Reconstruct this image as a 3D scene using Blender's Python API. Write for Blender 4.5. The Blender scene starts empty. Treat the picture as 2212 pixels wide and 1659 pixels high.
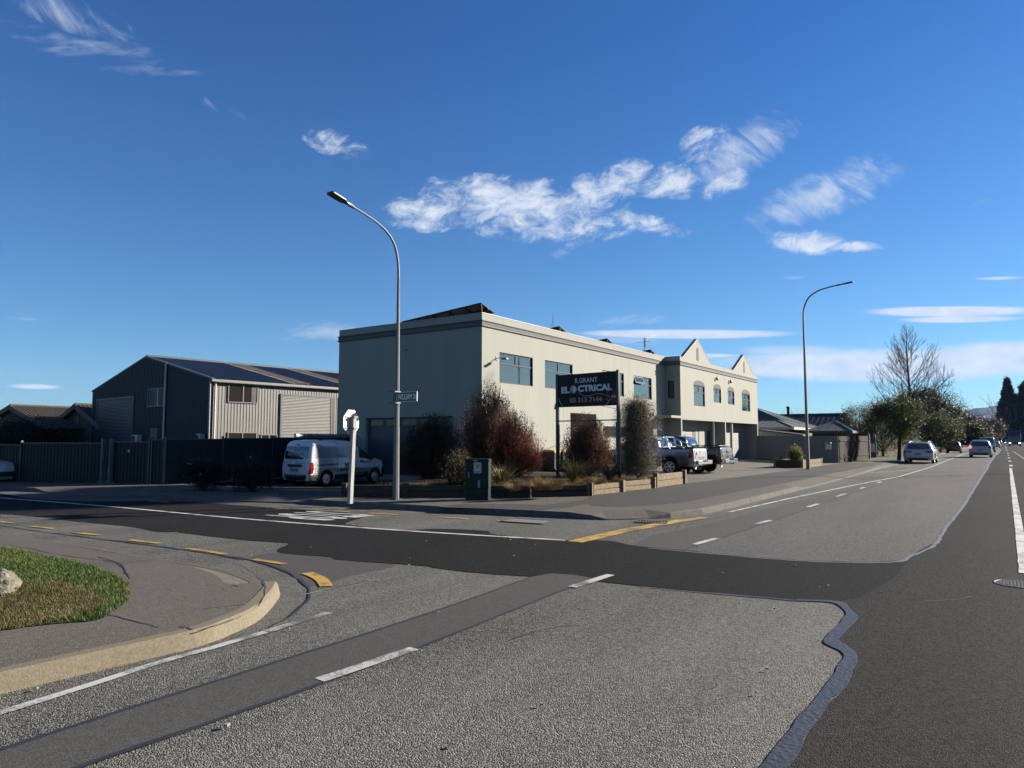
import bpy, bmesh, math, random
import numpy as np
from mathutils import Vector, Matrix, noise
S = bpy.context.scene
C = S.collection
R = math.radians
PI = math.pi
# ---------------------------------------------------------------- camera, sky, sun, exposure
cam_d = bpy.data.cameras.new('camera'); cam = bpy.data.objects.new('camera', cam_d); C.objects.link(cam)
cam.location = (0, 0, 1.7)
cam.rotation_euler = (R(90 + 4.4915), 0, R(34.663))
cam_d.sensor_width = 36; cam_d.lens = 36 * 1534 / 2212; cam_d.clip_start = 0.1; cam_d.clip_end = 30000
S.camera = cam
S.view_settings.view_transform = 'Standard'
S.view_settings.look = 'None'
S.view_settings.gamma = 1
S.view_settings.use_curve_mapping = False
S.view_settings.exposure = 1.795
SUN_EL, SUN_AZ = 20.8, 33.7                     # the sun stands to the right, low, AZ degrees from +Y towards +X
sd = bpy.data.lights.new('sun', 'SUN'); sun = bpy.data.objects.new('sun', sd); C.objects.link(sun)
sd.energy = 4.9; sd.angle = R(0.55); sd.color = (1.0, 0.91, 0.78)
sun.rotation_euler = (R(90 - SUN_EL), 0, R(180 - SUN_AZ))
sun.location = (30, 40, 40)

W = bpy.data.worlds.new('World'); S.world = W; W.use_nodes = True
nt = W.node_tree; nt.nodes.clear()
def nd(t, **k):
    n = nt.nodes.new(t)
    for a, b in k.items(): setattr(n, a, b)
    return n
def setin(n, i, v):
    if hasattr(v, 'is_output') or isinstance(v, bpy.types.NodeSocket): nt.links.new(v, n.inputs[i])
    else: n.inputs[i].default_value = v
def M(op, a, b=None, c=None, clamp=False):
    n = nd('ShaderNodeMath', operation=op, use_clamp=clamp); setin(n, 0, a)
    if b is not None: setin(n, 1, b)
    if c is not None: setin(n, 2, c)
    return n.outputs[0]
sky = nd('ShaderNodeTexSky', sky_type='NISHITA'); sky.sun_disc = False
sky.sun_elevation = R(SUN_EL); sky.sun_rotation = R(SUN_AZ); sky.altitude = 0
sky.air_density = 1.0; sky.dust_density = 0.15; sky.ozone_density = 2.6
tc = nd('ShaderNodeTexCoord'); sep = nd('ShaderNodeSeparateXYZ'); nt.links.new(tc.outputs['Generated'], sep.inputs[0])
AZ = M('ARCTAN2', sep.outputs[0], sep.outputs[1]); EL = M('ARCSINE', sep.outputs[2])
comb = nd('ShaderNodeCombineXYZ'); nt.links.new(AZ, comb.inputs[0]); nt.links.new(EL, comb.inputs[1])
def cloud_noise(rot, sx, sy, scale, detail=8, rough=0.6, dist=0.0, seed=0):
    mp = nd('ShaderNodeMapping'); nt.links.new(comb.outputs[0], mp.inputs[0])
    mp.inputs['Rotation'].default_value = (0, 0, R(rot)); 
    mp2 = nd('ShaderNodeMapping'); nt.links.new(mp.outputs[0], mp2.inputs[0]); mp2.inputs['Scale'].default_value = (sx, sy, 1); mp2.inputs['Location'].default_value = (seed, seed * .7, 0)
    n = nd('ShaderNodeTexNoise'); nt.links.new(mp2.outputs[0], n.inputs['Vector'])
    n.inputs['Scale'].default_value = scale; n.inputs['Detail'].default_value = detail; n.inputs['Roughness'].default_value = rough; n.inputs['Distortion'].default_value = dist
    return n.outputs[0]
def ell(p):
    az, el, a, b, c, d, st = p
    x = M('SUBTRACT', AZ, az); y = M('SUBTRACT', EL, el)
    u = M('ADD', M('MULTIPLY', x, a), M('MULTIPLY', y, b)); v = M('ADD', M('MULTIPLY', x, c), M('MULTIPLY', y, d))
    r = M('ADD', M('MULTIPLY', u, u), M('MULTIPLY', v, v))
    return M('MULTIPLY', M('MAXIMUM', M('SUBTRACT', 1.0, r), 0.0), st)
def layer(ells, noi, amp, lo, hi):
    m = ell(ells[0])
    for e in ells[1:]: m = M('MAXIMUM', m, ell(e))
    s = M('MULTIPLY', M('SUBTRACT', noi, 0.5), amp)
    gate = M('MULTIPLY', m, 6.0, clamp=True)
    d = M('MULTIPLY', M('ADD', m, s), gate)
    n = nd('ShaderNodeMapRange', interpolation_type='SMOOTHSTEP'); setin(n, 0, d); setin(n, 1, lo); setin(n, 2, hi)
    return n.outputs[0]
puff = layer([ (-0.5890, 0.3196, 5.396, -0.603, -2.049, -20.747)+(1.1,), (-0.7250, 0.3126, 13.832, 0.140, 1.197, -34.006)+(.95,), (-0.4213, 0.2964, 12.306, -2.811, -14.919, -61.494)+(.85,), (-0.4859, 0.3419, 18.922, 1.351, 1.157, -37.567)+(.85,), (-0.4044, 0.3473, 25.927, -0.446, -3.045, -46.724)+(.8,), (-0.4432, 0.3543, 19.800, 4.290, 4.653, -32.899)+(.95,), (-0.3725, 0.3474, 21.828, 2.151, 0.966, -35.135)+(.85,), (-0.3163, 0.3426, 21.305, 3.607, 3.032, -36.767)+(.85,), (-0.3337, 0.3916, 21.015, 11.458, 14.053, -35.385)+(.7,),
   (-0.8555, 0.3924, 17.876, -6.131, -10.653, -48.947)+(.62,), (-0.2036, 0.2541, 16.830, -0.853, -6.585, -53.484)+(1,), (-0.1569, 0.2444, 20.465, -1.159, -15.851, -116.029)+(1,)],
   cloud_noise(-12, 1.0, 1.9, 21, 14, .72, .5, 3), 4.4, .08, 1.5)
wisp = layer([ (-0.2818, 0.3759, 9.674, 5.933, 11.728, -24.297)+(1,), (-0.1933, 0.3100, 8.877, 3.516, 8.635, -26.204)+(.95,), (-0.1301, 0.3152, 16.694, 7.267, 16.645, -43.133)+(.7,), (-0.5195, 0.2690, 18.543, 11.053, 52.233, -99.001)+(.55,), (-1.1826, 0.4826, 11.830, -3.368, -3.340, -46.534)+(.62,), (-1.0189, 0.4200, 51.197, -32.076, -74.810, -157.844)+(.5,), (-0.9829, 0.4148, 52.293, -30.035, -55.488, -133.272)+(.45,),
   (-0.0101, 0.2765, 66.180, 19.038, 81.620, -301.730)+(.5,)], cloud_noise(38, .75, 2.1, 19, 12, .68, .7, 9), 3.2, .14, 1.7)
wispl = layer([ (-1.1514, 0.4512, 6.697, -1.039, 1.607, -43.945)+(.42,), (-0.8598, 0.1480, 14.707, -0.753, -2.050, -56.777)+(.75,), (-0.9141, 0.1334, 14.929, -1.980, -20.355, -159.880)+(.4,), (-0.8439, 0.2870, 65.407, -22.786, -73.504, -259.796)+(.6,), (-1.2037, 0.1401, 29.576, 0.002, 14.191, -464.537)+(.5,), (-1.0283, 0.1218, 30.383, 1.922, 38.047, -419.900)+(.4,), (-0.4521, 0.1671, 25.831, 1.417, 3.547, -86.757)+(.7,), (-0.4074, 0.1659, 26.251, 1.333, 3.834, -112.409)+(.7,), (-0.2219, 0.2110, 48.670, 2.398, 1.238, -279.564)+(.6,), (-0.1063, 0.1870, 32.395, 2.614, 10.590, -219.335)+(.5,)],
   cloud_noise(-14, .8, 3.5, 20, 9, .6, .3, 5), 2.4, .2, 1.4)
lent = layer([ (-0.0484, 0.1533, 8.392, -0.295, -10.944, -129.269)+(1,), (-0.0346, 0.1427, 12.572, -0.412, -15.500, -202.585)+(.9,), (-0.3639, 0.1441, 5.970, -0.113, -4.268, -121.955)+(1,), (-0.4588, 0.1384, 9.706, -0.355, -3.901, -86.376)+(.4,), (-1.1980, 0.0621, 31.718, 0.638, 1.943, -264.102)+(.8,), (0.0040, 0.1866, 27.983, -0.696, -30.536, -313.674)+(.8,), (-0.3246, 0.1139, 20.625, -0.450, -8.663, -266.192)+(.6,), (-0.0143, 0.0806, 27.615, -1.210, -24.798, -460.554)+(.7,), (-0.0330, 0.0706, 53.963, -2.295, -33.009, -728.256)+(.6,), (-0.3645, 0.1126, 7.345, -0.138, -5.415, -197.557)+(.35,)],
   cloud_noise(0, 1.0, 7.0, 5, 6, .5, .2, 2), 1.0, .12, .8)
bank = layer([ (-0.1252, 0.0936, 4.305, -0.105, -1.314, -39.254)+(1.0,), (0.0088, 0.0986, 8.754, -0.286, -2.616, -52.006)+(1,), (-0.1886, 0.1120, 8.255, -0.471, -6.599, -83.711)+(.55,), (-0.2397, 0.0912, 10.931, -0.307, -3.165, -91.164)+(.7,), (0.1362, 0.0963, 9.290, -0.494, -3.020, -34.484)+(.9,)],
   cloud_noise(0, 1.0, 4.0, 7, 9, .58, .4, 7), 1.2, .0, .8)
hi_tex = cloud_noise(25, 1.0, 3.2, 5.5, 6, .55, 1.2, 21)          # thin cirrus elsewhere, out of the photo's view: only reflections show it
away = M('MULTIPLY', M('GREATER_THAN', M('ABSOLUTE', M('ADD', AZ, .60)), .85), M('MULTIPLY', M('SUBTRACT', hi_tex, .50), 5, clamp=True))
dens = M('MAXIMUM', M('MAXIMUM', puff, M('MULTIPLY', wisp, .76)), M('MULTIPLY', wispl, .62))
dens = M('MAXIMUM', dens, M('MAXIMUM', M('MULTIPLY', lent, .9), M('MULTIPLY', bank, .9)))
dens = M('MAXIMUM', dens, M('MULTIPLY', away, .6))
shade = cloud_noise(0, 1.0, 2.2, 26, 6, .6, .0, 13)
cr = nd('ShaderNodeMixRGB'); setin(cr, 0, M('MULTIPLY', M('SUBTRACT', shade, .3), 2.2, clamp=True)); cr.inputs[1].default_value = (3.3, 3.9, 4.9, 1); cr.inputs[2].default_value = (5.25, 5.4, 5.55, 1)
SKYMUL = nd('ShaderNodeMixRGB', blend_type='MULTIPLY'); SKYMUL.inputs[0].default_value = 1; nt.links.new(sky.outputs[0], SKYMUL.inputs[1]); tint = nd('ShaderNodeMixRGB'); setin(tint, 0, M('MULTIPLY', EL, 1.9, clamp=True)); tint.inputs[1].default_value = (.345, .55, .71, 1); tint.inputs[2].default_value = (.142, .40, .73, 1); nt.links.new(tint.outputs[0], SKYMUL.inputs[2])
mx = nd('ShaderNodeMixRGB'); setin(mx, 0, dens); nt.links.new(SKYMUL.outputs[0], mx.inputs[1]); nt.links.new(cr.outputs[0], mx.inputs[2])
bg = nd('ShaderNodeBackground'); nt.links.new(mx.outputs[0], bg.inputs[0]); bg.inputs[1].default_value = 0.05
wo = nd('ShaderNodeOutputWorld'); nt.links.new(bg.outputs[0], wo.inputs[0])

# ---------------------------------------------------------------- helpers
rnd = random.Random(7)
MATS = {}
AL = 0.51            # all paints and stones scaled together to the exposure
def mat(name, col, rough=.7, metal=0, spec=.5, col2=None, scale=5, detail=6, bump=0, bscale=None, bdist=.01, contrast=1.0, stretch=None, coat=0, emit=None, trans=0, alpha=1, nodeset=None):
    if name in MATS: return MATS[name]
    if rough >= .75: spec = min(spec, .12)
    if metal < .5 and not emit: col = tuple(c * AL for c in col); col2 = tuple(c * AL for c in col2) if col2 else None
    m = bpy.data.materials.new(name); m.use_nodes = True; t = m.node_tree; b = t.nodes['Principled BSDF']
    b.inputs['Base Color'].default_value = (*col, 1); b.inputs['Roughness'].default_value = rough; b.inputs['Metallic'].default_value = metal
    b.inputs['Specular IOR Level'].default_value = spec
    if coat: b.inputs['Coat Weight'].default_value = coat; b.inputs['Coat Roughness'].default_value = .04
    if emit: b.inputs['Emission Color'].default_value = (*emit[:3], 1); b.inputs['Emission Strength'].default_value = emit[3]
    if trans: b.inputs['Transmission Weight'].default_value = trans
    tcn = t.nodes.new('ShaderNodeTexCoord'); vec = tcn.outputs['Object']
    if stretch:
        mp = t.nodes.new('ShaderNodeMapping'); t.links.new(vec, mp.inputs[0]); mp.inputs['Scale'].default_value = stretch; vec = mp.outputs[0]
    if col2:
        n = t.nodes.new('ShaderNodeTexNoise'); t.links.new(vec, n.inputs['Vector']); n.inputs['Scale'].default_value = scale; n.inputs['Detail'].default_value = detail; n.inputs['Roughness'].default_value = .6
        mr = t.nodes.new('ShaderNodeMapRange'); t.links.new(n.outputs[0], mr.inputs[0]); mr.inputs[1].default_value = .5 - .2 / contrast; mr.inputs[2].default_value = .5 + .2 / contrast
        mi = t.nodes.new('ShaderNodeMixRGB'); t.links.new(mr.outputs[0], mi.inputs[0]); mi.inputs[1].default_value = (*col, 1); mi.inputs[2].default_value = (*col2, 1)
        t.links.new(mi.outputs[0], b.inputs['Base Color'])
    if bump:
        n2 = t.nodes.new('ShaderNodeTexNoise'); t.links.new(vec, n2.inputs['Vector']); n2.inputs['Scale'].default_value = bscale or scale; n2.inputs['Detail'].default_value = 5
        bp = t.nodes.new('ShaderNodeBump'); bp.inputs['Strength'].default_value = bump; bp.inputs['Distance'].default_value = bdist
        t.links.new(n2.outputs[0], bp.inputs['Height']); t.links.new(bp.outputs[0], b.inputs['Normal'])
    MATS[name] = m
    return m
def chip_mat(name, dark, light, patch, scale=75, bump=.6, bdist=.008, spec=.1):
    """stone chips in bitumen: voronoi cells of their own grey, worn bands and blotches"""
    dark = tuple(c * AL for c in dark); light = tuple(c * AL for c in light)
    m = bpy.data.materials.new(name); m.use_nodes = True; t = m.node_tree; b = t.nodes['Principled BSDF']
    L = t.links.new
    tcn = t.nodes.new('ShaderNodeTexCoord'); v = tcn.outputs['Object']
    vo = t.nodes.new('ShaderNodeTexVoronoi'); L(v, vo.inputs['Vector']); vo.inputs['Scale'].default_value = scale
    sp = t.nodes.new('ShaderNodeSeparateColor'); L(vo.outputs['Color'], sp.inputs[0])
    mpb = t.nodes.new('ShaderNodeMapping'); mpb.inputs['Scale'].default_value = (1.3, .22, 1); L(v, mpb.inputs[0]); big = t.nodes.new('ShaderNodeTexNoise'); L(mpb.outputs[0], big.inputs['Vector']); big.inputs['Scale'].default_value = .55; big.inputs['Detail'].default_value = 8; big.inputs['Roughness'].default_value = .6
    med = t.nodes.new('ShaderNodeTexNoise'); L(v, med.inputs['Vector']); med.inputs['Scale'].default_value = 14; med.inputs['Detail'].default_value = 6; med.inputs['Roughness'].default_value = .7
    pw = t.nodes.new('ShaderNodeMath'); pw.operation = 'POWER'; L(sp.outputs[0], pw.inputs[0]); pw.inputs[1].default_value = 1.6
    ad = t.nodes.new('ShaderNodeMath'); ad.operation = 'MULTIPLY_ADD'; L(med.outputs[0], ad.inputs[0]); ad.inputs[1].default_value = .55; L(pw.outputs[0], ad.inputs[2])
    ad2 = t.nodes.new('ShaderNodeMath'); ad2.operation = 'MULTIPLY_ADD'; L(big.outputs[0], ad2.inputs[0]); ad2.inputs[1].default_value = patch; L(ad.outputs[0], ad2.inputs[2])
    mr = t.nodes.new('ShaderNodeMapRange'); L(ad2.outputs[0], mr.inputs[0]); mr.inputs[1].default_value = .15 + patch * .42; mr.inputs[2].default_value = 1.15 + patch * .58
    mi = t.nodes.new('ShaderNodeMixRGB'); L(mr.outputs[0], mi.inputs[0]); mi.inputs[1].default_value = (*dark, 1); mi.inputs[2].default_value = (*light, 1)
    L(mi.outputs[0], b.inputs['Base Color']); b.inputs['Roughness'].default_value = .8; b.inputs['Specular IOR Level'].default_value = spec
    mh = t.nodes.new('ShaderNodeMath'); mh.operation = 'SUBTRACT'; mh.inputs[0].default_value = 1; L(vo.outputs['Distance'], mh.inputs[1])
    mh2 = t.nodes.new('ShaderNodeMath'); mh2.operation = 'ADD'; L(mh.outputs[0], mh2.inputs[0]); L(sp.outputs[1], mh2.inputs[1])
    bp = t.nodes.new('ShaderNodeBump'); bp.inputs['Strength'].default_value = bump; bp.inputs['Distance'].default_value = bdist
    L(mh2.outputs[0], bp.inputs['Height']); L(bp.outputs[0], b.inputs['Normal'])
    MATS[name] = m
    return m

class MB:
    def __init__(s): s.v = []; s.f = []; s.m = []; s.sm = []
    def add(s, vs, fs, mi=0, smooth=False):
        o = len(s.v); s.v += [tuple(p) for p in vs]; s.f += [tuple(i + o for i in f) for f in fs]; s.m += [mi] * len(fs); s.sm += [smooth] * len(fs); return s
    def box(s, c, d, rz=0, mi=0, M4=None):
        x, y, z = d[0] / 2, d[1] / 2, d[2] / 2
        vs = [Vector((a * x, b * y, e * z)) for e in (-1, 1) for a, b in ((-1, -1), (1, -1), (1, 1), (-1, 1))]
        if M4 is not None: vs = [M4 @ p for p in vs]
        ca, sa = math.cos(rz), math.sin(rz)
        vs = [(c[0] + p.x * ca - p.y * sa, c[1] + p.x * sa + p.y * ca, c[2] + p.z) for p in vs]
        return s.add(vs, [(3, 2, 1, 0), (4, 5, 6, 7), (0, 1, 5, 4), (1, 2, 6, 5), (2, 3, 7, 6), (3, 0, 4, 7)], mi)
    def box2(s, a, b, mi=0):
        return s.box([(p + q) / 2 for p, q in zip(a, b)], [abs(q - p) for p, q in zip(a, b)], 0, mi)
    def obox(s, O, A, B, N, a0, a1, b0, b1, n0, n1, mi=0):
        O, A, B, N = map(Vector, (O, A, B, N))
        vs = [O + A * a + B * b + N * n for n in (n0, n1) for a, b in ((a0, b0), (a1, b0), (a1, b1), (a0, b1))]
        return s.add(vs, [(3, 2, 1, 0), (4, 5, 6, 7), (0, 1, 5, 4), (1, 2, 6, 5), (2, 3, 7, 6), (3, 0, 4, 7)], mi)
    def tube(s, pts, rad, n=8, mi=0, cap=True, smooth=True):
        pts = [Vector(p) for p in pts]
        if not hasattr(rad, '__len__'): rad = [rad] * len(pts)
        vs = []; up = None
        for i, p in enumerate(pts):
            d = (pts[min(i + 1, len(pts) - 1)] - pts[max(i - 1, 0)]).normalized()
            if up is None: up = Vector((0, 0, 1)) if abs(d.z) < .9 else Vector((1, 0, 0))
            a = up.cross(d).normalized(); up = d.cross(a).normalized()
            vs += [p + (a * math.cos(2 * PI * k / n) + up * math.sin(2 * PI * k / n)) * rad[i] for k in range(n)]
        fs = [(i * n + k, i * n + (k + 1) % n, (i + 1) * n + (k + 1) % n, (i + 1) * n + k) for i in range(len(pts) - 1) for k in range(n)]
        s.add(vs, fs, mi, smooth)
        if cap: s.add(vs[:n], [tuple(range(n))[::-1]], mi); s.add(vs[-n:], [tuple(range(n))], mi)
        return s
    def lathe(s, O, axis, prof, n=24, mi=0, smooth=True):
        O = Vector(O); ax = Vector(axis).normalized(); u = ax.orthogonal().normalized(); w = ax.cross(u)
        vs = [O + ax * h + (u * math.cos(2 * PI * k / n) + w * math.sin(2 * PI * k / n)) * r for r, h in prof for k in range(n)]
        fs = [(i * n + k, i * n + (k + 1) % n, (i + 1) * n + (k + 1) % n, (i + 1) * n + k) for i in range(len(prof) - 1) for k in range(n)]
        return s.add(vs, fs, mi, smooth)
    def prism(s, poly, O, A, B, N, n0, n1, mi=0):
        O, A, B, N = map(Vector, (O, A, B, N)); k = len(poly)
        vs = [O + A * a + B * b + N * n0 for a, b in poly] + [O + A * a + B * b + N * n1 for a, b in poly]
        return s.add(vs, [tuple(range(k))[::-1], tuple(range(k, 2 * k))] + [(i, (i + 1) % k, k + (i + 1) % k, k + i) for i in range(k)], mi)
    def build(s, name, mats, parent=None, label=None, bevel=0, fix=True):
        me = bpy.data.meshes.new(name); me.from_pydata(s.v, [], s.f)
        if not isinstance(mats, (list, tuple)): mats = [mats]
        for m in mats: me.materials.append(m)
        me.polygons.foreach_set('material_index', s.m); me.polygons.foreach_set('use_smooth', s.sm)
        if fix and len(s.f) < 20000:
            bm = bmesh.new(); bm.from_mesh(me); bmesh.ops.recalc_face_normals(bm, faces=bm.faces); bm.to_mesh(me); bm.free()
        me.update()
        o = bpy.data.objects.new(name, me); C.objects.link(o)
        if bevel:
            b = o.modifiers.new('b', 'BEVEL'); b.width = bevel; b.segments = 2; b.limit_method = 'ANGLE'
        if parent is not None: o.parent = parent
        if label: o['label'] = label
        return o
def tag(o, label, cat, group=None):
    o['label'] = label; o['category'] = cat
    if group: o['group'] = group
    return o
def thing(name, label, cat, loc=(0, 0, 0), rz=0, group=None):
    o = bpy.data.objects.new(name, None); C.objects.link(o); o.location = loc; o.rotation_euler = (0, 0, rz); o.empty_display_size = .2
    return tag(o, label, cat, group)
def copy_tree(o, parent=None):
    c = o.copy(); C.objects.link(c)
    if parent is not None: c.parent = parent
    for ch in [q for q in o.children]: copy_tree(ch, c)
    return c
def struct(o, kind='structure'): o['kind'] = kind; return o
def flat(name, poly, z, m, parent=None, sub=0):
    """a sheet from an outline in plan; poly may be concave"""
    bm = bmesh.new(); vs = [bm.verts.new((p[0], p[1], z)) for p in poly]; f = bm.faces.new(vs)
    bmesh.ops.recalc_face_normals(bm, faces=[f])
    if f.normal.z < 0: bmesh.ops.reverse_faces(bm, faces=[f])
    bmesh.ops.triangulate(bm, faces=list(bm.faces))
    me = bpy.data.meshes.new(name); bm.to_mesh(me); bm.free(); me.materials.append(m)
    o = bpy.data.objects.new(name, me); C.objects.link(o)
    if parent: o.parent = parent
    return o
def smooth_line(pts, n=6):
    out = []
    P = [Vector((p[0], p[1])) for p in pts]
    for i in range(len(P) - 1):
        p0, p1, p2, p3 = P[max(i - 1, 0)], P[i], P[i + 1], P[min(i + 2, len(P) - 1)]
        for k in range(n):
            t = k / n
            out.append(.5 * ((2 * p1) + (p2 - p0) * t + (2 * p0 - 5 * p1 + 4 * p2 - p3) * t * t + (3 * p1 - p0 - 3 * p2 + p3) * t ** 3))
    out.append(P[-1]); return [(p.x, p.y) for p in out]
def jitter(pts, amp=.02, fr=2.2, seed=0):
    return [(x + amp * noise.noise((x * fr, y * fr, seed)), y + amp * noise.noise((x * fr, y * fr, seed + 9.3))) for x, y in pts]
def offset(pts, d):
    """shift an open polyline to its left by d (may be a list)"""
    out = []
    for i, p in enumerate(pts):
        a = Vector(pts[max(i - 1, 0)]); b = Vector(pts[min(i + 1, len(pts) - 1)]); t = (b - a).normalized(); dd = d[i] if hasattr(d, '__len__') else d
        out.append((p[0] - t.y * dd, p[1] + t.x * dd))
    return out
def ribbon(name, pts, w, z, m, w2=None, parent=None, jit=0):
    if jit:
        dense = []
        for i in range(len(pts) - 1):
            a, b = Vector(pts[i][:2]), Vector(pts[i + 1][:2]); k = max(1, int((b - a).length / .12))
            dense += [tuple(a.lerp(b, j / k)) for j in range(k)]
        pts = dense + [tuple(pts[-1][:2])]
    n = len(pts); ws = [w + ((w2 if w2 is not None else w) - w) * i / max(1, n - 1) for i in range(n)]
    ws1 = [x * (1 + jit * noise.noise((pts[i][0] * 3, pts[i][1] * 3, 1.7))) for i, x in enumerate(ws)]; ws2 = [x * (1 + jit * noise.noise((pts[i][0] * 3, pts[i][1] * 3, 8.1))) for i, x in enumerate(ws)]
    a = offset(pts, [x / 2 for x in ws1]); b = offset(pts, [-x / 2 for x in ws2])
    mb = MB(); mb.add([(x, y, z) for x, y in a] + [(x, y, z) for x, y in b], [(i, n + i, n + i + 1, i + 1) for i in range(n - 1)])
    o = mb.build(name, m, parent, fix=False); return o
def text(s, size, M4, m, parent=None, name='lettering', bold=0, xs=1, shear=0, ext=.002, align='CENTER', space=1):
    cu = bpy.data.curves.new(name, 'FONT'); cu.body = s; cu.size = size; cu.align_x = align; cu.align_y = 'CENTER'; cu.offset = bold; cu.extrude = ext; cu.shear = shear; cu.space_character = space; cu.resolution_u = 3
    cu.resolution_u = 3
    to = bpy.data.objects.new('tmp', cu); C.objects.link(to); dg = bpy.context.evaluated_depsgraph_get()
    me = bpy.data.meshes.new_from_object(to.evaluated_get(dg)); bpy.data.objects.remove(to)
    me.transform(M4 @ Matrix.Diagonal((xs, 1, 1, 1))); me.materials.clear(); me.materials.append(m)
    o = bpy.data.objects.new(name, me); C.objects.link(o)
    if parent: o.parent = parent
    return o
def text_fit(s, w, h, M4, m, parent=None, **k):
    o = text(s, 1, Matrix(), m, parent, **k); v = [q.co for q in o.data.vertices]; x0, x1 = min(q.x for q in v), max(q.x for q in v); y0, y1 = min(q.y for q in v), max(q.y for q in v)
    o.data.transform(M4 @ Matrix.Diagonal((w / (x1 - x0), h / (y1 - y0), 1, 1)) @ Matrix.Translation((-(x0 + x1) / 2, -(y0 + y1) / 2, 0))); return o
def frame(O, A, B):
    """matrix whose x axis is A, y axis is B, origin O"""
    A = Vector(A).normalized(); B = Vector(B).normalized(); N = A.cross(B)
    return Matrix(((A.x, B.x, N.x, O[0]), (A.y, B.y, N.y, O[1]), (A.z, B.z, N.z, O[2]), (0, 0, 0, 1)))
def corr(mb, O, A, B, N, la, b0, b1, pitch=.2, depth=.028, mi=0, flatr=.45):
    """ribbed sheet: ribs run along B, repeat along A, stand out along N; b0/b1 may be functions of a"""
    O, A, B, N = map(Vector, (O, A, B, N)); n = max(1, round(la / pitch)); p = la / n; xs = []
    for i in range(n):
        for q, h in ((0, 0), (flatr, 0), (flatr + .13, 1), (.87, 1)): xs.append(((i + q) * p, h * depth))
    xs.append((la, 0)); vs = []
    for a, h in xs:
        for b in (b0, b1): vs.append(O + A * a + B * (b(a) if callable(b) else b) + N * h)
    mb.add(vs, [(2 * i, 2 * i + 2, 2 * i + 3, 2 * i + 1) for i in range(len(xs) - 1)], mi)
def wall(mb, O, A, N, la, z0, z1, holes=(), depth=.12, mi=0):
    """vertical wall face in cells round its openings, with reveals going in by depth"""
    O, A, N = map(Vector, (O, A, N)); Z = Vector((0, 0, 1))
    ca = sorted({0, la, *[h[0] for h in holes], *[h[1] for h in holes]}); cz = sorted({z0, z1, *[h[2] for h in holes], *[h[3] for h in holes]})
    P = lambda a, z, d=0: O + A * a + Z * z - N * d
    for i in range(len(ca) - 1):
        for j in range(len(cz) - 1):
            am, zm = (ca[i] + ca[i + 1]) / 2, (cz[j] + cz[j + 1]) / 2
            if any(h[0] < am < h[1] and h[2] < zm < h[3] for h in holes): continue
            mb.add([P(ca[i], cz[j]), P(ca[i + 1], cz[j]), P(ca[i + 1], cz[j + 1]), P(ca[i], cz[j + 1])], [(0, 1, 2, 3)], mi)
    for h in holes:
        a0, a1, b0, b1 = h[:4]; d = h[4] if len(h) > 4 else depth
        for q in (((a0, b0), (a1, b0)), ((a1, b0), (a1, b1)), ((a1, b1), (a0, b1)), ((a0, b1), (a0, b0))):
            (p0, p1), (r0, r1) = q[0], q[1]
            mb.add([P(p0, p1), P(r0, r1), P(r0, r1, d), P(p0, p1, d)], [(0, 1, 2, 3)], mi)
def window(parent, O, A, N, a0, a1, z0, z1, fm, gm, depth=.1, fw=.05, trans=(), mull=(), openl=None, label=None, blind=None):
    """framed window: frame with transoms (z values) and mullions ((a, zlo, zhi)), one pane as sub-part"""
    mb = MB(); B = (0, 0, 1)
    for q in ((a0, a1, z0, z0 + fw), (a0, a1, z1 - fw, z1), (a0, a0 + fw, z0 + fw, z1 - fw), (a1 - fw, a1, z0 + fw, z1 - fw)): mb.obox(O, A, B, N, q[0], q[1], q[2], q[3], -depth, -depth + .05)
    for z in trans: mb.obox(O, A, B, N, a0 + fw, a1 - fw, z - fw / 2, z + fw / 2, -depth + .003, -depth + .053)
    for a, lo, hi in mull: mb.obox(O, A, B, N, a - fw / 2, a + fw / 2, lo + fw / 2, hi - fw / 2, -depth + .001, -depth + .051)
    w = mb.build('window', fm, parent, label)
    g = MB(); g.obox(O, A, B, N, a0 + .01, a1 - .01, z0 + .01, z1 - .01, -depth + .005, -depth + .02); g.build('pane', gm, w)
    return w

def leaf_mesh(pts, dirs, ln, wd, seed=1, bend=0.0):
    """many small folded leaves: numpy arrays of positions and directions"""
    r = np.random.default_rng(seed); n = len(pts); d = dirs / np.linalg.norm(dirs, axis=1, keepdims=True)
    rv = r.normal(size=(n, 3)); s = np.cross(d, rv); s /= np.linalg.norm(s, axis=1, keepdims=True) + 1e-9
    L = ln * r.uniform(.6, 1.3, (n, 1)); Wd = wd * r.uniform(.6, 1.3, (n, 1))
    v = np.stack([pts, pts + d * L * .5 + s * Wd, pts + d * L, pts + d * L * .5 - s * Wd], 1).reshape(-1, 3)
    f = np.arange(4 * n).reshape(-1, 4); return v, f
def np_obj(name, v, f, m, parent=None, smooth=False):
    me = bpy.data.meshes.new(name); nv, nf, k = len(v), len(f), f.shape[1]
    me.vertices.add(nv); me.vertices.foreach_set('co', v.astype('f').ravel()); me.loops.add(nf * k); me.loops.foreach_set('vertex_index', f.astype('i').ravel())
    me.polygons.add(nf); me.polygons.foreach_set('loop_start', np.arange(0, nf * k, k, dtype='i')); me.polygons.foreach_set('loop_total', np.full(nf, k, dtype='i'))
    me.update(); me.validate(); me.materials.append(m)
    o = bpy.data.objects.new(name, me); C.objects.link(o)
    if parent is not None: o.parent = parent
    return o
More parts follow.
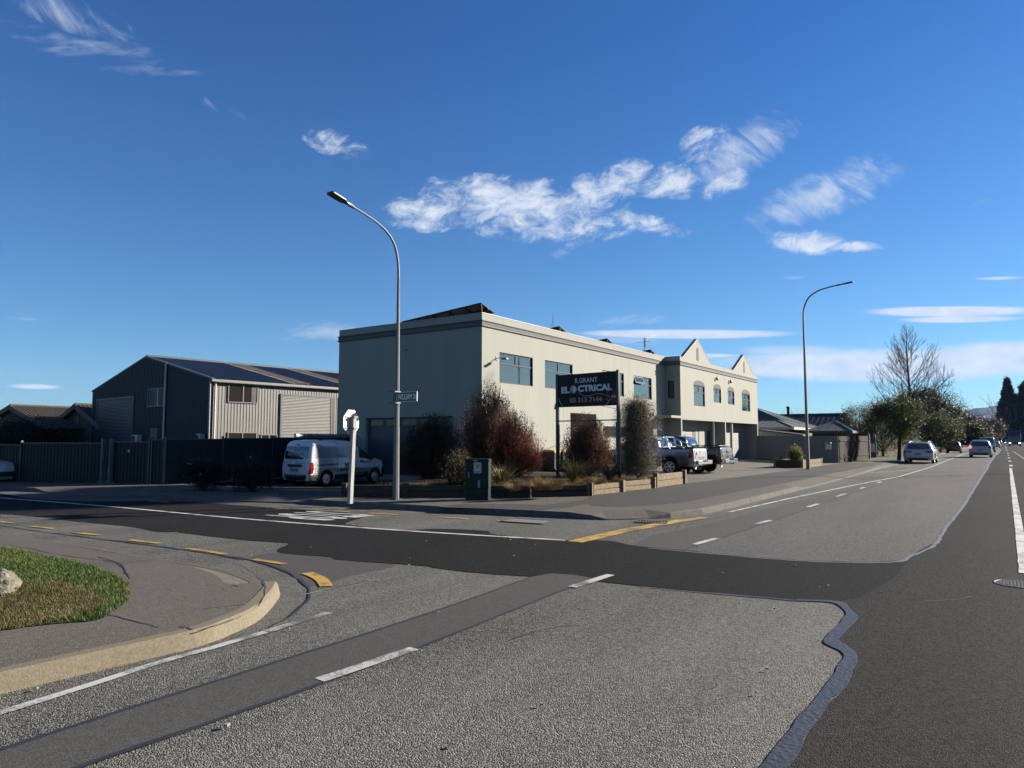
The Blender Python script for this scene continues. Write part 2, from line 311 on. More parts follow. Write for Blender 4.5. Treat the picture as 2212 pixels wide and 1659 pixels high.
def leaf_mat(name, c1, c2, c3, scale=3, trans=.25, rough=.55):
    c1, c2, c3 = [tuple(q * .76 for q in c) for c in (c1, c2, c3)]
    m = bpy.data.materials.new(name); m.use_nodes = True; t = m.node_tree; b = t.nodes['Principled BSDF']; L = t.links.new
    tcn = t.nodes.new('ShaderNodeTexCoord'); n = t.nodes.new('ShaderNodeTexNoise'); L(tcn.outputs['Object'], n.inputs['Vector']); n.inputs['Scale'].default_value = scale; n.inputs['Detail'].default_value = 9; n.inputs['Roughness'].default_value = .75
    cr = t.nodes.new('ShaderNodeValToRGB'); L(n.outputs[0], cr.inputs[0]); e = cr.color_ramp.elements; e[0].position = .36; e[0].color = (*c1, 1); e[1].position = .64; e[1].color = (*c3, 1); k = cr.color_ramp.elements.new(.5); k.color = (*c2, 1)
    L(cr.outputs[0], b.inputs['Base Color']); b.inputs['Roughness'].default_value = rough; b.inputs['Specular IOR Level'].default_value = .3
    tr = t.nodes.new('ShaderNodeBsdfTranslucent'); L(cr.outputs[0], tr.inputs[0]); ms = t.nodes.new('ShaderNodeMixShader'); ms.inputs[0].default_value = trans
    L(b.outputs[0], ms.inputs[1]); L(tr.outputs[0], ms.inputs[2]); L(ms.outputs[0], t.nodes['Material Output'].inputs[0]); MATS[name] = m
    return m
# ---------------------------------------------------------------- materials of the place
plaster = mat('plaster', (.50, .50, .445), .9, col2=(.44, .442, .39), scale=.9, detail=8, bump=.25, bscale=30, bdist=.006, contrast=.8, spec=.2, stretch=(1.3, 1.3, .22))
band_m = mat('band_paint', (.21, .215, .22), .8, col2=(.17, .175, .18), scale=2); arch_m = mat('arch_paint', (.15, .155, .16), .8)
ledge_m = mat('ledge_paint', (.09, .10, .115), .7)
frame_m = mat('window_frame', (.028, .020, .022), .6, spec=.15)
glass_m = mat('glass', (.035, .05, .05), .03, spec=1.0, coat=1)
def glass_mix():
    t = glass_m.node_tree; b = t.nodes['Principled BSDF']; g = t.nodes.new('ShaderNodeBsdfGlossy'); g.inputs['Roughness'].default_value = .015; g.inputs['Color'].default_value = (.31, .28, .24, 1)
    s = t.nodes.new('ShaderNodeMixShader'); s.inputs[0].default_value = .5
    n = t.nodes.new('ShaderNodeTexNoise'); n.inputs['Scale'].default_value = 1.3; n.inputs['Detail'].default_value = 1; bp = t.nodes.new('ShaderNodeBump'); bp.inputs['Strength'].default_value = .3; bp.inputs['Distance'].default_value = .02
    t.links.new(t.nodes['Texture Coordinate'].outputs['Object'], n.inputs['Vector']); t.links.new(n.outputs[0], bp.inputs['Height']); t.links.new(bp.outputs[0], g.inputs['Normal'])
    t.links.new(b.outputs[0], s.inputs[1]); t.links.new(g.outputs[0], s.inputs[2]); t.links.new(s.outputs[0], t.nodes['Material Output'].inputs[0])
glass_mix()
steel_blue = mat('blue_steel_sheet', (.010, .018, .036), .45, col2=(.008, .014, .028), scale=1.2, spec=.22)
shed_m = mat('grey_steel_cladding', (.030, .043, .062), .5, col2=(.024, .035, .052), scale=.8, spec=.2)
shed_sunlit = mat('sunlit_steel_cladding', (.25, .25, .235), .55, col2=(.21, .21, .20), scale=.8)  # paler cladding for the sunny side, sunlight put into its colour
shed_roof = mat('shed_roof_steel', (.050, .065, .10), .38, col2=(.036, .048, .078), scale=.5)
clear_sheet = mat('skylight_sheet', (.75, .60, .36), .7, col2=(.34, .31, .26), scale=2)
door_blue = mat('door_blue', (.055, .075, .105), .5, col2=(.045, .065, .095), scale=2)
roller_lt = mat('roller_light', (.33, .33, .315), .5, col2=(.28, .28, .27), scale=3, stretch=(1, 1, 3))
white_m = mat('white_paint', (.72, .72, .70), .5, col2=(.62, .62, .60), scale=4)
galv = mat('galvanised', (.25, .255, .26), .6, metal=.2, col2=(.18, .185, .19), scale=6, detail=10, stretch=(3, 3, .6))
alu = mat('aluminium', (.55, .55, .55), .3, metal=.9)
black_m = mat('black', (.012, .012, .013), .5)
dark_m = mat('dark_void', (.008, .009, .01), .8)
conc = mat('concrete', (.235, .22, .19), .9, col2=(.18, .17, .15), scale=1.3, detail=12, bump=.5, bscale=60, bdist=.004)
kerb_m = mat('kerb_concrete', (.31, .265, .19), .95, col2=(.19, .165, .12), scale=38, detail=12, bump=.55, bscale=110, bdist=.008, contrast=.9)
kerb_d = mat('kerb_concrete_dark', (.20, .19, .17), .95, col2=(.12, .115, .105), scale=6, detail=12, bump=.8, bscale=45, bdist=.01)
chip = chip_mat('chip_seal', (.022, .022, .022), (.37, .36, .325), 1.0, 96, 1.0, .011)
chip_far = chip_mat('chip_seal_fine', (.024, .024, .025), (.27, .262, .245), .6, 96, .8, .008)
smooth_asph = chip_mat('old_asphalt', (.058, .057, .056), (.155, .148, .138), .35, 150, .35, .003)
new_asph = chip_mat('new_asphalt', (.014, .0142, .015), (.056, .0555, .0555), .45, 100, .8, .006, .03)
lane_asph = chip_mat('lane_asphalt', (.019, .0188, .019), (.098, .093, .090), .5, 100, .8, .006, .03)
path_m = chip_mat('footpath_asphalt', (.095, .087, .076), (.235, .215, .185), .5, 110, .5, .004)
path_dark = chip_mat('footpath_new_asphalt', (.060, .059, .058), (.13, .125, .118), .5, 140, .4, .003)
tar = mat('tar_seal', (.075, .080, .090), .42, col2=(.055, .059, .068), scale=7, bump=.9, bscale=30, bdist=.012, spec=.3)
tar_dark = mat('tar_dark', (.022, .023, .027), .55, col2=(.035, .036, .04), scale=12, bump=.4, bscale=30, bdist=.006)
def paint(name, c, worn, cover):
    m = mat(name, c, .6); t = m.node_tree; b = t.nodes['Principled BSDF']; L = t.links.new; tcn = t.nodes['Texture Coordinate']
    n = t.nodes.new('ShaderNodeTexNoise'); n.inputs['Scale'].default_value = 42; n.inputs['Detail'].default_value = 8; n.inputs['Roughness'].default_value = .8; L(tcn.outputs['Object'], n.inputs['Vector'])
    n2 = t.nodes.new('ShaderNodeTexNoise'); n2.inputs['Scale'].default_value = 2.5; L(tcn.outputs['Object'], n2.inputs['Vector'])
    a = t.nodes.new('ShaderNodeMath'); a.operation = 'ADD'; L(n.outputs[0], a.inputs[0]); L(n2.outputs[0], a.inputs[1])
    mr = t.nodes.new('ShaderNodeMapRange'); L(a.outputs[0], mr.inputs[0]); mr.inputs[1].default_value = cover; mr.inputs[2].default_value = cover + .14
    mi = t.nodes.new('ShaderNodeMixRGB'); L(mr.outputs[0], mi.inputs[0]); mi.inputs[1].default_value = (*[q * AL for q in worn], 1); mi.inputs[2].default_value = (*[q * AL for q in c], 1); L(mi.outputs[0], b.inputs['Base Color'])
    bp = t.nodes.new('ShaderNodeBump'); bp.inputs['Strength'].default_value = .5; bp.inputs['Distance'].default_value = .006; L(n.outputs[0], bp.inputs['Height']); L(bp.outputs[0], b.inputs['Normal'])
    return m
wpaint = paint('road_paint_white', (.66, .66, .64), (.17, .17, .165), .90)
wpaint_new = paint('road_paint_white_fresh', (.72, .71, .66), (.25, .245, .235), .85)
wpaint_old = paint('road_paint_white_worn', (.50, .50, .48), (.13, .13, .125), .95)
ypaint = paint('road_paint_yellow', (.72, .42, .045), (.20, .15, .06), .90)
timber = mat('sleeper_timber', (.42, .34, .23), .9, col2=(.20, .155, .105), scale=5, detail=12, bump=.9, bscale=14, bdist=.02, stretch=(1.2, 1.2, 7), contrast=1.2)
timber_shade = mat('sleeper_timber_shaded', (.13, .11, .085), .9, col2=(.06, .052, .045), scale=5, detail=12, bump=.9, bscale=14, bdist=.02, stretch=(1.2, 1.2, 7))  # darker copy of the sleepers, shade of faces turned from the sun
soil = mat('soil', (.055, .042, .028), .95, col2=(.10, .075, .045), scale=9, detail=10, bump=.8, bscale=20, bdist=.04)
ground_m = mat('ground_earth', (.075, .085, .045), .95, col2=(.10, .095, .055), scale=.2, detail=10)

# ---------------------------------------------------------------- ground, roads, footpaths
struct(flat('ground', [(-15000, -400), (15000, -400), (15000, 15000), (-15000, 15000)], -.45, ground_m))
struct(flat('road', [(-90, -60), (16, -60), (16, 760), (-8.6, 760), (-8.6, 16.6), (-13, 14.6), (-17, 13.2), (-28, 11.4), (-90, -9)], 0, chip))
up = [(-26.314, 9.468), (-23.564, 9.187), (-21.178, 9.504), (-19.037, 10.984), (-15.399, 11.365), (-13.464, 11.567), (-12.185, 11.551), (-11.718, 11.220), (-11.122, 10.096), (-10.578, 9.953), (-9.465, 9.977), (-8.914, 10.554), (-8.055, 10.753), (-7.567, 10.454), (-6.229, 10.556), (-5.580, 10.890), (-4.998, 10.649), (-4.558, 10.562), (-4.137, 10.649), (-3.609, 10.608), (-2.617, 10.669), (-1.759, 10.984), (-1.293, 11.459), (-1.193, 12.279), (-1.022, 13.710), (-1.038, 16.147), (-0.979, 22.207), (-0.988, 31.380), (-0.977, 58.021), (-0.940, 99.830)]
lo = [(-1.004, 3.968), (-1.016, 5.047), (-0.987, 5.296), (-0.994, 5.767), (-1.033, 6.240), (-1.158, 6.498), (-1.245, 6.686), (-1.231, 7.097), (-1.240, 7.591), (-1.374, 7.960), (-1.536, 8.223), (-1.896, 8.052), (-2.420, 7.967), (-2.971, 7.864), (-3.571, 7.788), (-4.230, 7.731), (-4.916, 7.544), (-5.652, 7.331), (-6.302, 7.296), (-6.449, 7.346), (-6.950, 7.237), (-7.902, 6.996), (-8.110, 7.114), (-9.126, 6.980), (-9.722, 7.631), (-9.890, 7.629), (-10.818, 7.471), (-12.394, 7.385), (-12.636, 7.456), (-12.991, 7.218), (-14.067, 7.341), (-15.941, 7.173), (-17.622, 7.114), (-19.098, 6.894)]
ups = jitter(smooth_line(up, 4), .03); los = jitter(smooth_line(lo, 5), .025)
dx = up[-1][0]
struct(flat('road_patch', [(-90, ups[0][1] - 14)] + ups + [(dx + .2, 760), (15.9, 760), (15.9, -60), (los[0][0] - .3, -60)] + los + [(-90, los[-1][1] - 16)], .003, lane_asph))
struct(flat('road_patch', [(-4.159, 10.747), (-4.108, 12.090), (-4.078, 15.366), (-4.066, 19.816), (-4.167, 30.511), (-3.683, 88.762), (-3.582, 197.067), (-0.953, 198.885), (-0.865, 99.255), (-0.899, 58.074), (-0.946, 31.410), (-0.948, 22.294), (-1.016, 16.162), (-1.003, 13.711), (-1.178, 12.263), (-1.276, 11.410), (-1.746, 10.903), (-2.602, 10.586), (-3.588, 10.545)], .002, chip_far))
tar_sky_sheen = mat('tar_sky_sheen', (.20, .20, .205), .5, col2=(.14, .14, .145), scale=9, bump=.6, bscale=22, bdist=.008)  # lighter tar for the far seams, sky reflection put into the colour
# the side street's fresh strip lies over it
strip = jitter(smooth_line(up[:25], 4), .03) + [(-1.187, 11.379), (-1.198, 9.968), (-1.355, 8.608), (-1.536, 8.223)] + jitter(smooth_line(lo[11:], 5), .025)
struct(flat('road_patch', [(-90, ups[0][1] - 14)] + strip + [(-90, los[-1][1] - 16)], .006, new_asph))
ti = jitter(smooth_line([(-1.124, 3.884), (-1.106, 4.879), (-1.098, 5.601), (-1.111, 6.131), (-1.165, 6.314), (-1.334, 6.557), (-1.333, 7.098), (-1.349, 7.624), (-1.451, 7.971), (-1.584, 8.117), (-1.884, 8.000)], 12), .014, 4); to_ = jitter(smooth_line([(-0.996, 3.973), (-1.006, 5.054), (-0.977, 5.303), (-0.983, 5.775), (-1.021, 6.248), (-1.146, 6.507), (-1.232, 6.695), (-1.218, 7.107), (-1.225, 7.601), (-1.359, 7.970), (-1.520, 8.234), (-1.900, 8.068)], 12), .016, 3)
struct(flat('crack_seal', [(ti[0][0] - .1, ti[0][1] - .6)] + ti + to_[::-1] + [(to_[0][0] - .1, to_[0][1] - .6)], .009, tar))
struct(ribbon('crack_seal', jitter(smooth_line([(-1.887, 8.011), (-2.410, 7.934), (-2.954, 7.816), (-3.549, 7.740)], 8), .01), .05, .009, tar, .02, jit=.5))
struct(ribbon('crack_seal', jitter(smooth_line([(-4.672, 10.507), (-3.588, 10.545), (-2.598, 10.589), (-1.746, 10.903), (-1.282, 11.360), (-1.174, 12.162), (-0.997, 13.527), (-1.006, 15.996), (-0.949, 21.815), (-0.947, 30.479), (-0.928, 56.487)], 8), .015), .05, .009, tar_sky_sheen, .13, jit=.9))
struct(ribbon('crack_seal', [(dx - .05, up[-2][1] - 2), (dx, 80), (dx + .1, 200)], .15, .0095, tar_sky_sheen, .15, jit=.5))
# trench strips
struct(flat('road_patch', [(-4.605, 1.725), (-4.640, 3.042), (-4.714, 5.410), (-4.896, 7.518), (-4.816, 7.833), (-4.528, 7.919), (-4.163, 7.847), (-4.198, 7.228), (-4.100, 5.834), (-3.993, 3.421), (-3.985, 2.430), (-4.027, 1.878), (-4.017, 1.299), (-4.674, 0.968)], .0075, smooth_asph))
for q in ([(-4.589, 0.952), (-4.605, 1.725), (-4.640, 3.042), (-4.714, 5.410), (-4.896, 7.518)], [(-4.017, 1.299), (-4.027, 1.878), (-4.010, 2.445), (-3.993, 3.421), (-4.017, 4.443), (-4.100, 5.834), (-4.198, 7.228)]):
    struct(ribbon('crack_seal', jitter(smooth_line(q, 10), .008), .05, .009, tar_dark, .035, jit=.45))
struct(flat('road_patch', [(-4.994, 10.640), (-5.219, 11.745), (-4.969, 14.648), (-4.785, 19.640), (-4.628, 24.945), (-4.379, 33.385), (-4.284, 42.773), (-3.875, 41.790), (-4.167, 30.511), (-4.054, 23.508), (-4.066, 19.816), (-4.078, 15.366), (-4.108, 12.090), (-4.137, 10.649), (-4.570, 10.577)], .0075, smooth_asph))
struct(ribbon('crack_seal', jitter([(-4.154, 10.694), (-4.127, 12.146), (-4.078, 15.366), (-4.066, 19.816), (-4.054, 23.508), (-4.167, 30.511)], .01), .02, .009, tar_dark, .03, jit=.5))
struct(flat('road_patch', jitter(smooth_line([(-9.126, 6.980), (-8.048, 7.059), (-6.912, 7.198), (-6.826, 6.330), (-6.699, 5.571), (-7.346, 5.933), (-8.218, 6.208), (-8.984, 6.411), (-9.145, 6.651), (-9.126, 6.980)], 3), .02), .0018, smooth_asph))
struct(ribbon('crack_seal', jitter(smooth_line([(-9.334, 6.317), (-8.597, 6.256), (-7.835, 6.057), (-7.145, 5.785), (-6.558, 5.443), (-6.119, 5.046), (-5.760, 4.574), (-5.542, 4.149)], 6), .03, 5), .05, .0085, tar_dark, .02, jit=1.2))
struct(ribbon('crack_seal', jitter(smooth_line([(-16.439, 5.946), (-14.240, 6.031), (-11.733, 6.228), (-10.020, 6.308), (-9.011, 6.248)], 6), .03, 5), .03, .0085, tar_dark, .05, jit=1.2))
# painted markings
MZ = .011
def mark(q, w, m=wpaint, w2=None, z=MZ): return struct(ribbon('road_marking', q, w, z, m, w2, jit=.16))
mark(smooth_line([(-33.387, 7.750), (-24.231, 8.725), (-18.300, 9.210), (-13.631, 9.404), (-9.332, 9.903), (-6.167, 10.511)], 6), .115, wpaint_new)
for q in [[(-19.111, 5.936), (-18.051, 6.014)], [(-17.351, 6.188), (-16.713, 6.280)], [(-15.815, 6.241), (-14.996, 6.322)], [(-14.060, 6.272), (-13.302, 6.375)], [(-12.282, 6.351), (-11.452, 6.421)], [(-10.604, 6.382), (-9.594, 6.391)], [(-8.865, 6.349), (-8.143, 6.347)]]: mark(q, .105, ypaint)
mark(smooth_line([(-7.385, 6.094), (-7.094, 5.998), (-6.823, 5.870), (-6.533, 5.677)], 4), .16, ypaint)
for q in [[(-22.792, 10.444), (-21.931, 10.621)], [(-19.564, 10.620), (-18.749, 10.741)], [(-15.141, 11.175), (-14.522, 11.388)], [(-13.708, 11.534), (-12.757, 11.725)], [(-12.205, 11.786), (-11.348, 11.886)], [(-10.261, 12.056), (-9.546, 12.162)], [(-8.802, 12.201), (-8.068, 12.405)]]: mark(q, .09, ypaint)
yl = [(-5.959, 10.444), (-5.902, 12.441), (-5.670, 14.523)]
mark(yl, .30, ypaint); mark([(-5.622, 14.504), (-5.486, 15.301)], .26, paint('road_paint_yellow_worn', (.62, .38, .06), (.2, .16, .08), .95))
mark(smooth_line([(-5.135, 1.054), (-5.208, 1.940), (-5.291, 2.534), (-5.372, 3.025), (-5.393, 3.479), (-5.441, 4.050)], 8), .085, wpaint)
mark([(-5.447, 4.064), (-5.533, 4.843)], .10, wpaint_old)
for q in [[(-4.053, 3.471), (-4.024, 4.422)], [(-4.174, 7.245), (-4.145, 8.184)], [(-4.216, 11.301), (-4.154, 12.225)], [(-4.195, 14.741), (-4.131, 15.535)], [(-4.159, 19.137), (-4.132, 20.255)], [(-4.204, 23.191), (-4.200, 24.524)], [(-4.204, 27.350), (-4.188, 28.238)], [(-4.179, 31.210), (-4.191, 32.320)]]: mark(q, .115, wpaint)
mark([(-5.387, 16.808), (-5.206, 21.388), (-4.679, 29.646), (-4.066, 37.327), (-3.848, 51.117), (-4.059, 97.674)], .10, wpaint_new); mark([(-4.059, 97.674), (-3.901, 142.469)], .10, wpaint_new)
mark([(-5.741, 40.623), (-4.184, 47.507)], .10, wpaint_new)
mark([(0.221, 52.186), (0.149, 15.751), (0.142, 11.261)], .13, wpaint_new)
for q in [[(0.257, 55.678), (0.275, 58.676)], [(0.264, 67.884), (0.278, 70.740)], [(0.262, 79.523), (0.275, 82.726)], [(0.272, 93.590), (0.281, 96.023)], [(0.275, 105.307), (0.288, 109.039)], [(0.199, 134.343), (0.209, 139.423)], [(0.181, 154.588), (0.193, 161.357)], [(0.156, 180.261), (0.175, 195.576)], [(0.120, 216.189), (0.134, 232.579)]]: mark(q, .19, wpaint_new)
mark([(0.962, 128.432), (1.361, 78.911), (1.508, 52.658)], .11, wpaint_old)
mark([(-0.543, 151.696), (-0.798, 96.280)], .11, wpaint_old); mark([(-6.388, 5.128), (-6.418, 6.253)], .02, wpaint_old)
# STOP, read by a driver heading for the main road
o = text('STOP', 1, Matrix(), paint('road_paint_letters', (.66, .64, .58), (.4, .38, .34), .72), name='road_marking', bold=.03, ext=.0005, space=1.15)
bb = [v.co.copy() for v in o.data.vertices]; x0, x1 = min(v.x for v in bb), max(v.x for v in bb); y0, y1 = min(v.y for v in bb), max(v.y for v in bb)
s0, s1, s2, s3 = (-13.828, 10.052, 0.000), (-11.714, 10.045, 0.000), (-11.638, 11.638, 0.000), (-13.662, 11.230, 0.000)      # ends of the word: foot near kerb side, head, ...
s0, s1, s2, s3 = [Vector((p[0], p[1], 0)) for p in (s0, s1, s2, s3)]
cc = (s0 + s1 + s2 + s3) / 4; dU = ((s1 + s2) - (s0 + s3)) / 2; dR = ((s0 + s1) - (s3 + s2)) / 2
for v in o.data.vertices:
    a = (v.co.x - (x0 + x1) / 2) / (x1 - x0); b = (v.co.y - (y0 + y1) / 2) / (y1 - y0); p = cc + dR * a + dU * b; v.co = (p.x, p.y, .012 + v.co.z)
struct(o)

def kerb(name, line, m, h=.13, w=.16, batter=.03, hs=None, parent=None):
    """kerb stone along a line (road edge at its foot), footpath to its left; hs gives the height at each point"""
    n = len(line); hs = hs or [h] * n; mb = MB(); rows = [[(x, y, -.02) for x, y in line], [(x, y, 0.0) for x, y in line]]
    rows.append([(p[0], p[1], z * .8) for p, z in zip(offset(line, batter), hs)]); rows.append([(p[0], p[1], z) for p, z in zip(offset(line, batter + .03), hs)]); rows.append([(p[0], p[1], z + .002) for p, z in zip(offset(line, w), hs)])
    for r in rows: mb.v += r
    for k in range(len(rows) - 1): mb.f += [(k * n + i, k * n + i + 1, (k + 1) * n + i + 1, (k + 1) * n + i) for i in range(n - 1)]
    mb.m = [0] * len(mb.f); mb.sm = [False] * len(mb.f)
    return struct(mb.build(name, m, fix=False))
def apron(name, line, m, hs, w0=.16, w1=.8, z1=.13):
    n = len(line); mb = MB(); a = offset(line, w0); b = offset(line, w1)
    mb.add([(p[0], p[1], z - .003) for p, z in zip(a, hs)] + [(p[0], p[1], z1 - .001) for p in b], [(i, i + 1, n + i + 1, n + i) for i in range(n - 1)])
    return struct(mb.build(name, m, fix=False)), b
# near corner (camera's left)
nl = [(-5.62, -40)] + [(-5.62, -6)] + smooth_line([(-5.610, 2.084), (-5.580, 2.659), (-5.539, 3.453), (-5.653, 3.849), (-5.866, 4.286), (-6.380, 4.866), (-6.728, 5.177)] + [(-6.901, 5.199), (-7.465, 5.435), (-8.295, 5.616), (-9.111, 5.634), (-10.511, 5.581), (-11.884, 5.572), (-13.344, 5.508), (-14.864, 5.378)], 5)
e = nl[-1]; nl += [(e[0] - 60, e[1] - 24)]
hs = [.13 if i < 32 else max(.03, .13 - .014 * (i - 32)) for i in range(len(nl))]
ks = 33; kerb('kerb', nl[:ks + 1], kerb_m, hs=hs[:ks + 1]); kerb('kerb', nl[ks:], path_m, hs=hs[ks:])
ap, inner = apron('footpath', nl, path_m, hs, .16, .5)
struct(flat('footpath', inner + [(-75, -40)], .129, path_m))
for i_ in range(4): yy = -1.2 + i_ * 1.55; struct(ribbon('kerb_joint', [(-5.60, yy), (-5.80, yy + .01)], .014, .1345, MATS['tar_dark']))
gr = smooth_line([(-13.899, 3.810), (-12.031, 4.367), (-11.318, 4.448), (-10.312, 4.438), (-9.316, 4.383), (-8.558, 4.287), (-7.938, 4.104), (-7.370, 3.848), (-7.003, 3.607), (-6.773, 3.386), (-6.580, 3.193), (-6.694, 2.980), (-6.819, 2.709), (-6.876, 2.529), (-7.180, 1.732)], 4)
lawn_soil = mat('lawn_soil', (.075, .062, .03), .95, col2=(.05, .062, .02), scale=2, bump=.8, bscale=40, bdist=.03)
struct(flat('lawn', jitter(gr, .04, 4), .136, lawn_soil), 'structure')
# far corner and the blocks beyond it
fl = [(-90, -11.5)] + [(-36.970, 9.273), (-28.257, 10.161), (-26.257, 10.362), (-25.654, 10.406), (-25.092, 10.432), (-22.240, 11.040), (-21.853, 11.093), (-21.341, 11.132), (-19.560, 11.367), (-19.202, 11.462), (-18.528, 11.610), (-16.149, 12.281), (-15.519, 12.464), (-15.104, 12.505), (-13.148, 12.772), (-11.045, 12.974), (-9.255, 13.274), (-7.896, 13.523), (-7.337, 13.582), (-7.008, 13.650), (-6.488, 14.137), (-6.308, 14.402), (-6.034, 14.811), (-5.726, 15.944), (-5.706, 18.682), (-5.749, 24.926), (-5.753, 26.566), (-5.877, 35.483), (-5.967, 38.571), (-5.972, 41.802), (-6.059, 45.818), (-6.158, 52.366)] + [(-6.1, 60), (-6.1, 69), (-6.1, 71), (-6.1, 88), (-6.1, 90), (-6.2, 110), (-6.2, 400), (-6.2, 740)]
fh = [.13, .13, .13, .13, .05, .035, .035, .05, .13, .13, .06, .035, .04, .06, .13, .13, .13, .13, .13, .09, .035, .035, .05, .12, .13, .13, .13, .05, .04, .05, .10, .12, .04, .04, .13, .13, .05, .05, .13, .13, .13]
fh = (fh + [.13] * 60)[:len(fl)]
kerb('kerb', fl, kerb_d, hs=fh)
ap, inner = apron('footpath', fl, path_m, fh, .16, .8)
struct(flat('footpath', inner + [(-9.3, 740), (-17.6, 740), (-17.6, 23.8), (-17.3, 20), (-16.0, 14.3), (-17.9, 13.7), (-20.5, 14.1), (-23.7, 14.9), (-25.35, 23.8), (-25.35, 740), (-200, 740), (-200, -20)], .129, path_m))
# newer strip of seal on the footpath along the main road, and the old patches
struct(flat('footpath', [(-9.62, 17.7), (-9.46, 24.6), (-9.2, 41.4), (-9.2, 53), (-6.75, 53), (-6.7, 26), (-6.72, 17.5), (-6.95, 16.4), (-7.5, 15.3), (-8.2, 15.2), (-8.9, 16.2)], .133, path_dark))
struct(flat('footpath', jitter([(-11.062, 12.960), (-10.973, 13.758), (-10.041, 14.402), (-9.165, 14.707), (-9.098, 16.178), (-9.199, 17.171), (-8.641, 16.327), (-8.467, 14.613), (-8.619, 13.831), (-8.706, 13.386), (-9.720, 13.202), (-10.850, 12.827)], .02), .134, path_dark))
# concrete yard in front of the white building, and the side driveway
struct(flat('driveway', [(-9.45, 24.7), (-9.2, 33), (-9.05, 41.4), (-9.1, 52), (-9.4, 52.2), (-16.4, 58.8), (-16.4, 61.2), (-21, 61.2), (-21, 43.4), (-17.8, 43.4), (-17.8, 24.7)], .136, conc))
for y in (29, 33.5, 38, 42.5, 47, 51.5): struct(ribbon('driveway_joint', [(-17.5, y), (-9.3, y)], .02, .139, tar_dark))
struct(ribbon('driveway_joint', [(-13.2, 25), (-13.2, 58)], .02, .139, tar_dark))
dg = MB(); ys = [(13.2, .1285), (15, .045), (17, -.05), (18.6, -.11), (24.2, -.115)]
dg.add([(x, y, z) for y, z in ys for x in (-26, -15.4)], [(2 * i, 2 * i + 1, 2 * i + 3, 2 * i + 2) for i in range(4)])
struct(dg.build('driveway', mat('driveway_asphalt', (.10, .10, .098), .85, col2=(.075, .075, .075), scale=3, detail=10, bump=.3, bscale=60, bdist=.004)))
struct(flat('driveway', [(-17.9, 13.6), (-16.0, 14.2), (-15.2, 13.7), (-17, 13.0)], .1325, MATS['driveway_asphalt']))
# gravel strip at the foot of the grey fence, grass verges further on
verge_m = mat('verge_grass', (.11, .135, .03), .95, col2=(.17, .17, .05), scale=1.5, detail=10, bump=.8, bscale=30, bdist=.03)
struct(flat('verge', [(-9.3, 54.5), (-7.9, 54.5), (-7.9, 64), (-9.3, 64)], .134, verge_m))
for a, b in ((72, 86), (92, 118), (124, 170), (178, 400)): struct(flat('verge', [(-7.0, a), (-6.5, a), (-6.5, b), (-7.0, b)], .136, verge_m))
struct(flat('verge', [(-30, 75), (-9.6, 75), (-9.6, 700), (-120, 700)], .137, verge_m))
# right-hand side of the main road, out of the photo except far off
kerb('kerb', [(13.5, 740), (13.5, 60), (13.5, -40)], kerb_m)
struct(flat('footpath', [(13.35, -40), (13.35, 740), (16, 740), (16, -40)], .125, path_m)); struct(flat('verge', [(15.5, -60), (15.5, 740), (200, 740), (200, -60)], .13, verge_m))
# utility paint and cracks on the near footpath
for q, c in (([(-9.627, 4.405), (-9.046, 5.494)], (.30, .10, .07)), ([(-9.309, 4.545), (-9.010, 5.473)], (.26, .25, .33)), ([(-6.231, 3.913), (-6.042, 4.295)], (.28, .25, .36)), ([(-7.389, 4.162), (-7.279, 4.266)], (.33, .32, .31)), ([(-6.914, 4.163), (-6.877, 4.242)], (.35, .34, .33)), ([(-7.983, 5.343), (-7.899, 5.480)], (.28, .26, .33))):
    struct(ribbon('paint_mark', q, .018, .1325, mat('chalk_%d' % len(MATS), c, .9, col2=(.15, .145, .14), scale=18, contrast=1.6), jit=.7))
for q in ([(-12.563, 4.557), (-11.750, 4.615), (-10.821, 4.595), (-10.050, 4.664), (-9.576, 4.731), (-9.156, 4.650), (-8.666, 4.459), (-8.218, 4.288)], [(-10.105, 4.807), (-9.649, 4.766), (-9.257, 4.660), (-8.869, 4.539), (-8.557, 4.392)], [(-6.835, 3.322), (-6.218, 3.328), (-5.893, 3.332)], [(-5.556, 3.459), (-5.575, 3.660), (-5.695, 3.965)], [(-8.202, 5.554), (-7.712, 5.415), (-7.022, 5.115), (-6.435, 4.765), (-5.863, 4.279)]):
    struct(ribbon('crack', jitter(smooth_line(q, 6), .03, 7), .012, .1325, tar_dark, jit=1.3))
blue_spray = mat('blue_spray', (.10, .25, .55), .8)
bs = MB(); c0 = (-9.785, 13.563, 0.130)
for i in range(22):
    a, r = rnd.uniform(0, 6.28), rnd.uniform(0, .2); bs.box((c0[0] + r * math.cos(a) * 1.0, c0[1] + r * math.sin(a), .136), (rnd.uniform(.03, .09), .016, .001), a)
struct(bs.build('paint_mark', blue_spray))
# rust and white scribbles by the near kerb
sc = MB(); c1 = (-6.900, 4.822, 0.130)
for i in range(16):
    sc.box((c1[0] + rnd.uniform(-.25, .2), c1[1] + rnd.uniform(-.28, .22), .1335), (rnd.uniform(.04, .1), .006, .001), rnd.uniform(0, 3.1))
struct(sc.build('paint_mark', mat('scribble', (.30, .29, .28), .9)))
sc = MB(); c1 = (-7.175, 5.176, 0.130)
for i in range(40):
    sc.box((c1[0] + rnd.gauss(0, .1), c1[1] + rnd.gauss(0, .16), .1334), (rnd.uniform(.01, .05), .01, .001), rnd.uniform(0, 3.1))
struct(sc.build('paint_mark', mat('rust_spray', (.22, .09, .07), .9)))
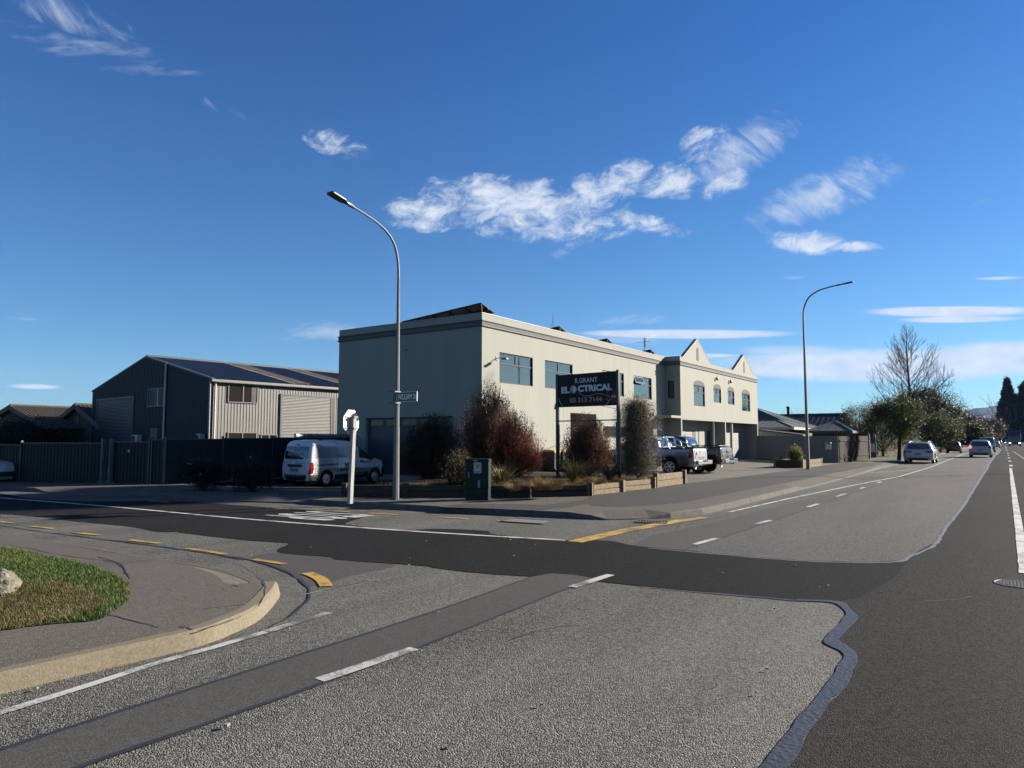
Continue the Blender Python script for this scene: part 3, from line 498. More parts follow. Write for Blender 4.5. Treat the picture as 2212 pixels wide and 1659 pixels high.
# small stones and debris on the tar
db = MB()
for i in range(60):
    u = rnd.random(); x, y = rnd.uniform(-9, -1), rnd.uniform(2, 16); db.box((x, y, .022), (rnd.uniform(.01, .03), rnd.uniform(.01, .025), .012), rnd.uniform(0, 3))
struct(db.build('loose_chips', mat('debris', (.4, .39, .36), .9)), 'stuff')
# drain grates and manholes
def manhole(u, r, label, grp=None):
    t = thing('manhole_cover', label, 'manhole cover', (u[0], u[1], .004))
    MB().lathe((0, 0, 0), (0, 0, 1), [(r * .93, .0), (r * .93, .006), (r, .006), (r, 0)], 32).build('rim', mat('cast_iron', (.07, .068, .065), .6, metal=.4), t)
    m = MB().lathe((0, 0, 0), (0, 0, 1), [(r * .92, 0), (0.001, .001)], 32)
    for i in range(-7, 8):
        for j in range(-7, 8):
            if math.hypot(i, j) < 7.2: m.box((i * r / 8, j * r / 8, .004), (r / 13, r / 13, .006))
    m.build('lid', mat('cast_iron_lid', (.10, .098, .095), .6, metal=.4), t)
manhole((0.090, 10.417, 0.000), .28, 'round cast iron manhole cover in the dark lane at the right edge')
def grate(q, a, b, rz, label):
    t = thing('drain_grate', label, 'drain grate', (q[0], q[1], .012), rz); m = MB()
    for x in (-a / 2, a / 2): m.box((x, 0, .004), (.04, b, .012))
    for y in (-b / 2, b / 2): m.box((0, y, .004), (a, .04, .012))
    m.build('frame', MATS['cast_iron'], t); m = MB(); n = int(a / .055)
    for i in range(1, n): m.box((-a / 2 + a * i / n, 0, .004), (.018, b - .04, .010))
    m.build('bars', MATS['cast_iron_lid'], t); MB().box((0, 0, -.004), (a - .02, b - .02, .004)).build('pit', dark_m, t)
grate((-8.238, 12.489, 0.000), .95, .62, .1, 'iron kerbside drain grate before the corner with the electrical cabinet')
grate((-6.047, 13.803, 0.000), .6, .34, .3, 'iron drain grate at the top end of the yellow line')
# grass blades of the near lawn
gm = leaf_mat('grass_blades', (.035, .062, .010), (.075, .125, .020), (.15, .15, .045), 1.1, .25)
from mathutils import geometry
def inside(x, y, poly):
    c = False; j = len(poly) - 1
    for i in range(len(poly)):
        if (poly[i][1] > y) != (poly[j][1] > y) and x < (poly[j][0] - poly[i][0]) * (y - poly[i][1]) / (poly[j][1] - poly[i][1]) + poly[i][0]: c = not c
        j = i
    return c
def grass(name, poly, n, h, z, m, seed, bx=None):
    r = np.random.default_rng(seed); xs = [p[0] for p in poly]; ys = [p[1] for p in poly]
    if bx: xs, ys = bx
    P = []
    while len(P) < n:
        for x, y in r.uniform((min(xs), min(ys)), (max(xs), max(ys)), (n, 2)):
            if inside(x, y, poly): P.append((x, y))
    P = np.array(P[:n]); k = len(P); hh = h * r.uniform(.5, 1.25, k) * (1 + .35 * np.sin(P[:, 0] * 3.1) * np.cos(P[:, 1] * 2.7)); a = r.uniform(0, 6.28, k); lean = r.uniform(.1, .9, k) * hh
    b0 = np.stack([P[:, 0], P[:, 1], np.full(k, z)], 1); sx = np.stack([np.cos(a + 1.57), np.sin(a + 1.57), np.zeros(k)], 1) * .004
    tip = b0 + np.stack([np.cos(a) * lean, np.sin(a) * lean, hh], 1)
    v = np.stack([b0 - sx, b0 + sx, tip], 1).reshape(-1, 3); f = np.arange(3 * k).reshape(-1, 3)
    return struct(np_obj(name, v, f, m), 'stuff')
gi = jitter(gr, .04, 4)
bx_ = ([-13.5, -5.6], [min(p[1] for p in gi), max(p[1] for p in gi)])
grass('lawn_grass', gi, 52000, .035, .133, gm, 3, bx_)
dry = jitter([(-9.664, 2.674), (-8.719, 3.444), (-8.560, 3.673), (-7.901, 3.614), (-7.305, 3.516), (-6.802, 3.199), (-6.776, 2.904), (-6.909, 2.541), (-7.212, 1.739)], .1, 5)
grass('dry_grass', dry, 24000, .040, .133, leaf_mat('grass_dry', (.075, .050, .018), (.14, .095, .04), (.21, .16, .08), 2.5, .2), 4, bx_)
# cracks, scuffs and oil spots on the carriageway
oil = mat('oil_stain', (.05, .05, .05), .6, col2=(.10, .10, .10), scale=14, contrast=.7)
for q in ([(-6.425, 5.158), (-6.479, 5.589), (-6.397, 6.233)], [(-6.826, 6.330), (-6.651, 6.640), (-6.363, 6.763)], [(-0.757, 8.753), (-0.519, 8.970), (-0.365, 9.293)], [(-3.526, 5.058), (-3.463, 5.549), (-3.302, 5.854)]):
    struct(ribbon('crack', jitter(smooth_line(q, 5), .02, 6), .010, .0125, tar_dark, jit=1.3))
# ---------------------------------------------------------------- the white corner building
XW, XL, Y0, YI, X2, Y1 = -17.92, -26.72, 23.69, 43.40, -16.91, 60.65
Z0, ZT = .10, 7.04
dk_glass = mat('dull_glass', (.035, .03, .026), .15, spec=.4)
bld = thing('commercial_building', 'two storey cream plastered building with flat parapet, grey band and two pointed gables', 'building', (XW, Y0, 0))
bld.location = (0, 0, 0)
mb = MB()
FY, FX = (0, 1, 0), (1, 0, 0)
wins = [(24.96, 27.62), (28.68, 31.33), (34.62, 37.27), (38.61, 41.19)]
holes = [(a - Y0, b - Y0, 4.17, 5.51) for a, b in wins] + [(31.08 - Y0, 33.85 - Y0, Z0, 3.06, 1.3), (34.74 - Y0, 41.3 - Y0, 1.82, 2.44)]
wall(mb, (XW, Y0, 0), FY, FX, YI - Y0, Z0, ZT, holes, .11)
wall(mb, (XL, Y0, 0), FX, (0, -1, 0), XW - XL, Z0, ZT, [(1.94, 7.22, Z0, 2.72, .22)])
wall(mb, (XL, Y0, 0), FX, (0, -1, 0), XW - XL, -.2, Z0)
mb.box2((XL, Y0 + .01, Z0), (XL + .01, YI + 17, ZT)); mb.box2((XL, Y1 - .05, Z0), (X2 - .01, Y1, ZT))
mb.box2((XW - 1.32, 31.0, Z0), (XW - 1.30, 33.9, 3.1))
# parapet inner faces and roof deck
MB().box2((XL + .21, Y0 + .21, ZT - .5), (XW - .21, YI + 17, ZT - .45)).build('roof', mat('roof_membrane', (.10, .105, .11), .8), bld)
for a, b in (((XL + .012, Y0 + .002, ZT), (XW - .002, Y0 + .2, ZT + .012)), ((XW - .2, Y0 + .2, ZT), (XW - .002, YI, ZT + .012)), ((XL + .012, Y0 + .2, ZT), (XL + .2, Y1, ZT + .012))): mb.box2(a, b)
mb.box2((XW - .2, Y0 + .2, ZT - .45), (XW - .19, YI, ZT)); mb.box2((XL + .19, Y0 + .2, ZT - .45), (XL + .2, Y1, ZT))
# block two: upper storey front, its side face, gabled parapet
B1h = [(45.76 - YI, 47.89 - YI, 3.97, 5.35), (49.71 - YI, 51.34 - YI, 4.36, 5.35), (52.86 - YI, 54.45 - YI, 4.36, 5.35), (56.35 - YI, 58.5 - YI, 3.97, 5.35)]
B1h = [(a, b, c, 5.36) for a, b, c, d in B1h]
wall(mb, (X2, YI, 0), FY, FX, Y1 - YI, 3.0, 7.0, B1h, .1)
wall(mb, (XW + .001, YI, 0), FX, (0, -1, 0), X2 - XW - .001, 3.19, 7.04, [(.16, .58, 4.37, 5.5)], .08)
wall(mb, (XW + .001, YI + .001, 0), FX, (0, -1, 0), X2 - XW - .02, Z0, 3.19)
mb.box2((X2 - .2, YI + .002, 7.0), (X2 - .002, Y1, 7.04))
gab = [(43.92, 7.04), (46.62, 8.52), (49.31, 7.04), (54.4, 7.04), (57.15, 8.50), (59.95, 7.04)]
for k in (0, 3):
    g = gab[k:k + 3]; mb.prism([(a, b) for a, b in g], (0, 0, 0), FY, (0, 0, 1), FX, X2 - .2, X2 - .003)
# soffit, recess back wall, fins
mb.box2((XW - .05, YI + .02, 3.0), (X2 - .004, Y1 - .06, 3.03))
wall(mb, (XW - .05, YI, 0), FY, FX, Y1 - YI, Z0, 3.0, [(46.7 - YI, 48.8 - YI, Z0, 2.5, .1), (51.1 - YI, 52.07 - YI, Z0, 2.4, .1), (55.5 - YI, 59.5 - YI, Z0, 2.5, .1)])
for y in (YI + .005, 52.1, Y1 - .22): mb.box2((XW - .04, y, Z0), (X2 - .002, y + .2, 3.0))
body = mb.build('walls', plaster, bld, fix=False)
mb = MB(); mb.box2((X2 - .3, 54.1, Z0), (X2 - .12, 54.28, 3.0)); mb.build('column', plaster, bld)
mb = MB(); mb.tube([(X2 - .12, 49.9, Z0), (X2 - .12, 49.9, 3.0)], .05); mb.build('downpipe', white_m, bld)
mb = MB(); mb.box2((XW + .01, 41.75, 3.07), (X2 + .02, YI - .01, 3.22)); mb.build('canopy', plaster, bld)
# control joints
mb = MB()
for y, a, b in ((30.4, .2, 3.9), (36.0, 2.6, 7.0), (26.2 + 6.2, 3.1, 4.1), (37.9, 2.5, 7.0)): MB().box2((XW - .001, y, a), (XW + .0015, y + .014, b)).build('control_joint', mat('joint', (.30, .28, .235), .9), bld)
MB().box2((X2 - .001, 52.1, 3.0), (X2 + .002, 52.125, 7.0)).build('control_joint', MATS['joint'], bld)
# band with two ledges
mb = MB(); led = MB()
for z0_, z1_, pr, m_ in ((6.74, 6.98, .035, mb), (6.70, 6.745, .09, led), (6.965, 7.0 - .012, .09, led)):
    pass
def bandrun(mbx, z0_, z1_, pr):
    mbx.box2((XL - pr, Y0 - pr, z0_), (XW + pr, Y0 - .001, z1_)); mbx.box2((XL - pr, Y0, z0_), (XL - .001, YI + 8, z1_))
    mbx.box2((XW + .001, Y0, z0_), (XW + pr, YI - pr, z1_)); mbx.box2((XW + pr + .001, YI - pr, z0_), (X2 + pr, YI - .001, z1_)); mbx.box2((X2 + .001, YI, z0_), (X2 + pr, Y1 + pr, z1_))
bandrun(mb, 6.53, 6.72, .03); mb.build('band', band_m, bld); bandrun(led, 6.495, 6.53, .07); bandrun(led, 6.72, 6.755, .07); led.build('ledges', ledge_m, bld)
mb = MB(); mb.box2((XL - .01, Y0 - .015, ZT + .012), (XW + .015, Y0 + .21, ZT + .035)); mb.box2((XW - .21, Y0 + .21, ZT + .012), (XW + .015, YI, ZT + .035)); cap_m = mat('cap_flashing', (.42, .41, .38), .5); mb.build('capping', cap_m, bld)
MB().box2((XW + .015, YI - .015, ZT + .0), (X2 + .015, YI + .2, ZT + .03)).build('capping', cap_m, bld)
for k in (0, 3):
    mb = MB()
    for i in (0, 1):
        (a, za), (b, zb) = gab[k + i], gab[k + i + 1]; d = Vector((0, b - a, zb - za)); n = Vector((0, -d.z, d.y)).normalized() * (1 if d.y > 0 else -1)
        mb.add([Vector((x, a, za)) + n * h for x in (X2 - .22, X2 + .015) for h in (0, .03)] + [Vector((x, b, zb)) + n * h for x in (X2 - .22, X2 + .015) for h in (0, .03)], [(0, 1, 3, 2), (4, 6, 7, 5), (0, 4, 5, 1), (2, 3, 7, 6), (1, 5, 7, 3), (0, 2, 6, 4)])
    mb.build('capping', cap_m, bld)
for (a, b) in ((46.42, 46.82), (56.95, 57.35)):
    mb = MB(); p = [(a, 6.95 + .1), (b, 7.05), (b, 7.75)] + [((a + b) / 2 + .2 * math.cos(t), 7.75 + .2 * math.sin(t)) for t in (PI / 4, PI / 2, 3 * PI / 4)] + [(a, 7.75)]
    mb.prism(p, (0, 0, 0), FY, (0, 0, 1), FX, X2 - .01, X2 + .006); mb.build('gable_panel', arch_m, bld)
for a, b in wins:
    w = window(bld, (XW, 0, 0), FY, FX, a, b, 4.17, 5.51, frame_m, glass_m, .1, .055, (5.03,), (((a + b) / 2, 5.03, 5.51),))
window(bld, (XW, 0, 0), FY, FX, 34.74, 41.3, 1.82, 2.44, frame_m, dk_glass, .1, .05, (), tuple((34.74 + i * 1.64, 1.82, 2.44) for i in (1, 2, 3)))
# open top lights of the third and fourth window
for y0_, y1_ in ((38.66, 39.88), (34.68, 35.92)):
    mb = MB(); O = Vector((XW - .05, 0, 5.46)); B = Vector((.30, 0, -.95)).normalized(); N = Vector((.95, 0, .30)).normalized()
    for q in ((y0_, y1_, 0, .05), (y0_, y1_, .36, .41), (y0_, y0_ + .05, .05, .36), (y1_ - .05, y1_, .05, .36)): mb.obox(O, FY, B, N, q[0], q[1], q[2], q[3], 0, .04)
    w = mb.build('window_sash', frame_m, bld); MB().obox(O, FY, B, N, y0_ + .02, y1_ - .02, .02, .39, .01, .02).build('pane', glass_m, w)
for (a, b, z, d) in B1h:
    a += YI; b += YI
    mid = 4.95 if z > 4.2 else 4.9
    window(bld, (X2, 0, 0), FY, FX, a, b, z, 5.36, frame_m, glass_m, .09, .05, (mid,), (((a + b) / 2, mid, 5.36),))
    mb = MB(); n = 10; r = (b - a) / 2; hgt = .33
    mb.prism([(a, 5.36)] + [((a + b) / 2 - r * math.cos(PI * i / n), 5.36 + .02 + hgt * math.sin(PI * i / n) ** .8) for i in range(n + 1)] + [(b, 5.36)], (0, 0, 0), FY, (0, 0, 1), FX, X2 - .01, X2 + .008); mb.build('arch_panel', arch_m, bld)
window(bld, (XW, YI, 0), FX, (0, -1, 0), .161, .579, 4.37, 5.5, frame_m, glass_m, .07, .045)
# garage door in the shaded end wall
gd = MB(); O = (XL + 1.94, Y0 + .22, 0); w_, h_ = 5.28, 2.62
for i in range(12):
    z0_ = Z0 + i * h_ / 12; gd.obox(O, FX, (0, 0, 1), (0, -1, 0), 0, w_, z0_ + .008, z0_ + h_ / 12 - .008, 0, .045)
gd.obox(O, FX, (0, 0, 1), (0, -1, 0), 0, w_, Z0, Z0 + h_, -.02, .03)
g_ = gd.build('garage_door', door_blue, bld)
for i in range(5):
    a = .14 + i * 1.035; p = MB(); p.obox(O, FX, (0, 0, 1), (0, -1, 0), a, a + .86, 2.36, 2.62, .045, .05); p.build('door_window', dk_glass, g_)
    p = MB()
    for q in ((a - .03, a + .89, 2.62, 2.65), (a - .03, a + .89, 2.33, 2.36), (a - .03, a, 2.36, 2.62), (a + .86, a + .89, 2.36, 2.62)): p.obox(O, FX, (0, 0, 1), (0, -1, 0), *q, .045, .062)
    p.build('window_frame', door_blue, g_)
text('568', .24, frame((-21.96, Y0 + .17, 1.49), FX, (0, 0, 1)), white_m, g_, 'house_number', bold=.008)
# garage doors, doors and brown low door in the front recess
for a, b in ((46.7, 48.8), (55.5, 59.5)):
    m = MB()
    for i in range(11): m.box2((XW - .13, a, Z0 + i * .218 + .01), (XW - .09, b, Z0 + (i + 1) * .218 - .008))
    m.box2((XW - .14, a, Z0), (XW - .11, b, 2.5)); m.build('garage_door', roller_lt if a < 50 else mat('roller_mid', (.34, .34, .32), .5), bld)
    m = MB(); m.box2((XW - .045, a - .05, 2.5), (XW - .01, b + .05, 2.56)); m.build('lintel_trim', white_m, bld)
d_ = MB().box2((XW - .13, 51.1, Z0), (XW - .09, 52.07, 2.4)).build('door', mat('door_grey', (.08, .085, .09), .5), bld)
MB().box2((XW - .09, 51.3, 1.3), (XW - .085, 51.85, 2.2)).build('door_pane', glass_m, d_)
gd2 = MB(); gd2.box2((XL + 1.94, Y0 + .17, -.15), (XL + 7.22, Y0 + .22, Z0)); gd2.build('door_seal', door_blue, g_)
MB().box2((XW - .045, 49.4, Z0), (XW - .02, 50.9, 2.5)).build('pier', plaster, bld)
d_ = MB().box2((XW - 1.29, 31.6, Z0), (XW - 1.25, 32.6, 2.3)).build('door', mat('door_grey2', (.11, .11, .11), .5), bld); MB().box2((XW - 1.25, 31.75, .9), (XW - 1.245, 32.45, 2.15)).build('door_pane', glass_m, d_)
# things fixed on or standing on the building
def lamp_wall(name, label, p, arm=.35, down=0):
    t = thing(name, label, 'wall light', p); MB().tube([(0, 0, 0), (arm * .5, 0, .03 - down), (arm, 0, .0 - down)], .018, 6).build('arm', galv, t)
    MB().box((arm + .12, 0, -.03 - down), (.26, .16, .07)).build('lamp_head', mat('lamp_grey', (.10, .10, .10), .4), t); MB().box((.012, 0, 0), (.024, .12, .16)).build('bracket', galv, t)
lamp_wall('wall_light', 'small grey floodlight on an arm beside the first upper window', (XW, 24.75, 5.2), .32)
def lamp_dome(label, p, nm='wall_light', cat='wall light'):
    t = thing(nm, label, cat, p, group=None); MB().lathe((0, 0, .12), (0, 0, -1), [(.02, 0), (.06, .03), (.09, .2), (.07, .25), (.0, .26)], 12).build('lamp_shade', mat('lamp_body', (.14, .14, .145), .4), t); MB().box((-.04, 0, .03), (.08, .06, .1)).build('bracket', galv, t)
lamp_dome('small grey cone light on the wall above the recessed doorway', (XW + .11, (-17.900, 29.828, 3.371)[1], 3.42))
lamp_dome('left one of the two little lights under the band of the gabled wing', (X2 + .11, 50.25, 6.1)); lamp_dome('right one of the two little lights under the band of the gabled wing', (X2 + .11, 53.35, 6.1))
lamp_dome('small hanging cable lamp at the end of the wire by the canopy', (XW + .12, (-17.900, 41.111, 3.272)[1], 3.28), 'wall_light')
cb = MB(); p0 = Vector((XW + .12, (-17.900, 41.116, 3.416)[1], 3.42)); p1 = Vector((-17.000, 29.399, 3.329)); p1.x = -13.3; p1 = Vector((-11.6, 21.3, 2.96)); cb.tube([p0.lerp(p1, i / 10) - Vector((0, 0, .35 * 4 * (i / 10) * (1 - i / 10) * .3)) for i in range(11)], .012, 5)
tag(cb.build('power_cable', black_m), 'thin dark cable strung from the black business sign to the wall by the canopy', 'cable')
br = MB(); q = (-22.171, 23.600, 5.807)
br.tube([(q[0], Y0, q[2]), (q[0], Y0 - .12, q[2]), (q[0] + .06, Y0 - .14, q[2] + .16)], .012, 5); br.tube([(q[0] - .12, Y0 - .02, q[2] - .08), (q[0] - .12, Y0 - .1, q[2] - .02), (q[0], Y0 - .08, q[2] - .06), (q[0] + .02, Y0 - .02, q[2])], .012, 5)
tag(br.build('cable_bracket', galv), 'little metal cable bracket high on the shaded end wall', 'bracket')
# solar panels
pan = mat('solar_cell', (.01, .012, .02), .15, coat=1); rail = mat('panel_frame', (.02, .02, .022), .6, spec=.1)
def solar(x0, x1, y, z, n, label, tilt=18):
    t = thing('solar_panel', label, 'solar panels', (x0, y, z), group='solar panel rows on the flat roof'); t.rotation_euler = (0, R(-4.7), 0); w = (x1 - x0) / n; A = Vector((1, 0, 0)); B = Vector((0, math.cos(R(tilt)), -math.sin(R(tilt)))); N = A.cross(B); 
    if N.z < 0: N = -N
    for i in range(n):
        m = MB(); m.obox((0, 0, .38), A, B, N, i * w + .01, (i + 1) * w - .01, 0, 1.0, 0, .035); m.build('panel_frame', rail, t)
        m = MB(); m.obox((0, 0, .38), A, B, N, i * w + .04, (i + 1) * w - .04, .03, .97, .036, .04); m.build('panel', pan, t)
        m = MB(); m.obox((0, 0, .38), A, B, N, i * w + .06, (i + 1) * w - .06, .05, .95, -.006, -.001); m.build('panel_back', mat('panel_back', (.10, .10, .10), .6), t)
    m = MB(); m.obox((0, 0, .38), A, B, N, 0, x1 - x0, .5, .56, -.07, -.01)
    for i in range(n + 1): m.box((min(i * w + .05, x1 - x0 - .05), .06, .19 - .25), (.04, .04, .86))
    m.build('mounting_frame', rail, t)
solar(-23.4, -18.6, 24.6, 6.92, 5, 'long row of tilted solar panels nearest the shaded end of the roof')
solar(-23.4, -18.35, 30.9, 6.66, 5, 'second row of tilted solar panels, just showing over the parapet')
solar(-23.4, -18.35, 36.2, 6.66, 5, 'third row of tilted solar panels, just showing over the parapet')
solar(-23.4, -18.35, 42.3, 6.66, 5, 'last row of tilted solar panels, furthest from the shaded end')
# antennas
q = (-19.200, 31.568, 7.997); t = thing('antenna', 'thin spike antenna with splayed legs on the long roof', 'antenna', (-19.2, q[1], 6.6)); MB().tube([(0, 0, 0), (0, 0, q[2] - 6.6 + .35)], .02, 5).build('mast', galv, t)
m = MB(); [m.tube([(0, 0, q[2] - 6.9 + .25), (.16 * math.cos(a), .16 * math.sin(a), q[2] - 6.9 - .1)], .008, 4) for a in (0, 2.1, 4.2)]; m.build('guy_legs', galv, t)
t = thing('tv_antenna', 'rooftop TV aerial with crossed rods near the gabled wing', 'antenna', (-19.0, 42.6, 6.6)); zt = 8.35; MB().tube([(0, 0, 0), (0, 0, zt - 6.6)], .022, 5).build('mast', galv, t)
m = MB(); m.tube([(.35, -.6, zt - 7.0), (-.2, .5, zt - 6.75)], .012, 4); [m.tube([(.35 - .11 * i, -.6 + .22 * i, zt - 7.28), (.35 - .11 * i, -.6 + .22 * i, zt - 6.7)], .008, 4) for i in range(5)]; m.tube([(-.5, 0, zt - 6.9), (.5, 0, zt - 6.9)], .012, 4); m.build('rods', galv, t)

# ---------------------------------------------------------------- blue-grey steel shed behind the fence
SA = Vector((-36.0, 22.75, 0)); SD = Vector((-16.08, 1.27, 0)).normalized(); SN = Vector((-SD.y, SD.x, 0)) * 1
if SN.y > 0: SN = -SN
SB = -SN; SW, SH, SZ, SL = 16.12, 5.05, 6.85, 34.0
shed = thing('steel_shed', 'big dark blue-grey ribbed steel shed with gable end, roller doors and skylight strips', 'shed'); Zv = Vector((0, 0, 1))
prof = lambda a: SH + (SZ - SH) * (1 - abs(a - SW / 2) / (SW / 2))
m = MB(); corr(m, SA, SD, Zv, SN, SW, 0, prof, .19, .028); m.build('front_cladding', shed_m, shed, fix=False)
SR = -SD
m = MB(); corr(m, SA, SB, Zv, SR, SL, 0, SH, .19, .018); m.build('side_cladding', shed_sunlit, shed, fix=False)
m = MB(); m.obox(SA + SD * SW, SB, Zv, SD, 0, SL, 0, SH, 0, .02); m.obox(SA + SB * SL, SD, Zv, SB, 0, SW, 0, SH, 0, .02); m.build('rear_cladding', shed_m, shed)
sl = math.hypot(SW / 2 + .15, (SZ - SH) * (1 + .15 / (SW / 2)))
RB = (SD * (SW / 2) + Zv * (SZ - SH)).normalized(); RN = RB.cross(SB); RN = RN if RN.z > 0 else -RN
RB2 = (-SD * (SW / 2) + Zv * (SZ - SH)).normalized(); RN2 = RB2.cross(SB); RN2 = RN2 if RN2.z > 0 else -RN2
eo = SA - RB * .15 + Zv * (SH + .03)
m = MB(); corr(m, eo, SB, RB, RN, SL, 0, sl, .28, .045, flatr=.6); corr(m, SA + SD * SW - RB2 * .15 + Zv * (SH + .03), SB, RB2, RN2, SL, 0, sl, .28, .045, flatr=.6); rf = m.build('roof', shed_roof, shed, fix=False)
for k in (5.2, 9.9, 14.8):
    m = MB(); corr(m, eo + RN * .012, SB, RB, RN, 0, 0, 0) if 0 else m.add([], []); 
    m = MB(); corr(m, eo + SB * k + RN * .055, SB, RB, RN, 1.25, .02, sl - .02, .28, .045, flatr=.6); m.build('skylight', clear_sheet, rf, fix=False)
m = MB(); m.obox(eo, SB, RB, RN, -.05, .12, -.03, sl, -.02, .075); m.obox(SA + SD * SW - RB2 * .15 + Zv * (SH + .03), SB, RB2, RN2, -.05, .12, -.03, sl, -.02, .075); m.tube([eo + RB * sl + RN * .06, eo + RB * sl + SB * SL + RN * .06], .09, 6)
m.obox(SA, SD, Zv, SN, -.02, .14, 0, SH, .028, .045); m.obox(SA, SD, Zv, SN, SW - .14, SW + .02, 0, SH, .028, .045); m.obox(SA, SB, Zv, SR, 0, .14, 0, SH - .05, .028, .045); m.build('flashing', mat('flashing', (.085, .10, .115), .5), shed)
m = MB(); m.obox(SA - RB * .15, SB, Zv, SR, -.08, SL, SH - .10, SH + .03, .03, .15); m.build('gutter', mat('gutter', (.26, .26, .25), .5), shed)
m = MB(); m.tube([SA + SN * .09 + SD * 5.22 + Zv * .1, SA + SN * .09 + SD * 5.22 + Zv * 6.25, SA + SN * .02 + SD * 5.22 + Zv * 6.32], .062, 8); m.build('downpipe', white_m, shed)
m = MB(); m.tube([SA + SR * .1 + SB * .22 + Zv * .1, SA + SR * .1 + SB * .22 + Zv * 4.95], .055, 8); m.tube([SA + SR * .1 + SB * .02 - SN * 0 + Zv * .1 + SN * .08, SA + SR * .1 + SN * .08 + Zv * 4.95], .03, 8); m.build('downpipe', white_m, shed)
def roller(a0, a1, z1, O, A, N, mt, nm='roller_door'):
    m = MB(); n = int((z1 - .1) / .09)
    for i in range(n): z = .1 + (z1 - .1) * i / n; m.tube([O + A * a0 + Zv * (z + .045) + N * .035, O + A * a1 + Zv * (z + .045) + N * .035], .036, 6)
    m.obox(O, A, Zv, N, a0, a1, .1, z1, .0, .04); r = m.build(nm, mt, shed)
    m = MB(); m.obox(O, A, Zv, N, a0 - .1, a0, .1, z1 + .1, .0, .08); m.obox(O, A, Zv, N, a1, a1 + .1, .1, z1 + .1, 0, .08); m.obox(O, A, Zv, N, a0, a1, z1, z1 + .1, 0, .08); m.build('door_frame', MATS['flashing'], r)
roller(9.6, 15.2, 4.38, SA, SD, SN, mat('roller_blue', (.012, .016, .027), .4))
roller(4.45, 8.0, 4.36, SA, SB, SR, roller_lt); roller(8.75, 12.3, 4.36, SA, SB, SR, roller_lt)
m = MB(); m.obox(SA, SB, Zv, SR, 8.02, 8.3, .1, 4.4, .02, .06); m.build('door_jamb', black_m, shed)
dk_glass = mat('dull_glass', (.045, .045, .042), .12, spec=.8, coat=.5); cur = mat('curtain', (.10, .11, .12), .8, col2=(.22, .23, .24), scale=6, stretch=(6, 6, .4))
def swin(a0, a1, z0, z1, A, N, curt=None):
    m = MB(); O = SA + N * .075
    for q in ((a0, a1, z0, z0 + .05), (a0, a1, z1 - .05, z1), (a0, a0 + .05, z0 + .05, z1 - .05), (a1 - .05, a1, z0 + .05, z1 - .05), ((a0 + a1) / 2 - .03, (a0 + a1) / 2 + .03, z0 + .05, z1 - .05)): m.obox(O, A, Zv, N, q[0], q[1], q[2], q[3], -.05, .0)
    w = m.build('window', mat('window_alu', (.22, .22, .21), .5), shed); MB().obox(O, A, Zv, N, a0 + .02, a1 - .02, z0 + .02, z1 - .02, -.045, -.03).build('pane', dk_glass, w)
    for c0, c1 in (curt or ()): MB().obox(O, A, Zv, N, c0, c1, z0 + .06, z1 - .06, -.028, -.026).build('curtain', cur, w)
swin(1.0, 2.85, 3.80, 4.82, SB, SR, ((2.45, 2.78),)); swin(1.05, 2.85, 1.2, 2.13, SB, SR); swin(3.1, 4.2, 1.2, 2.02, SB, SR)
swin(5.35, 7.55, 3.72, 4.84, SD, SN, ((6.5, 7.45), (5.5, 6.2)))
m = MB(); m.obox(SA, SD, Zv, SN, 6.05, 7.0, .1, 2.32, .02, .06); dd = m.build('door', mat('door_teal', (.06, .075, .09), .5), shed); m = MB(); m.obox(SA, SD, Zv, SN, 6.0, 7.05, 2.32, 2.4, .02, .08); m.build('door_frame', MATS['flashing'], dd)
def ac(p, rz, label, w=.8, h=.55, plate=False):
    t = thing('air_conditioner', label, 'air conditioner', p, rz); MB().box((0, 0, h / 2), (w, .3, h)).build('casing', white_m, t, bevel=.02)
    MB().lathe((-.1, -.151, h / 2), (0, -1, 0), [(.2, 0), (.2, .02), (.17, .02), (.17, .005), (0, .005)], 20).build('fan_grille', black_m, t)
rz_s = math.atan2(SD.y, SD.x) + PI
ac(tuple(SA + SD * 8.4 + SN * .25 + Zv * 1.5), rz_s, 'white air conditioner box between the roller door and side door of the steel shed', .75, .5)
ac(tuple(SA + SD * .6 + SN * .2 + Zv * 1.55), rz_s, 'small white fan unit low on the shed wall near its right corner', .5, .48)

# ---------------------------------------------------------------- William Street boundary fence, gate and posts
F0, F1, F2, F3 = Vector((-36.0, 9.40, 0)), Vector((-27.07, 12.91, 0)), Vector((-24.6, 13.85, 0)), Vector((-25.6, 23.6, 0))
def steel_fence(A_, B_, h0, h1, label, name='steel_fence', cat='fence', post=2.4, ends=True, mt=None):
    t = thing(name, label, cat, tuple(A_)); d = (B_ - A_); Lf = d.length; d = d.normalized(); N = Vector((d.y, -d.x, 0)); 
    if N.y > 0 and abs(d.x) > abs(d.y): N = -N
    n = max(1, round(Lf / post)); hz = lambda a: h0 + (h1 - h0) * a / Lf
    for i in range(n):
        a0, a1 = Lf * i / n + .03, Lf * (i + 1) / n - .03
        m = MB(); corr(m, d * a0, d, Zv, N, a1 - a0, .03 if abs(d.x) > abs(d.y) else -.3, lambda a, q=a0: hz(a + q) - .04, .15, .022, flatr=.34); m.build('panel', mt or steel_blue, t, fix=False)
        MB().obox(d * a0, d, Zv, N, 0, a1 - a0, hz(a0) - .045, hz(a0), -.02, .045).build('rail', mat('fence_rail', (.045, .058, .078), .45), t)
    for i in range(n + 1):
        m = MB(); m.box(tuple(d * (Lf * i / n) + Zv * (hz(Lf * i / n) / 2 + .06)), (.06, .08, hz(Lf * i / n) + .03 - .0), math.atan2(d.y, d.x)); m.build('post', MATS['fence_rail'], t)
    return t
Gt = (-26.721, 13.015, 0.130); G2 = (-25.2, 13.62, .13)
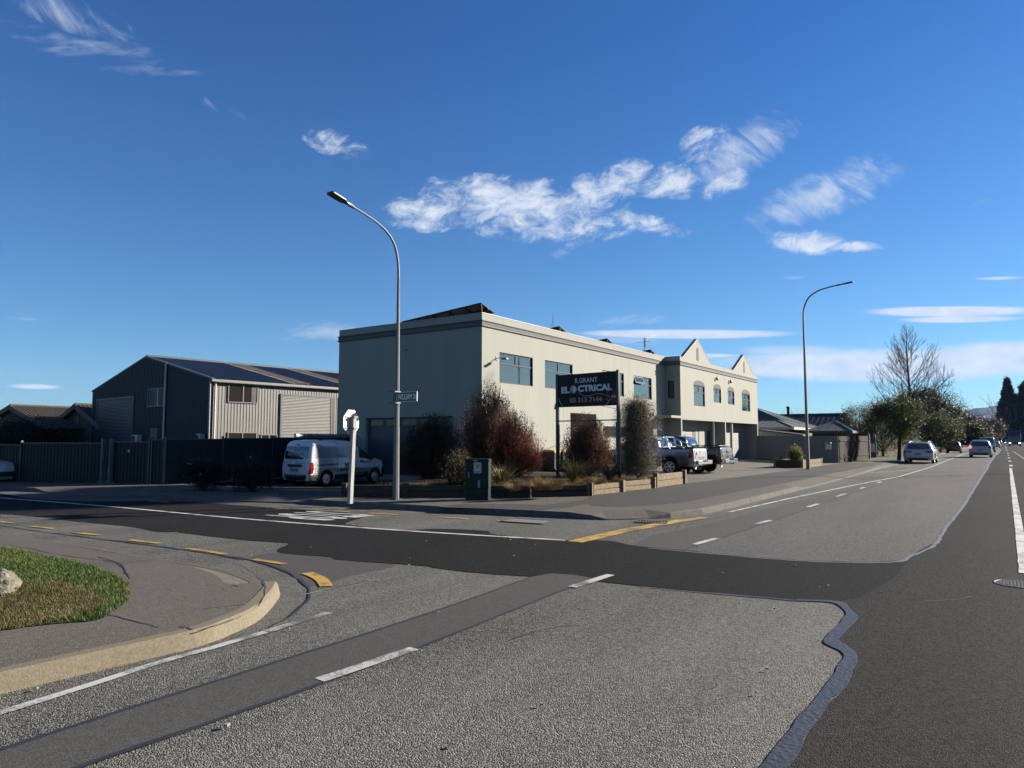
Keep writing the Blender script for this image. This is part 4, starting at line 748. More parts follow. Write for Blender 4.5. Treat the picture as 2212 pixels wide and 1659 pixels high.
steel_fence(F0, F0.lerp(F1, .62), 1.50, 1.56, 'dark blue ribbed steel fence at the far left behind the white car')
steel_fence(F0.lerp(F1, .62), Vector((Gt[0] - .15, Gt[1] - .06, 0)), 1.60, 1.62, 'dark blue ribbed steel gate with chrome bolts along its top, left of the double posts', 'sliding_gate', 'gate', 8)
steel_fence(Vector((Gt[0] + .12, Gt[1] + .05, 0)), Vector((G2[0], G2[1], 0)), 1.64, 1.70, 'long plain dark blue steel gate with one small white tag', 'sliding_gate', 'gate', 8)
steel_fence(Vector((G2[0] + .1, G2[1] + .04, 0)), F2, 1.72, 1.74, 'short dark blue steel fence piece behind the dark bushes')
steel_fence(F2, F3, 1.74, 1.86, 'dark blue steel fence running back along the driveway beside the white van')
for k, (x, y) in enumerate(((Gt[0] - .22, Gt[1] - .15), (Gt[0] + .12, Gt[1] - .03))):
    t = thing('gate_post', ('left' if k == 0 else 'right') + ' one of the two tall grey steel posts between the blue gates', 'post', (x, y, .1)); MB().box((0, 0, .82), (.12, .12, 1.64)).build('post', mat('post_grey', (.075, .09, .11), .5), t)
    MB().box((0, 0, .05), (.26, .2, .12)).build('footing', conc, t)
p = (Vector(Gt).lerp(Vector(G2), .5)); t = tag(MB().box((p.x + .03, p.y - .05, 1.30), (.09, .01, .09), .38).build('gate_tag', white_m), 'small white square tag on the long blue gate', 'sign')
# ---------------------------------------------------------------- tiled houses at the left
roof_br = mat('roof_brown', (.13, .115, .095), .8, col2=(.09, .08, .07), scale=1.5)
wall_br = mat('house_wall', (.16, .145, .12), .9, col2=(.13, .12, .10), scale=1)
def gable_house(label, apex, d, wid, h_e, length, rm, wm, front_dir, pitch=.3, vent=False, z_b=.1):
    """gable front with apex at point apex; d = ridge direction (away), front runs across it"""
    t = thing('house', label, 'house', (apex[0], apex[1], 0)); D = Vector((d[0], d[1], 0)).normalized(); A = Vector((-D.y, D.x, 0)); za = apex[2]; hw = wid / 2
    m = MB(); m.prism([(-hw, z_b), (hw, z_b), (hw, h_e), (0, za - .12), (-hw, h_e)], (0, 0, 0), A, Zv, D, .3, length); m.build('walls', wm, t)
    m = MB(); ov = .35; s = (za - h_e) / hw
    for sg in (-1, 1):
        B = Vector((0, 0, 0)) - A * 0; Bv = (A * sg * hw + Zv * -(za - h_e)).normalized(); N = Bv.cross(D); N = N if N.z > 0 else -N; l = math.hypot(hw + ov, s * (hw + ov))
        corr(m, Zv * za, D, Bv, N, length + .2, 0, l, pitch, .05, flatr=.5); m.obox(Zv * za, D, Bv, N, 0, length + .2, 0, l, -.12, -.01)
    m.tube([Zv * (za + .05), Zv * (za + .05) + D * (length + .2)], .1, 6); m.build('roof', rm, t, fix=False)
    m = MB()
    for sg in (-1, 1):
        Bv = (A * sg * hw + Zv * -(za - h_e)).normalized(); N = Bv.cross(D); N = N if N.z > 0 else -N; m.obox(Zv * za, D, Bv, N, -.06, .0, -.02, math.hypot(hw + ov, s * (hw + ov)), -.26, .07)
    m.build('bargeboard', mat('barge', (.14, .125, .105), .7), t)
    if vent:
        m = MB(); m.obox(D * .28, A, Zv, -D, -.16, .16, za - 1.5, za - .8, 0, .04); [m.obox(D * .28, A, Zv, -D, -.14, .14, za - 1.45 + .1 * i, za - 1.40 + .1 * i, .04, .06) for i in range(6)]; m.build('vent', mat('vent_grey', (.25, .24, .22), .8), t)
    return t
gable_house('brown ribbed-roof house with open gable at the far left edge', (-57.507, 20.985, 4.079), (-.12, 1), 9, 2.6, 22, roof_br, wall_br, None)
gable_house('brown ribbed-roof house with vented gable, left of the steel shed', (-53.736, 23.584, 4.163), (-.12, 1), 7.6, 2.2, 20, roof_br, wall_br, None, vent=True)
# ---------------------------------------------------------------- houses past the gabled wing
def hip(label, x0, x1, y0, y1, ze, zr, rm, wm, ridge=None, name='house', ribs=.0, chim=None, fascia=None, flat_=0):
    t = thing(name, label, 'house', ((x0 + x1) / 2, y0, 0)); ox = (x0 + x1) / 2
    cx0, cx1, cy = (x0 + x1) / 2 - ox, (x0 + x1) / 2 - ox, (y0 + y1) / 2 - y0
    if ridge: cx0, cx1 = ridge[0] - ox, ridge[1] - ox
    a, b, e = x0 - ox, x1 - ox, y1 - y0
    m = MB().box2((a + .5, .5, .1), (b - .5, e - .5, ze)); m.build('walls', wm, t)
    m = MB(); m.add([(a, 0, ze), (b, 0, ze), (b, e, ze), (a, e, ze), (cx0, cy, zr), (cx1, cy, zr)], [(0, 1, 5, 4), (1, 2, 5), (2, 3, 4, 5), (3, 0, 4), (3, 2, 1, 0)])
    for (p, q) in (((a, 0, ze), (cx0, cy, zr)), ((b, 0, ze), (cx1, cy, zr)), ((b, e, ze), (cx1, cy, zr)), ((cx0 - .01, cy, zr), (cx1 + .01, cy, zr))): m.tube([p, q], .07, 5)
    n = int((b - a) / .6)
    for i in range(1, n):
        x = a + (b - a) * i / n; f = (x - a) / max(.1, cx0 - a) if x < cx0 else ((b - x) / max(.1, b - cx1) if x > cx1 else 1); f = min(1, f)
        if f > .08: m.tube([(x, 0, ze + .01), (x, cy * f, ze + (zr - ze) * f + .01)], .014, 3)
    m.build('roof', rm, t)
    m = MB(); [m.box2(p, q) for p, q in (((a - .05, -.1, ze - .2), (b + .05, -.001, ze + .02)), ((b + .001, 0, ze - .2), (b + .1, e, ze + .02)))]; m.build('gutter', fascia or mat('fascia_dark', (.05, .055, .06), .5), t)
    if chim:
        m = MB(); m.lathe((chim[0] - ox, chim[1] - y0, chim[2]), (0, 0, 1), [(.16, 0), (.16, chim[3]), (.22, chim[3]), (.22, chim[3] + .2), (0, chim[3] + .22)], 10); m.build('chimney', mat('flue', (.05, .05, .055), .6), t)
    return t
green_r = mat('roof_green', (.055, .085, .06), .6, col2=(.04, .065, .05), scale=1); slate_r = mat('roof_slate', (.060, .07, .092), .75, col2=(.06, .072, .10), scale=.7); lt_r = mat('roof_grey_light', (.13, .145, .165), .75, col2=(.10, .11, .13), scale=.8)
cream_w = mat('cream_wall', (.42, .36, .26), .8); dk_w = mat('dark_wall', (.12, .12, .125), .8)
hip('house with a dark green hipped roof rising behind the gabled wing', -30, -17.6, 76, 88, 3.1, 5.6, green_r, cream_w, (-24, -23.9))
hip('house with grey lean-to roof and cream eaves in front of the green roof', -26, (-16.117, 69.226, 2.944)[0], (-16.117, 69.226, 2.944)[1], (-16.117, 69.226, 2.944)[1] + 8, 2.85, 3.6, lt_r, cream_w, (-24, -18.5), fascia=mat('fascia_cream', (.55, .50, .38), .7))
hip('long low house with dark blue-grey roof and black flue', -32, (-14.844, 101.819, 2.896)[0] + .5, 90, 104, 2.2, 5.0, slate_r, dk_w, (-30.5, (-16.039, 108.114, 4.948)[0]), chim=((-21.846, 89.454, 5.053)[0], 91.6, 3.2, 2.4))
hip('small square house with pointed grey hip roof behind the grey fence', (-15.123, 71.172, 2.527)[0], (-11.603, 73.607, 2.527)[0] + .4, 69.5, 76.5, 2.5, 3.45, lt_r, dk_w)
# lean-to with pale cladding over the grey fence
t = thing('carport', 'low white clad lean-to with sloping top edge behind the grey fence', 'carport', (-16.6, 62, 0)); a = (-17.201, 62.000, 2.488); b = (-13.654, 62.000, 2.043); c = (-12.412, 62.000, 1.738)
m = MB(); corr(m, (a[0] + 16.6, 0, 0), (1, 0, 0), (0, 0, 1), (0, -1, 0), b[0] - a[0], .2, lambda s: a[2] + (b[2] - a[2]) * s / (b[0] - a[0]), .3, .03); m.build('cladding', mat('white_cladding', (.40, .40, .38), .7), t, fix=False)
m = MB(); m.obox((a[0] + 16.6, -.1, a[2]), (b[0] - a[0], 0, b[2] - a[2]), (0, 1, 0), (0, 0, 1), 0, 1.0, 0, 3, 0, .09) ; m.build('roof_edge', MATS['roof_grey_light'], t)
m = MB(); m.box2((b[0] + 15.9, -.35, b[2] - .28), (c[0] + 16.6, -.2, b[2] - .1)); m.build('gutter', MATS['fascia_cream'], t)
# ---------------------------------------------------------------- sleeper retaining wall and garden bed
bedL = [(-15.077, 13.677), (-10.723, 16.305), (-9.641, 17.832)]; bedR = [(-9.641, 17.832), (-9.581, 19.713), (-9.466, 21.797), (-9.555, 24.719)]
def sleepers(line, hs, label, mt, nm='sleeper_wall'):
    t = thing(nm, label, 'retaining wall', (line[0][0], line[0][1], .12)); O = Vector((line[0][0], line[0][1], 0))
    for i in range(len(line) - 1):
        a, b = Vector((*line[i], 0)) - O, Vector((*line[i + 1], 0)) - O; d = (b - a); L_ = d.length; d.normalize(); N = Vector((d.y, -d.x, 0)); h = hs[i]
        for k in range(2):
            z0_ = h / 2 * k + .005; m = MB(); c = (a + b) / 2 - N * (.05 + .008 * k); M4 = Matrix.Rotation(rnd.uniform(-.008, .008), 4, 'Y')
            m.box((c.x, c.y, z0_ + h / 4), (L_ - .03, .11, h / 2 - .014), math.atan2(d.y, d.x), M4=M4); o = m.build('sleeper', mt, t, bevel=.008)
    for i, p in enumerate(line):
        h = hs[min(i, len(hs) - 1)] + .06; q = Vector((*p, 0)) - O; m = MB(); m.box((q.x, q.y, h / 2), (.15, .15, h), rnd.uniform(0, .4)); m.build('post', mt, t, bevel=.01)
    return t
def subdiv(line, n):
    out = []
    for i in range(len(line) - 1):
        a, b = Vector(line[i]), Vector(line[i + 1]); k = n[i]
        out += [tuple(a.lerp(b, j / k)) for j in range(k)]
    return out + [tuple(line[-1])]
sleepers(subdiv(bedL, [3, 1]), [.33, .33, .33, .32], 'sleeper wall coloured darker for its shaded side, facing the side street, behind the cabinet', timber_shade)
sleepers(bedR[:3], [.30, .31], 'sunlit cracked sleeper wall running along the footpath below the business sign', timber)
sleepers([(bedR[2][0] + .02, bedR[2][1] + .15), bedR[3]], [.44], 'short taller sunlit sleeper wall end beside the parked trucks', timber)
bl_ = offset(list(bedL) + list(bedR[1:]), .10)
bed = bl_ + [(-10.6, 25.4), (-17.6, 25.2), (-17.9, 23.7), (-17.2, 21)]
struct(flat('garden_bed', bed, .37, soil)); struct(flat('garden_bed', [(-17.9, 23.6), (-17.9, 30), (-15.5, 30), (-13, 26), (-12, 25)], .20, soil))

# ---------------------------------------------------------------- planting
def shrub(name, label, base, rx, ry, h, nst, per, m, ln=.07, wd=.011, seed=1, cat='shrub', lobes=None, up=.7, spread=.10, stem_m=None, group=None, low=.1):
    t = thing(name, label, cat, base, group=group); r = np.random.default_rng(seed)
    # tips on an uneven dome
    ph = r.uniform(0, 2 * PI, nst); cz = r.uniform(low, 1, nst) ** .75; rr = np.sqrt(np.clip(1 - cz ** 2.4, 0, 1)) * r.uniform(.25, 1, nst) ** .35
    wob = 1 + .16 * np.sin(3 * ph + seed) * np.cos(4 * cz + seed) + .10 * np.sin(7 * ph + 2 * seed) + r.normal(0, .05, nst)
    tip = np.stack([rx * rr * np.cos(ph) * wob, ry * rr * np.sin(ph) * wob, h * cz * (.86 + .14 * wob)], 1)
    if lobes is not None:
        k = r.integers(0, len(lobes), nst); Lb = np.array(lobes)[k]; tip = tip * Lb[:, 3:4] + Lb[:, :3]
    base0 = np.stack([r.normal(0, rx * .12, nst), r.normal(0, ry * .12, nst), np.zeros(nst)], 1)
    mid = base0 + (tip - base0) * np.array([.62, .62, .40]) 
    P = []; D = []
    for j in range(per):
        s = r.uniform(.30, 1.0, (nst, 1)) ** .7; q = (1 - s) ** 2 * base0 + 2 * s * (1 - s) * mid + s * s * tip; tg = 2 * (1 - s) * (mid - base0) + 2 * s * (tip - mid); tg /= np.linalg.norm(tg, axis=1, keepdims=True) + 1e-9
        P.append(q + r.normal(0, spread * (rx + h) * .22, (nst, 3)) * (1.15 - s)); D.append(tg * .8 + r.normal(0, .45, (nst, 3)) + np.array([0, 0, up]))
    # fine shoots beyond the tips
    for j in range(max(3, per // 5)):
        s = r.uniform(0, .28, (nst, 1)); dr = (tip - mid); dr /= np.linalg.norm(dr, axis=1, keepdims=True) + 1e-9; dr = dr * .6 + np.array([0, 0, .7]); P.append(tip + dr * s * .9 * min(1, h / 1.6) + r.normal(0, .015, (nst, 3))); D.append(dr + r.normal(0, .3, (nst, 3)))
    P = np.concatenate(P); D = np.concatenate(D); P[:, 2] = np.maximum(P[:, 2], .02)
    v, f = leaf_mesh(P, D, ln, wd, seed); np_obj('foliage', v, f, m, t)
    sm = MB(); k = min(nst, 46)
    for i in range(k):
        pts = [tuple((1 - s) ** 2 * base0[i] + 2 * s * (1 - s) * mid[i] + s * s * tip[i]) for s in (0, .3, .6, 1)]; sm.tube(pts, [.018, .013, .008, .003], 4, cap=False)
    sm.build('stems', stem_m or mat('twig', (.09, .065, .05), .9), t, fix=False)
    return t
red_leaf = leaf_mat('leaf_bronze', (.12, .028, .016), (.22, .060, .032), (.36, .15, .08), 2.3, .3)
dusk_leaf = leaf_mat('leaf_dusky', (.014, .010, .008), (.030, .020, .014), (.060, .045, .026), 2.6, .1)
brown_leaf = leaf_mat('leaf_brown', (.062, .028, .018), (.15, .070, .040), (.32, .18, .10), 2.6, .28)
dark_leaf = leaf_mat('leaf_dark', (.010, .014, .009), (.020, .026, .014), (.038, .042, .020), 2.2, .15)
black_leaf = leaf_mat('leaf_blackish', (.006, .008, .006), (.012, .016, .009), (.022, .028, .013), 2.2, .1)
gold_leaf = leaf_mat('leaf_gold', (.020, .017, .007), (.045, .036, .013), (.10, .075, .03), 3, .2)
grey_leaf = leaf_mat('leaf_wiry', (.085, .072, .048), (.13, .11, .075), (.19, .16, .11), 3, .15)
flax_leaf = leaf_mat('leaf_flax', (.045, .045, .015), (.10, .09, .035), (.24, .19, .09), 4, .2)
tuss_leaf = leaf_mat('leaf_tussock', (.10, .075, .025), (.17, .115, .04), (.24, .17, .08), 3, .25)
def q(p, z=.37, m=.5):
    """keep a plant's foot inside the bed, at least m behind its sleepers"""
    x, y = p[0], p[1]; a, b = Vector(bedL[0]), Vector(bedL[1]); d = (b - a).normalized(); n = Vector((-d.y, d.x)); s = (Vector((x, y)) - a).dot(n)
    if x < -10.6 and s < m: x += n.x * (m - s); y += n.y * (m - s)
    return (min(x, -9.6 - m), y, z)
shrub('bronze_shrub', 'tallest bushy bronze shrub in front of the building corner', q((-16.695, 22.603, 1.700)), 1.45, 1.15, 3.3, 2600, 30, brown_leaf, .075, .009, 4, lobes=[(-.15, 0, .1, 1), (.45, -.1, 0, .82), (-.6, .1, 0, .72), (.1, 0, .45, .75), (-.25, .1, .55, .72)], group='bronze shrubs in the garden bed')
shrub('bronze_shrub', 'rounder reddish shrub leaning out to the right of the tallest one', q((-14.694, 21.548, 1.700)), 1.0, 1.0, 2.1, 2200, 28, red_leaf, .055, .008, 8, lobes=[(0, 0, 0, 1), (-.35, 0, .15, .8), (.35, -.1, -.05, .75)], group='bronze shrubs in the garden bed')
shrub('bronze_shrub', 'dark bronze shrub in front of the shaded garage door', q((-16.289, 18.615, 1.700)), 1.35, 1.2, 2.1, 2200, 26, dusk_leaf, .07, .009, 12, lobes=[(0, 0, 0, .9), (.35, 0, .25, .8), (-.5, 0, -.1, .8), (.1, 0, .4, .6)], group='bronze shrubs in the garden bed')
shrub('golden_shrub', 'low olive gold shrub at the foot of the dark bronze shrub, left of the cabinet', q((-11.736, 14.236, 0.350)), .50, .45, .92, 420, 16, gold_leaf, .05, .008, 15, group='low gold shrubs')
shrub('bronze_shrub', 'dark bronze shrub standing behind the business sign posts', q((-12.333, 22.570, 1.700)), .92, .9, 2.05, 1900, 26, brown_leaf, .07, .009, 19, lobes=[(0, 0, 0, .95), (-.3, 0, -.1, .8), (.3, 0, .15, .78)], group='bronze shrubs in the garden bed')
def wiry(base, label):
    t = thing('wiry_shrub', label, 'shrub', base); r = np.random.default_rng(31); V = []; F = []; n = 7500; o = 0
    for i in range(n):
        ph = r.uniform(0, 6.28); hz = r.uniform(.04, 1) * 2.45; env = .52 * min(1, (2.75 - hz) / .9) ** .6; rad = env * r.uniform(.0, 1) ** .5 * .75; p = np.array([rad * math.cos(ph), rad * math.sin(ph), hz]); out = r.uniform(.05, .55); d = np.array([out * math.cos(ph), out * math.sin(ph), r.uniform(.2, 1.2)]); d /= np.linalg.norm(d); L_ = r.uniform(.3, .8); pts = []
        for s in range(6):
            pts.append(p.copy()); p = p + d * L_ / 5; d = d + np.array([r.normal(0, .16), r.normal(0, .16), -.48]); d /= np.linalg.norm(d)
        w = np.array([-math.sin(ph), math.cos(ph), 0]) * .004
        for s, pp in enumerate(pts): V += [pp - w * (1 - s * .14), pp + w * (1 - s * .14)]
        for s in range(5): F.append((o + 2 * s, o + 2 * s + 1, o + 2 * s + 3, o + 2 * s + 2))
        o += 12
    V = np.array(V); V[:, 2] = np.maximum(V[:, 2], .02); np_obj('foliage', V, np.array(F), grey_leaf, t)
    v, f = leaf_mesh(V[::2] + r.normal(0, .01, (len(V[::2]), 3)), r.normal(0, 1, (len(V[::2]), 3)) + np.array([0, 0, -.5]), .045, .006, 5); np_obj('small_leaves', v, f, grey_leaf, t)
    m = MB(); [m.tube([(0, 0, 0), (.07 * math.cos(a), .07 * math.sin(a), 1.0), (.12 * math.cos(a), .12 * math.sin(a), 1.9)], [.03, .02, .006], 5) for a in (0, 1.3, 2.6, 3.9, 5.1)]; m.build('stems', mat('twig2', (.10, .08, .06), .9), t)
wiry(q((-10.059, 21.961, 0.350)), 'tall narrow wiry grey shrub right of the business sign')
def blades(name, label, base, n, L_, wd, m, seed, cat, group=None, up=(.5, 1.5), droop=.28, seg=6, rad=.08, mesh_only=None):
    t = thing(name, label, cat, base, group=group); r = np.random.default_rng(seed); V = []; F = []; o = 0
    for i in range(n):
        ph = r.uniform(0, 6.28); rr = r.uniform(0, rad); p = np.array([rr * math.cos(ph), rr * math.sin(ph), 0.]); d = np.array([math.cos(ph) * r.uniform(.3, 1.1), math.sin(ph) * r.uniform(.3, 1.1), r.uniform(*up)]); d /= np.linalg.norm(d); ln = L_ * r.uniform(.55, 1.15); w = np.array([-math.sin(ph), math.cos(ph), 0]) * wd * r.uniform(.7, 1.2)
        for s in range(seg + 1):
            k = (1 - (s / seg) ** 2) * .92 + .06; V += [p - w * k, p + w * k]; p = p + d * ln / seg; d = d + np.array([math.cos(ph) * .05, math.sin(ph) * .05, -droop * (s / seg + .2)]); d /= np.linalg.norm(d)
        for s in range(seg): F.append((o + 2 * s, o + 2 * s + 1, o + 2 * s + 3, o + 2 * s + 2))
        o += 2 * (seg + 1)
    V = np.array(V); V[:, 2] = np.maximum(V[:, 2], .01); np_obj('leaves', V, np.array(F), m, t); return t
g1 = 'flax clumps in the garden bed'
blades('flax', 'spiky flax clump just right of the green electrical cabinet', q((-11.908, 16.731, 0.350)), 170, .95, .016, flax_leaf, 41, 'flax', g1)
blades('flax', 'biggest spiky flax clump at the foot of the left sign post', q((-11.044, 19.442, 0.350)), 240, 1.1, .016, flax_leaf, 42, 'flax', g1)
blades('flax', 'smaller flax clump against the right sign post', q((-10.604, 20.944, 0.350)), 150, .85, .015, flax_leaf, 43, 'flax', g1)
blades('flax', 'thin dark flax tuft at the left end of the sleeper wall behind the stop sign', q((-13.734, 13.251, 0.350)), 50, .45, .009, dark_leaf, 44, 'flax', g1)
tspots = [(905, 1066), (940, 1064), (968, 1067), (1000, 1063), (1058, 1064), (1110, 1062), (1135, 1058), (1160, 1060), (1185, 1056), (1204, 1060), (1300, 1055), (1325, 1052), (1352, 1050), (1395, 1045), (1430, 1041), (1225, 1059)]
tw = [(-11.935, 13.227, 0.380), (-11.809, 13.688, 0.380), (-11.247, 13.520, 0.380), (-11.335, 14.209, 0.380), (-10.682, 14.468, 0.380), (-10.554, 15.347, 0.380), (-10.794, 16.253, 0.380), (-10.244, 15.978, 0.380), (-10.474, 16.932, 0.380), (-9.800, 16.285, 0.380), (-9.222, 17.567, 0.380), (-9.262, 18.492, 0.380), (-9.149, 19.075, 0.380), (-9.017, 20.525, 0.380), (-11.264, 17.874, 0.380), (-9.677, 16.584, 0.380)]
t0 = blades('tussock', 'x', (0, 0, 0), 420, .42, .0035, tuss_leaf, 51, 'tussock', 'tussock grasses', (.4, 1.3), .34, 5, .12)
tl = ['leftmost tan tussock behind the dark sleepers', 'tan tussock under the dark bronze shrub', 'tan tussock under the olive gold shrub', 'tan tussock just left of the electrical cabinet', 'tan tussock just right of the electrical cabinet', 'tan tussock in front of the reddish shrub', 'tussock at the right foot of the reddish shrub', 'first tussock of the open patch between shrub and sign', 'tussock at the back of the open patch near the sign', 'tussock left of the left sign post', 'tussock between the two flax clumps', 'tussock in front of the smaller flax clump', 'tussock at the foot of the right sign post', 'tussock below the wiry grey shrub', 'rear tussock of the open patch by the white wall', 'tussock right in front of the left sign post']
for i, p in enumerate(tw):
    c = t0 if i == 0 else copy_tree(t0); s = rnd.uniform(.8, 1.15); c.location = q(p, .36, .42 + .1 * (i % 3)); c.rotation_euler = (0, 0, rnd.uniform(0, 6)); c.scale = (s * rnd.uniform(1, 1.35), s, s * rnd.uniform(.7, 1)); c['label'] = tl[i]
lg = offset(offset(list(bedL) + list(bedR[1:]), .25), 0) + [(-13, 24.8), (-14, 20)]
r_ = grass('bed_litter', lg, 9000, .10, .37, tuss_leaf, 77)
# dark hedge bushes before the blue fence
def bush(name, label, base, rx, ry, h, n, m, ln, seed, cat='bush', group=None, flowers=None):
    t = thing(name, label, cat, base, group=group); r = np.random.default_rng(seed); nc = 46; c = r.normal(0, 1, (nc, 3)); c /= np.linalg.norm(c, axis=1, keepdims=True); c *= r.uniform(.5, .95, (nc, 1)); c = c * np.array([rx, ry, h * .5]) * .85 + np.array([0, 0, h * .5]); k = r.integers(0, nc, n); P = c[k] + r.normal(0, 1, (n, 3)) * np.array([rx, ry, h]) * .13; P[:, 2] = np.clip(P[:, 2], .02, None)
    v, f = leaf_mesh(P, r.normal(0, 1, (n, 3)) + np.array([0, 0, .4]), ln, ln * .28, seed); np_obj('foliage', v, f, m, t)
    s = MB(); [s.tube([(0, 0, 0), tuple(c[i] * .5), tuple(c[i])], [.03, .018, .006], 4) for i in range(14)]; s.build('stems', MATS['twig'] if 'twig' in MATS else mat('twig', (.09, .065, .05), .9), t, fix=False)
    if flowers:
        s = MB(); [s.lathe(tuple(P[i] * np.array([1.03, 1.06, 1])), (0, -1, 0), [(.001, 0), (.03, .01), (.02, .03), (0, .035)], 5) for i in r.integers(0, n, flowers)]; s.build('flowers', mat('flower', (.5, .47, .42), .8), t, fix=False)
    return t
bush('dark_bush', 'dark round bush before the blue fence, nearer the gates', (-20.629, 12.914, 0.130), .78, .7, 1.02, 13000, black_leaf, .05, 61, group='dark bushes before the blue fence', flowers=14)
bush('dark_bush', 'dark round bush before the blue fence, nearer the white van', (-19.033, 13.531, 0.130), .88, .7, 1.0, 13000, black_leaf, .05, 62, group='dark bushes before the blue fence', flowers=10)
bush('garden_bush', 'large black-green bush in front of the brown roofed houses', (*(-54.784, 21.191, 0.130)[:2], .1), 4.2, 3, 2.75, 30000, black_leaf, .14, 63)
# ---------------------------------------------------------------- trees
bark = mat('bark', (.085, .072, .058), .9, col2=(.05, .042, .034), scale=5, bump=.7, bscale=14, bdist=.03, stretch=(2, 2, .4))
def branch_tree(m, p, d, L_, r_, depth, rr, ang=.5, n=3, up=.25, tips=None, seg=3, sh=.72):
    pts = [p.copy()]; dd = d.copy()
    for s in range(seg):
        dd = (dd + Vector((rr.gauss(0, .09), rr.gauss(0, .09), rr.gauss(0, .05) + up * .12))).normalized(); pts.append(pts[-1] + dd * L_ / seg)
    m.tube(pts, [r_ * (1 - .45 * i / seg) for i in range(seg + 1)], 3 if depth < 3 else 6, cap=False)
    if tips is not None and depth <= 1: tips += [tuple(q_) for q_ in pts[1:]]
    if depth == 0: return
    for k in range(n):
        a = rr.uniform(0, 6.28) ; u = dd.orthogonal().normalized(); u.rotate(Matrix.Rotation(a, 3, dd)); t_ = rr.uniform(.35, 1) if k < n - 1 else 1
        i = min(seg - 1, int(t_ * seg)); q_ = pts[i].lerp(pts[i + 1], t_ * seg - i) if t_ < 1 else pts[-1]
        nd_ = (dd + u * ang * rr.uniform(.6, 1.3) * (1 if k < n - 1 else .35) + Vector((0, 0, up))).normalized()
        branch_tree(m, q_, nd_, L_ * sh * rr.uniform(.8, 1.15), r_ * (.62 if t_ < 1 else .68), depth - 1, rr, ang, n, up, tips, seg, sh)
def bare_tree(name, label, base, h, spread, seed, m_=bark, cat='bare tree', group=None, levels=11, top=.96):
    t = thing(name, label, cat, base, group=group); rr = random.Random(seed); m = MB(); tr = MB(); pts = [Vector((0, 0, 0))]; 
    for i in range(10): pts.append(Vector((rr.gauss(0, .05) * (i > 0), rr.gauss(0, .05) * (i > 0), h * (i + 1) / 10)))
    tr.tube(pts, [h * .0155 * (1 - i / 10.6) + .008 for i in range(11)], 8); tr.build('trunk', m_, t, fix=False)
    for i in range(levels * 4):
        f = .20 + .76 * i / (levels * 4); k = f * 10; j = int(k); p = pts[j].lerp(pts[min(j + 1, 10)], k - j); a = i * 2.4 + rr.gauss(0, .3); ln = spread * (1 - f) ** .75 * rr.uniform(.8, 1.1) + .35
        branch_tree(m, p, Vector((math.cos(a), math.sin(a), .55 + f)).normalized(), ln * .52, h * .0042 * (1.1 - f) + .006, 4 if f < .75 else 3, rr, .55, 3, .22, None, 3, .62)
    m.build('branches', m_, t, fix=False); return t
def leafy_tree(name, label, base, h, rx, m_, seed, n=26000, ln=.10, trunk_h=None, cb=None, cat='tree', group=None, ry=None, dens=1.0, lean=0, shape='round', tk=.022, nc=70):
    t = thing(name, label, cat, base, group=group); rr = random.Random(seed); r = np.random.default_rng(seed); ry = ry or rx; th = trunk_h if trunk_h is not None else h * .3; tr = MB()
    tr.tube([(0, 0, -.05), (lean * .3, 0, th * .4), (lean * .8 - .05, .05, th * .8), (lean, 0, th * 1.15)], [h * tk * 1.2, h * tk, h * tk * .85, h * tk * .6], 8); br = MB(); tips = []
    for i in range(7):
        a = i * .9 + rr.uniform(0, .5); branch_tree(br, Vector((lean, 0, th * rr.uniform(.8, 1.1))), Vector((math.cos(a), math.sin(a), rr.uniform(.4, 1.4))).normalized(), (h - th) * .42, h * .009, 2, rr, .5, 3, .15, tips)
    tr.build('trunk', bark, t, fix=False); br.build('limbs', bark, t, fix=False)
    c = r.normal(0, 1, (nc, 3)); c /= np.linalg.norm(c, axis=1, keepdims=True); c *= r.uniform(.35, 1, (nc, 1)) ** .5; cb_ = th * .75 if cb is None else cb; ch = h - cb_
    if shape == 'cone': zz = r.uniform(0, 1, nc) ** 1.25; a = r.uniform(0, 6.28, nc); rad = (1 - zz) ** .8 * r.uniform(.55, 1, nc) + .05; c = np.stack([rad * np.cos(a), rad * np.sin(a), zz * 2 - 1], 1)
    c = c * np.array([rx, ry, ch / 2]) * (1 + r.normal(0, .09, (nc, 1))) + np.array([lean, 0, cb_ + ch / 2]); sz = r.uniform(.10, .24, nc); k = r.integers(0, nc, n); P = c[k] + r.normal(0, 1, (n, 3)) * sz[k][:, None] * np.array([rx, ry, ch * .42]) * dens
    v, f = leaf_mesh(P, r.normal(0, 1, (n, 3)) + np.array([0, 0, -.2]), ln, ln * .30, seed); np_obj('crown', v, f, m_, t); return t
green_l = leaf_mat('leaf_olive', (.030, .042, .012), (.060, .075, .022), (.12, .125, .05), 1.2, .25)
green_d = leaf_mat('leaf_deep', (.012, .018, .009), (.026, .034, .016), (.055, .058, .03), 1.0, .2)
brown_l = leaf_mat('leaf_dry', (.045, .036, .024), (.085, .066, .045), (.13, .10, .075), .8, .2)
ever_l = leaf_mat('leaf_conifer', (.007, .012, .010), (.014, .022, .018), (.028, .038, .028), .35, .1)
bare_tree('bare_tree', 'tall bare winter tree with upswept branches behind the parked white wagon', (*(-9.098, 96.150, 1.700)[:2], .1), 15.3, 7.2, 5)
b_ = (-6.782, 62.418, 0.130); leafy_tree('verge_tree', 'leaning broadleaf tree on the verge with a white sign behind its trunk', (b_[0], b_[1], .1), 5.0, 1.7, green_l, 71, 22000, .11, 2.3, lean=.25, tk=.026)
leafy_tree('garden_tree', 'bushy olive tree spilling over the fence past the brown paling fence', (*(-9.767, 77.572, 0.130)[:2], .1), 5.5, 2.7, green_l, 72, 32000, .11, .4, ry=2.6)
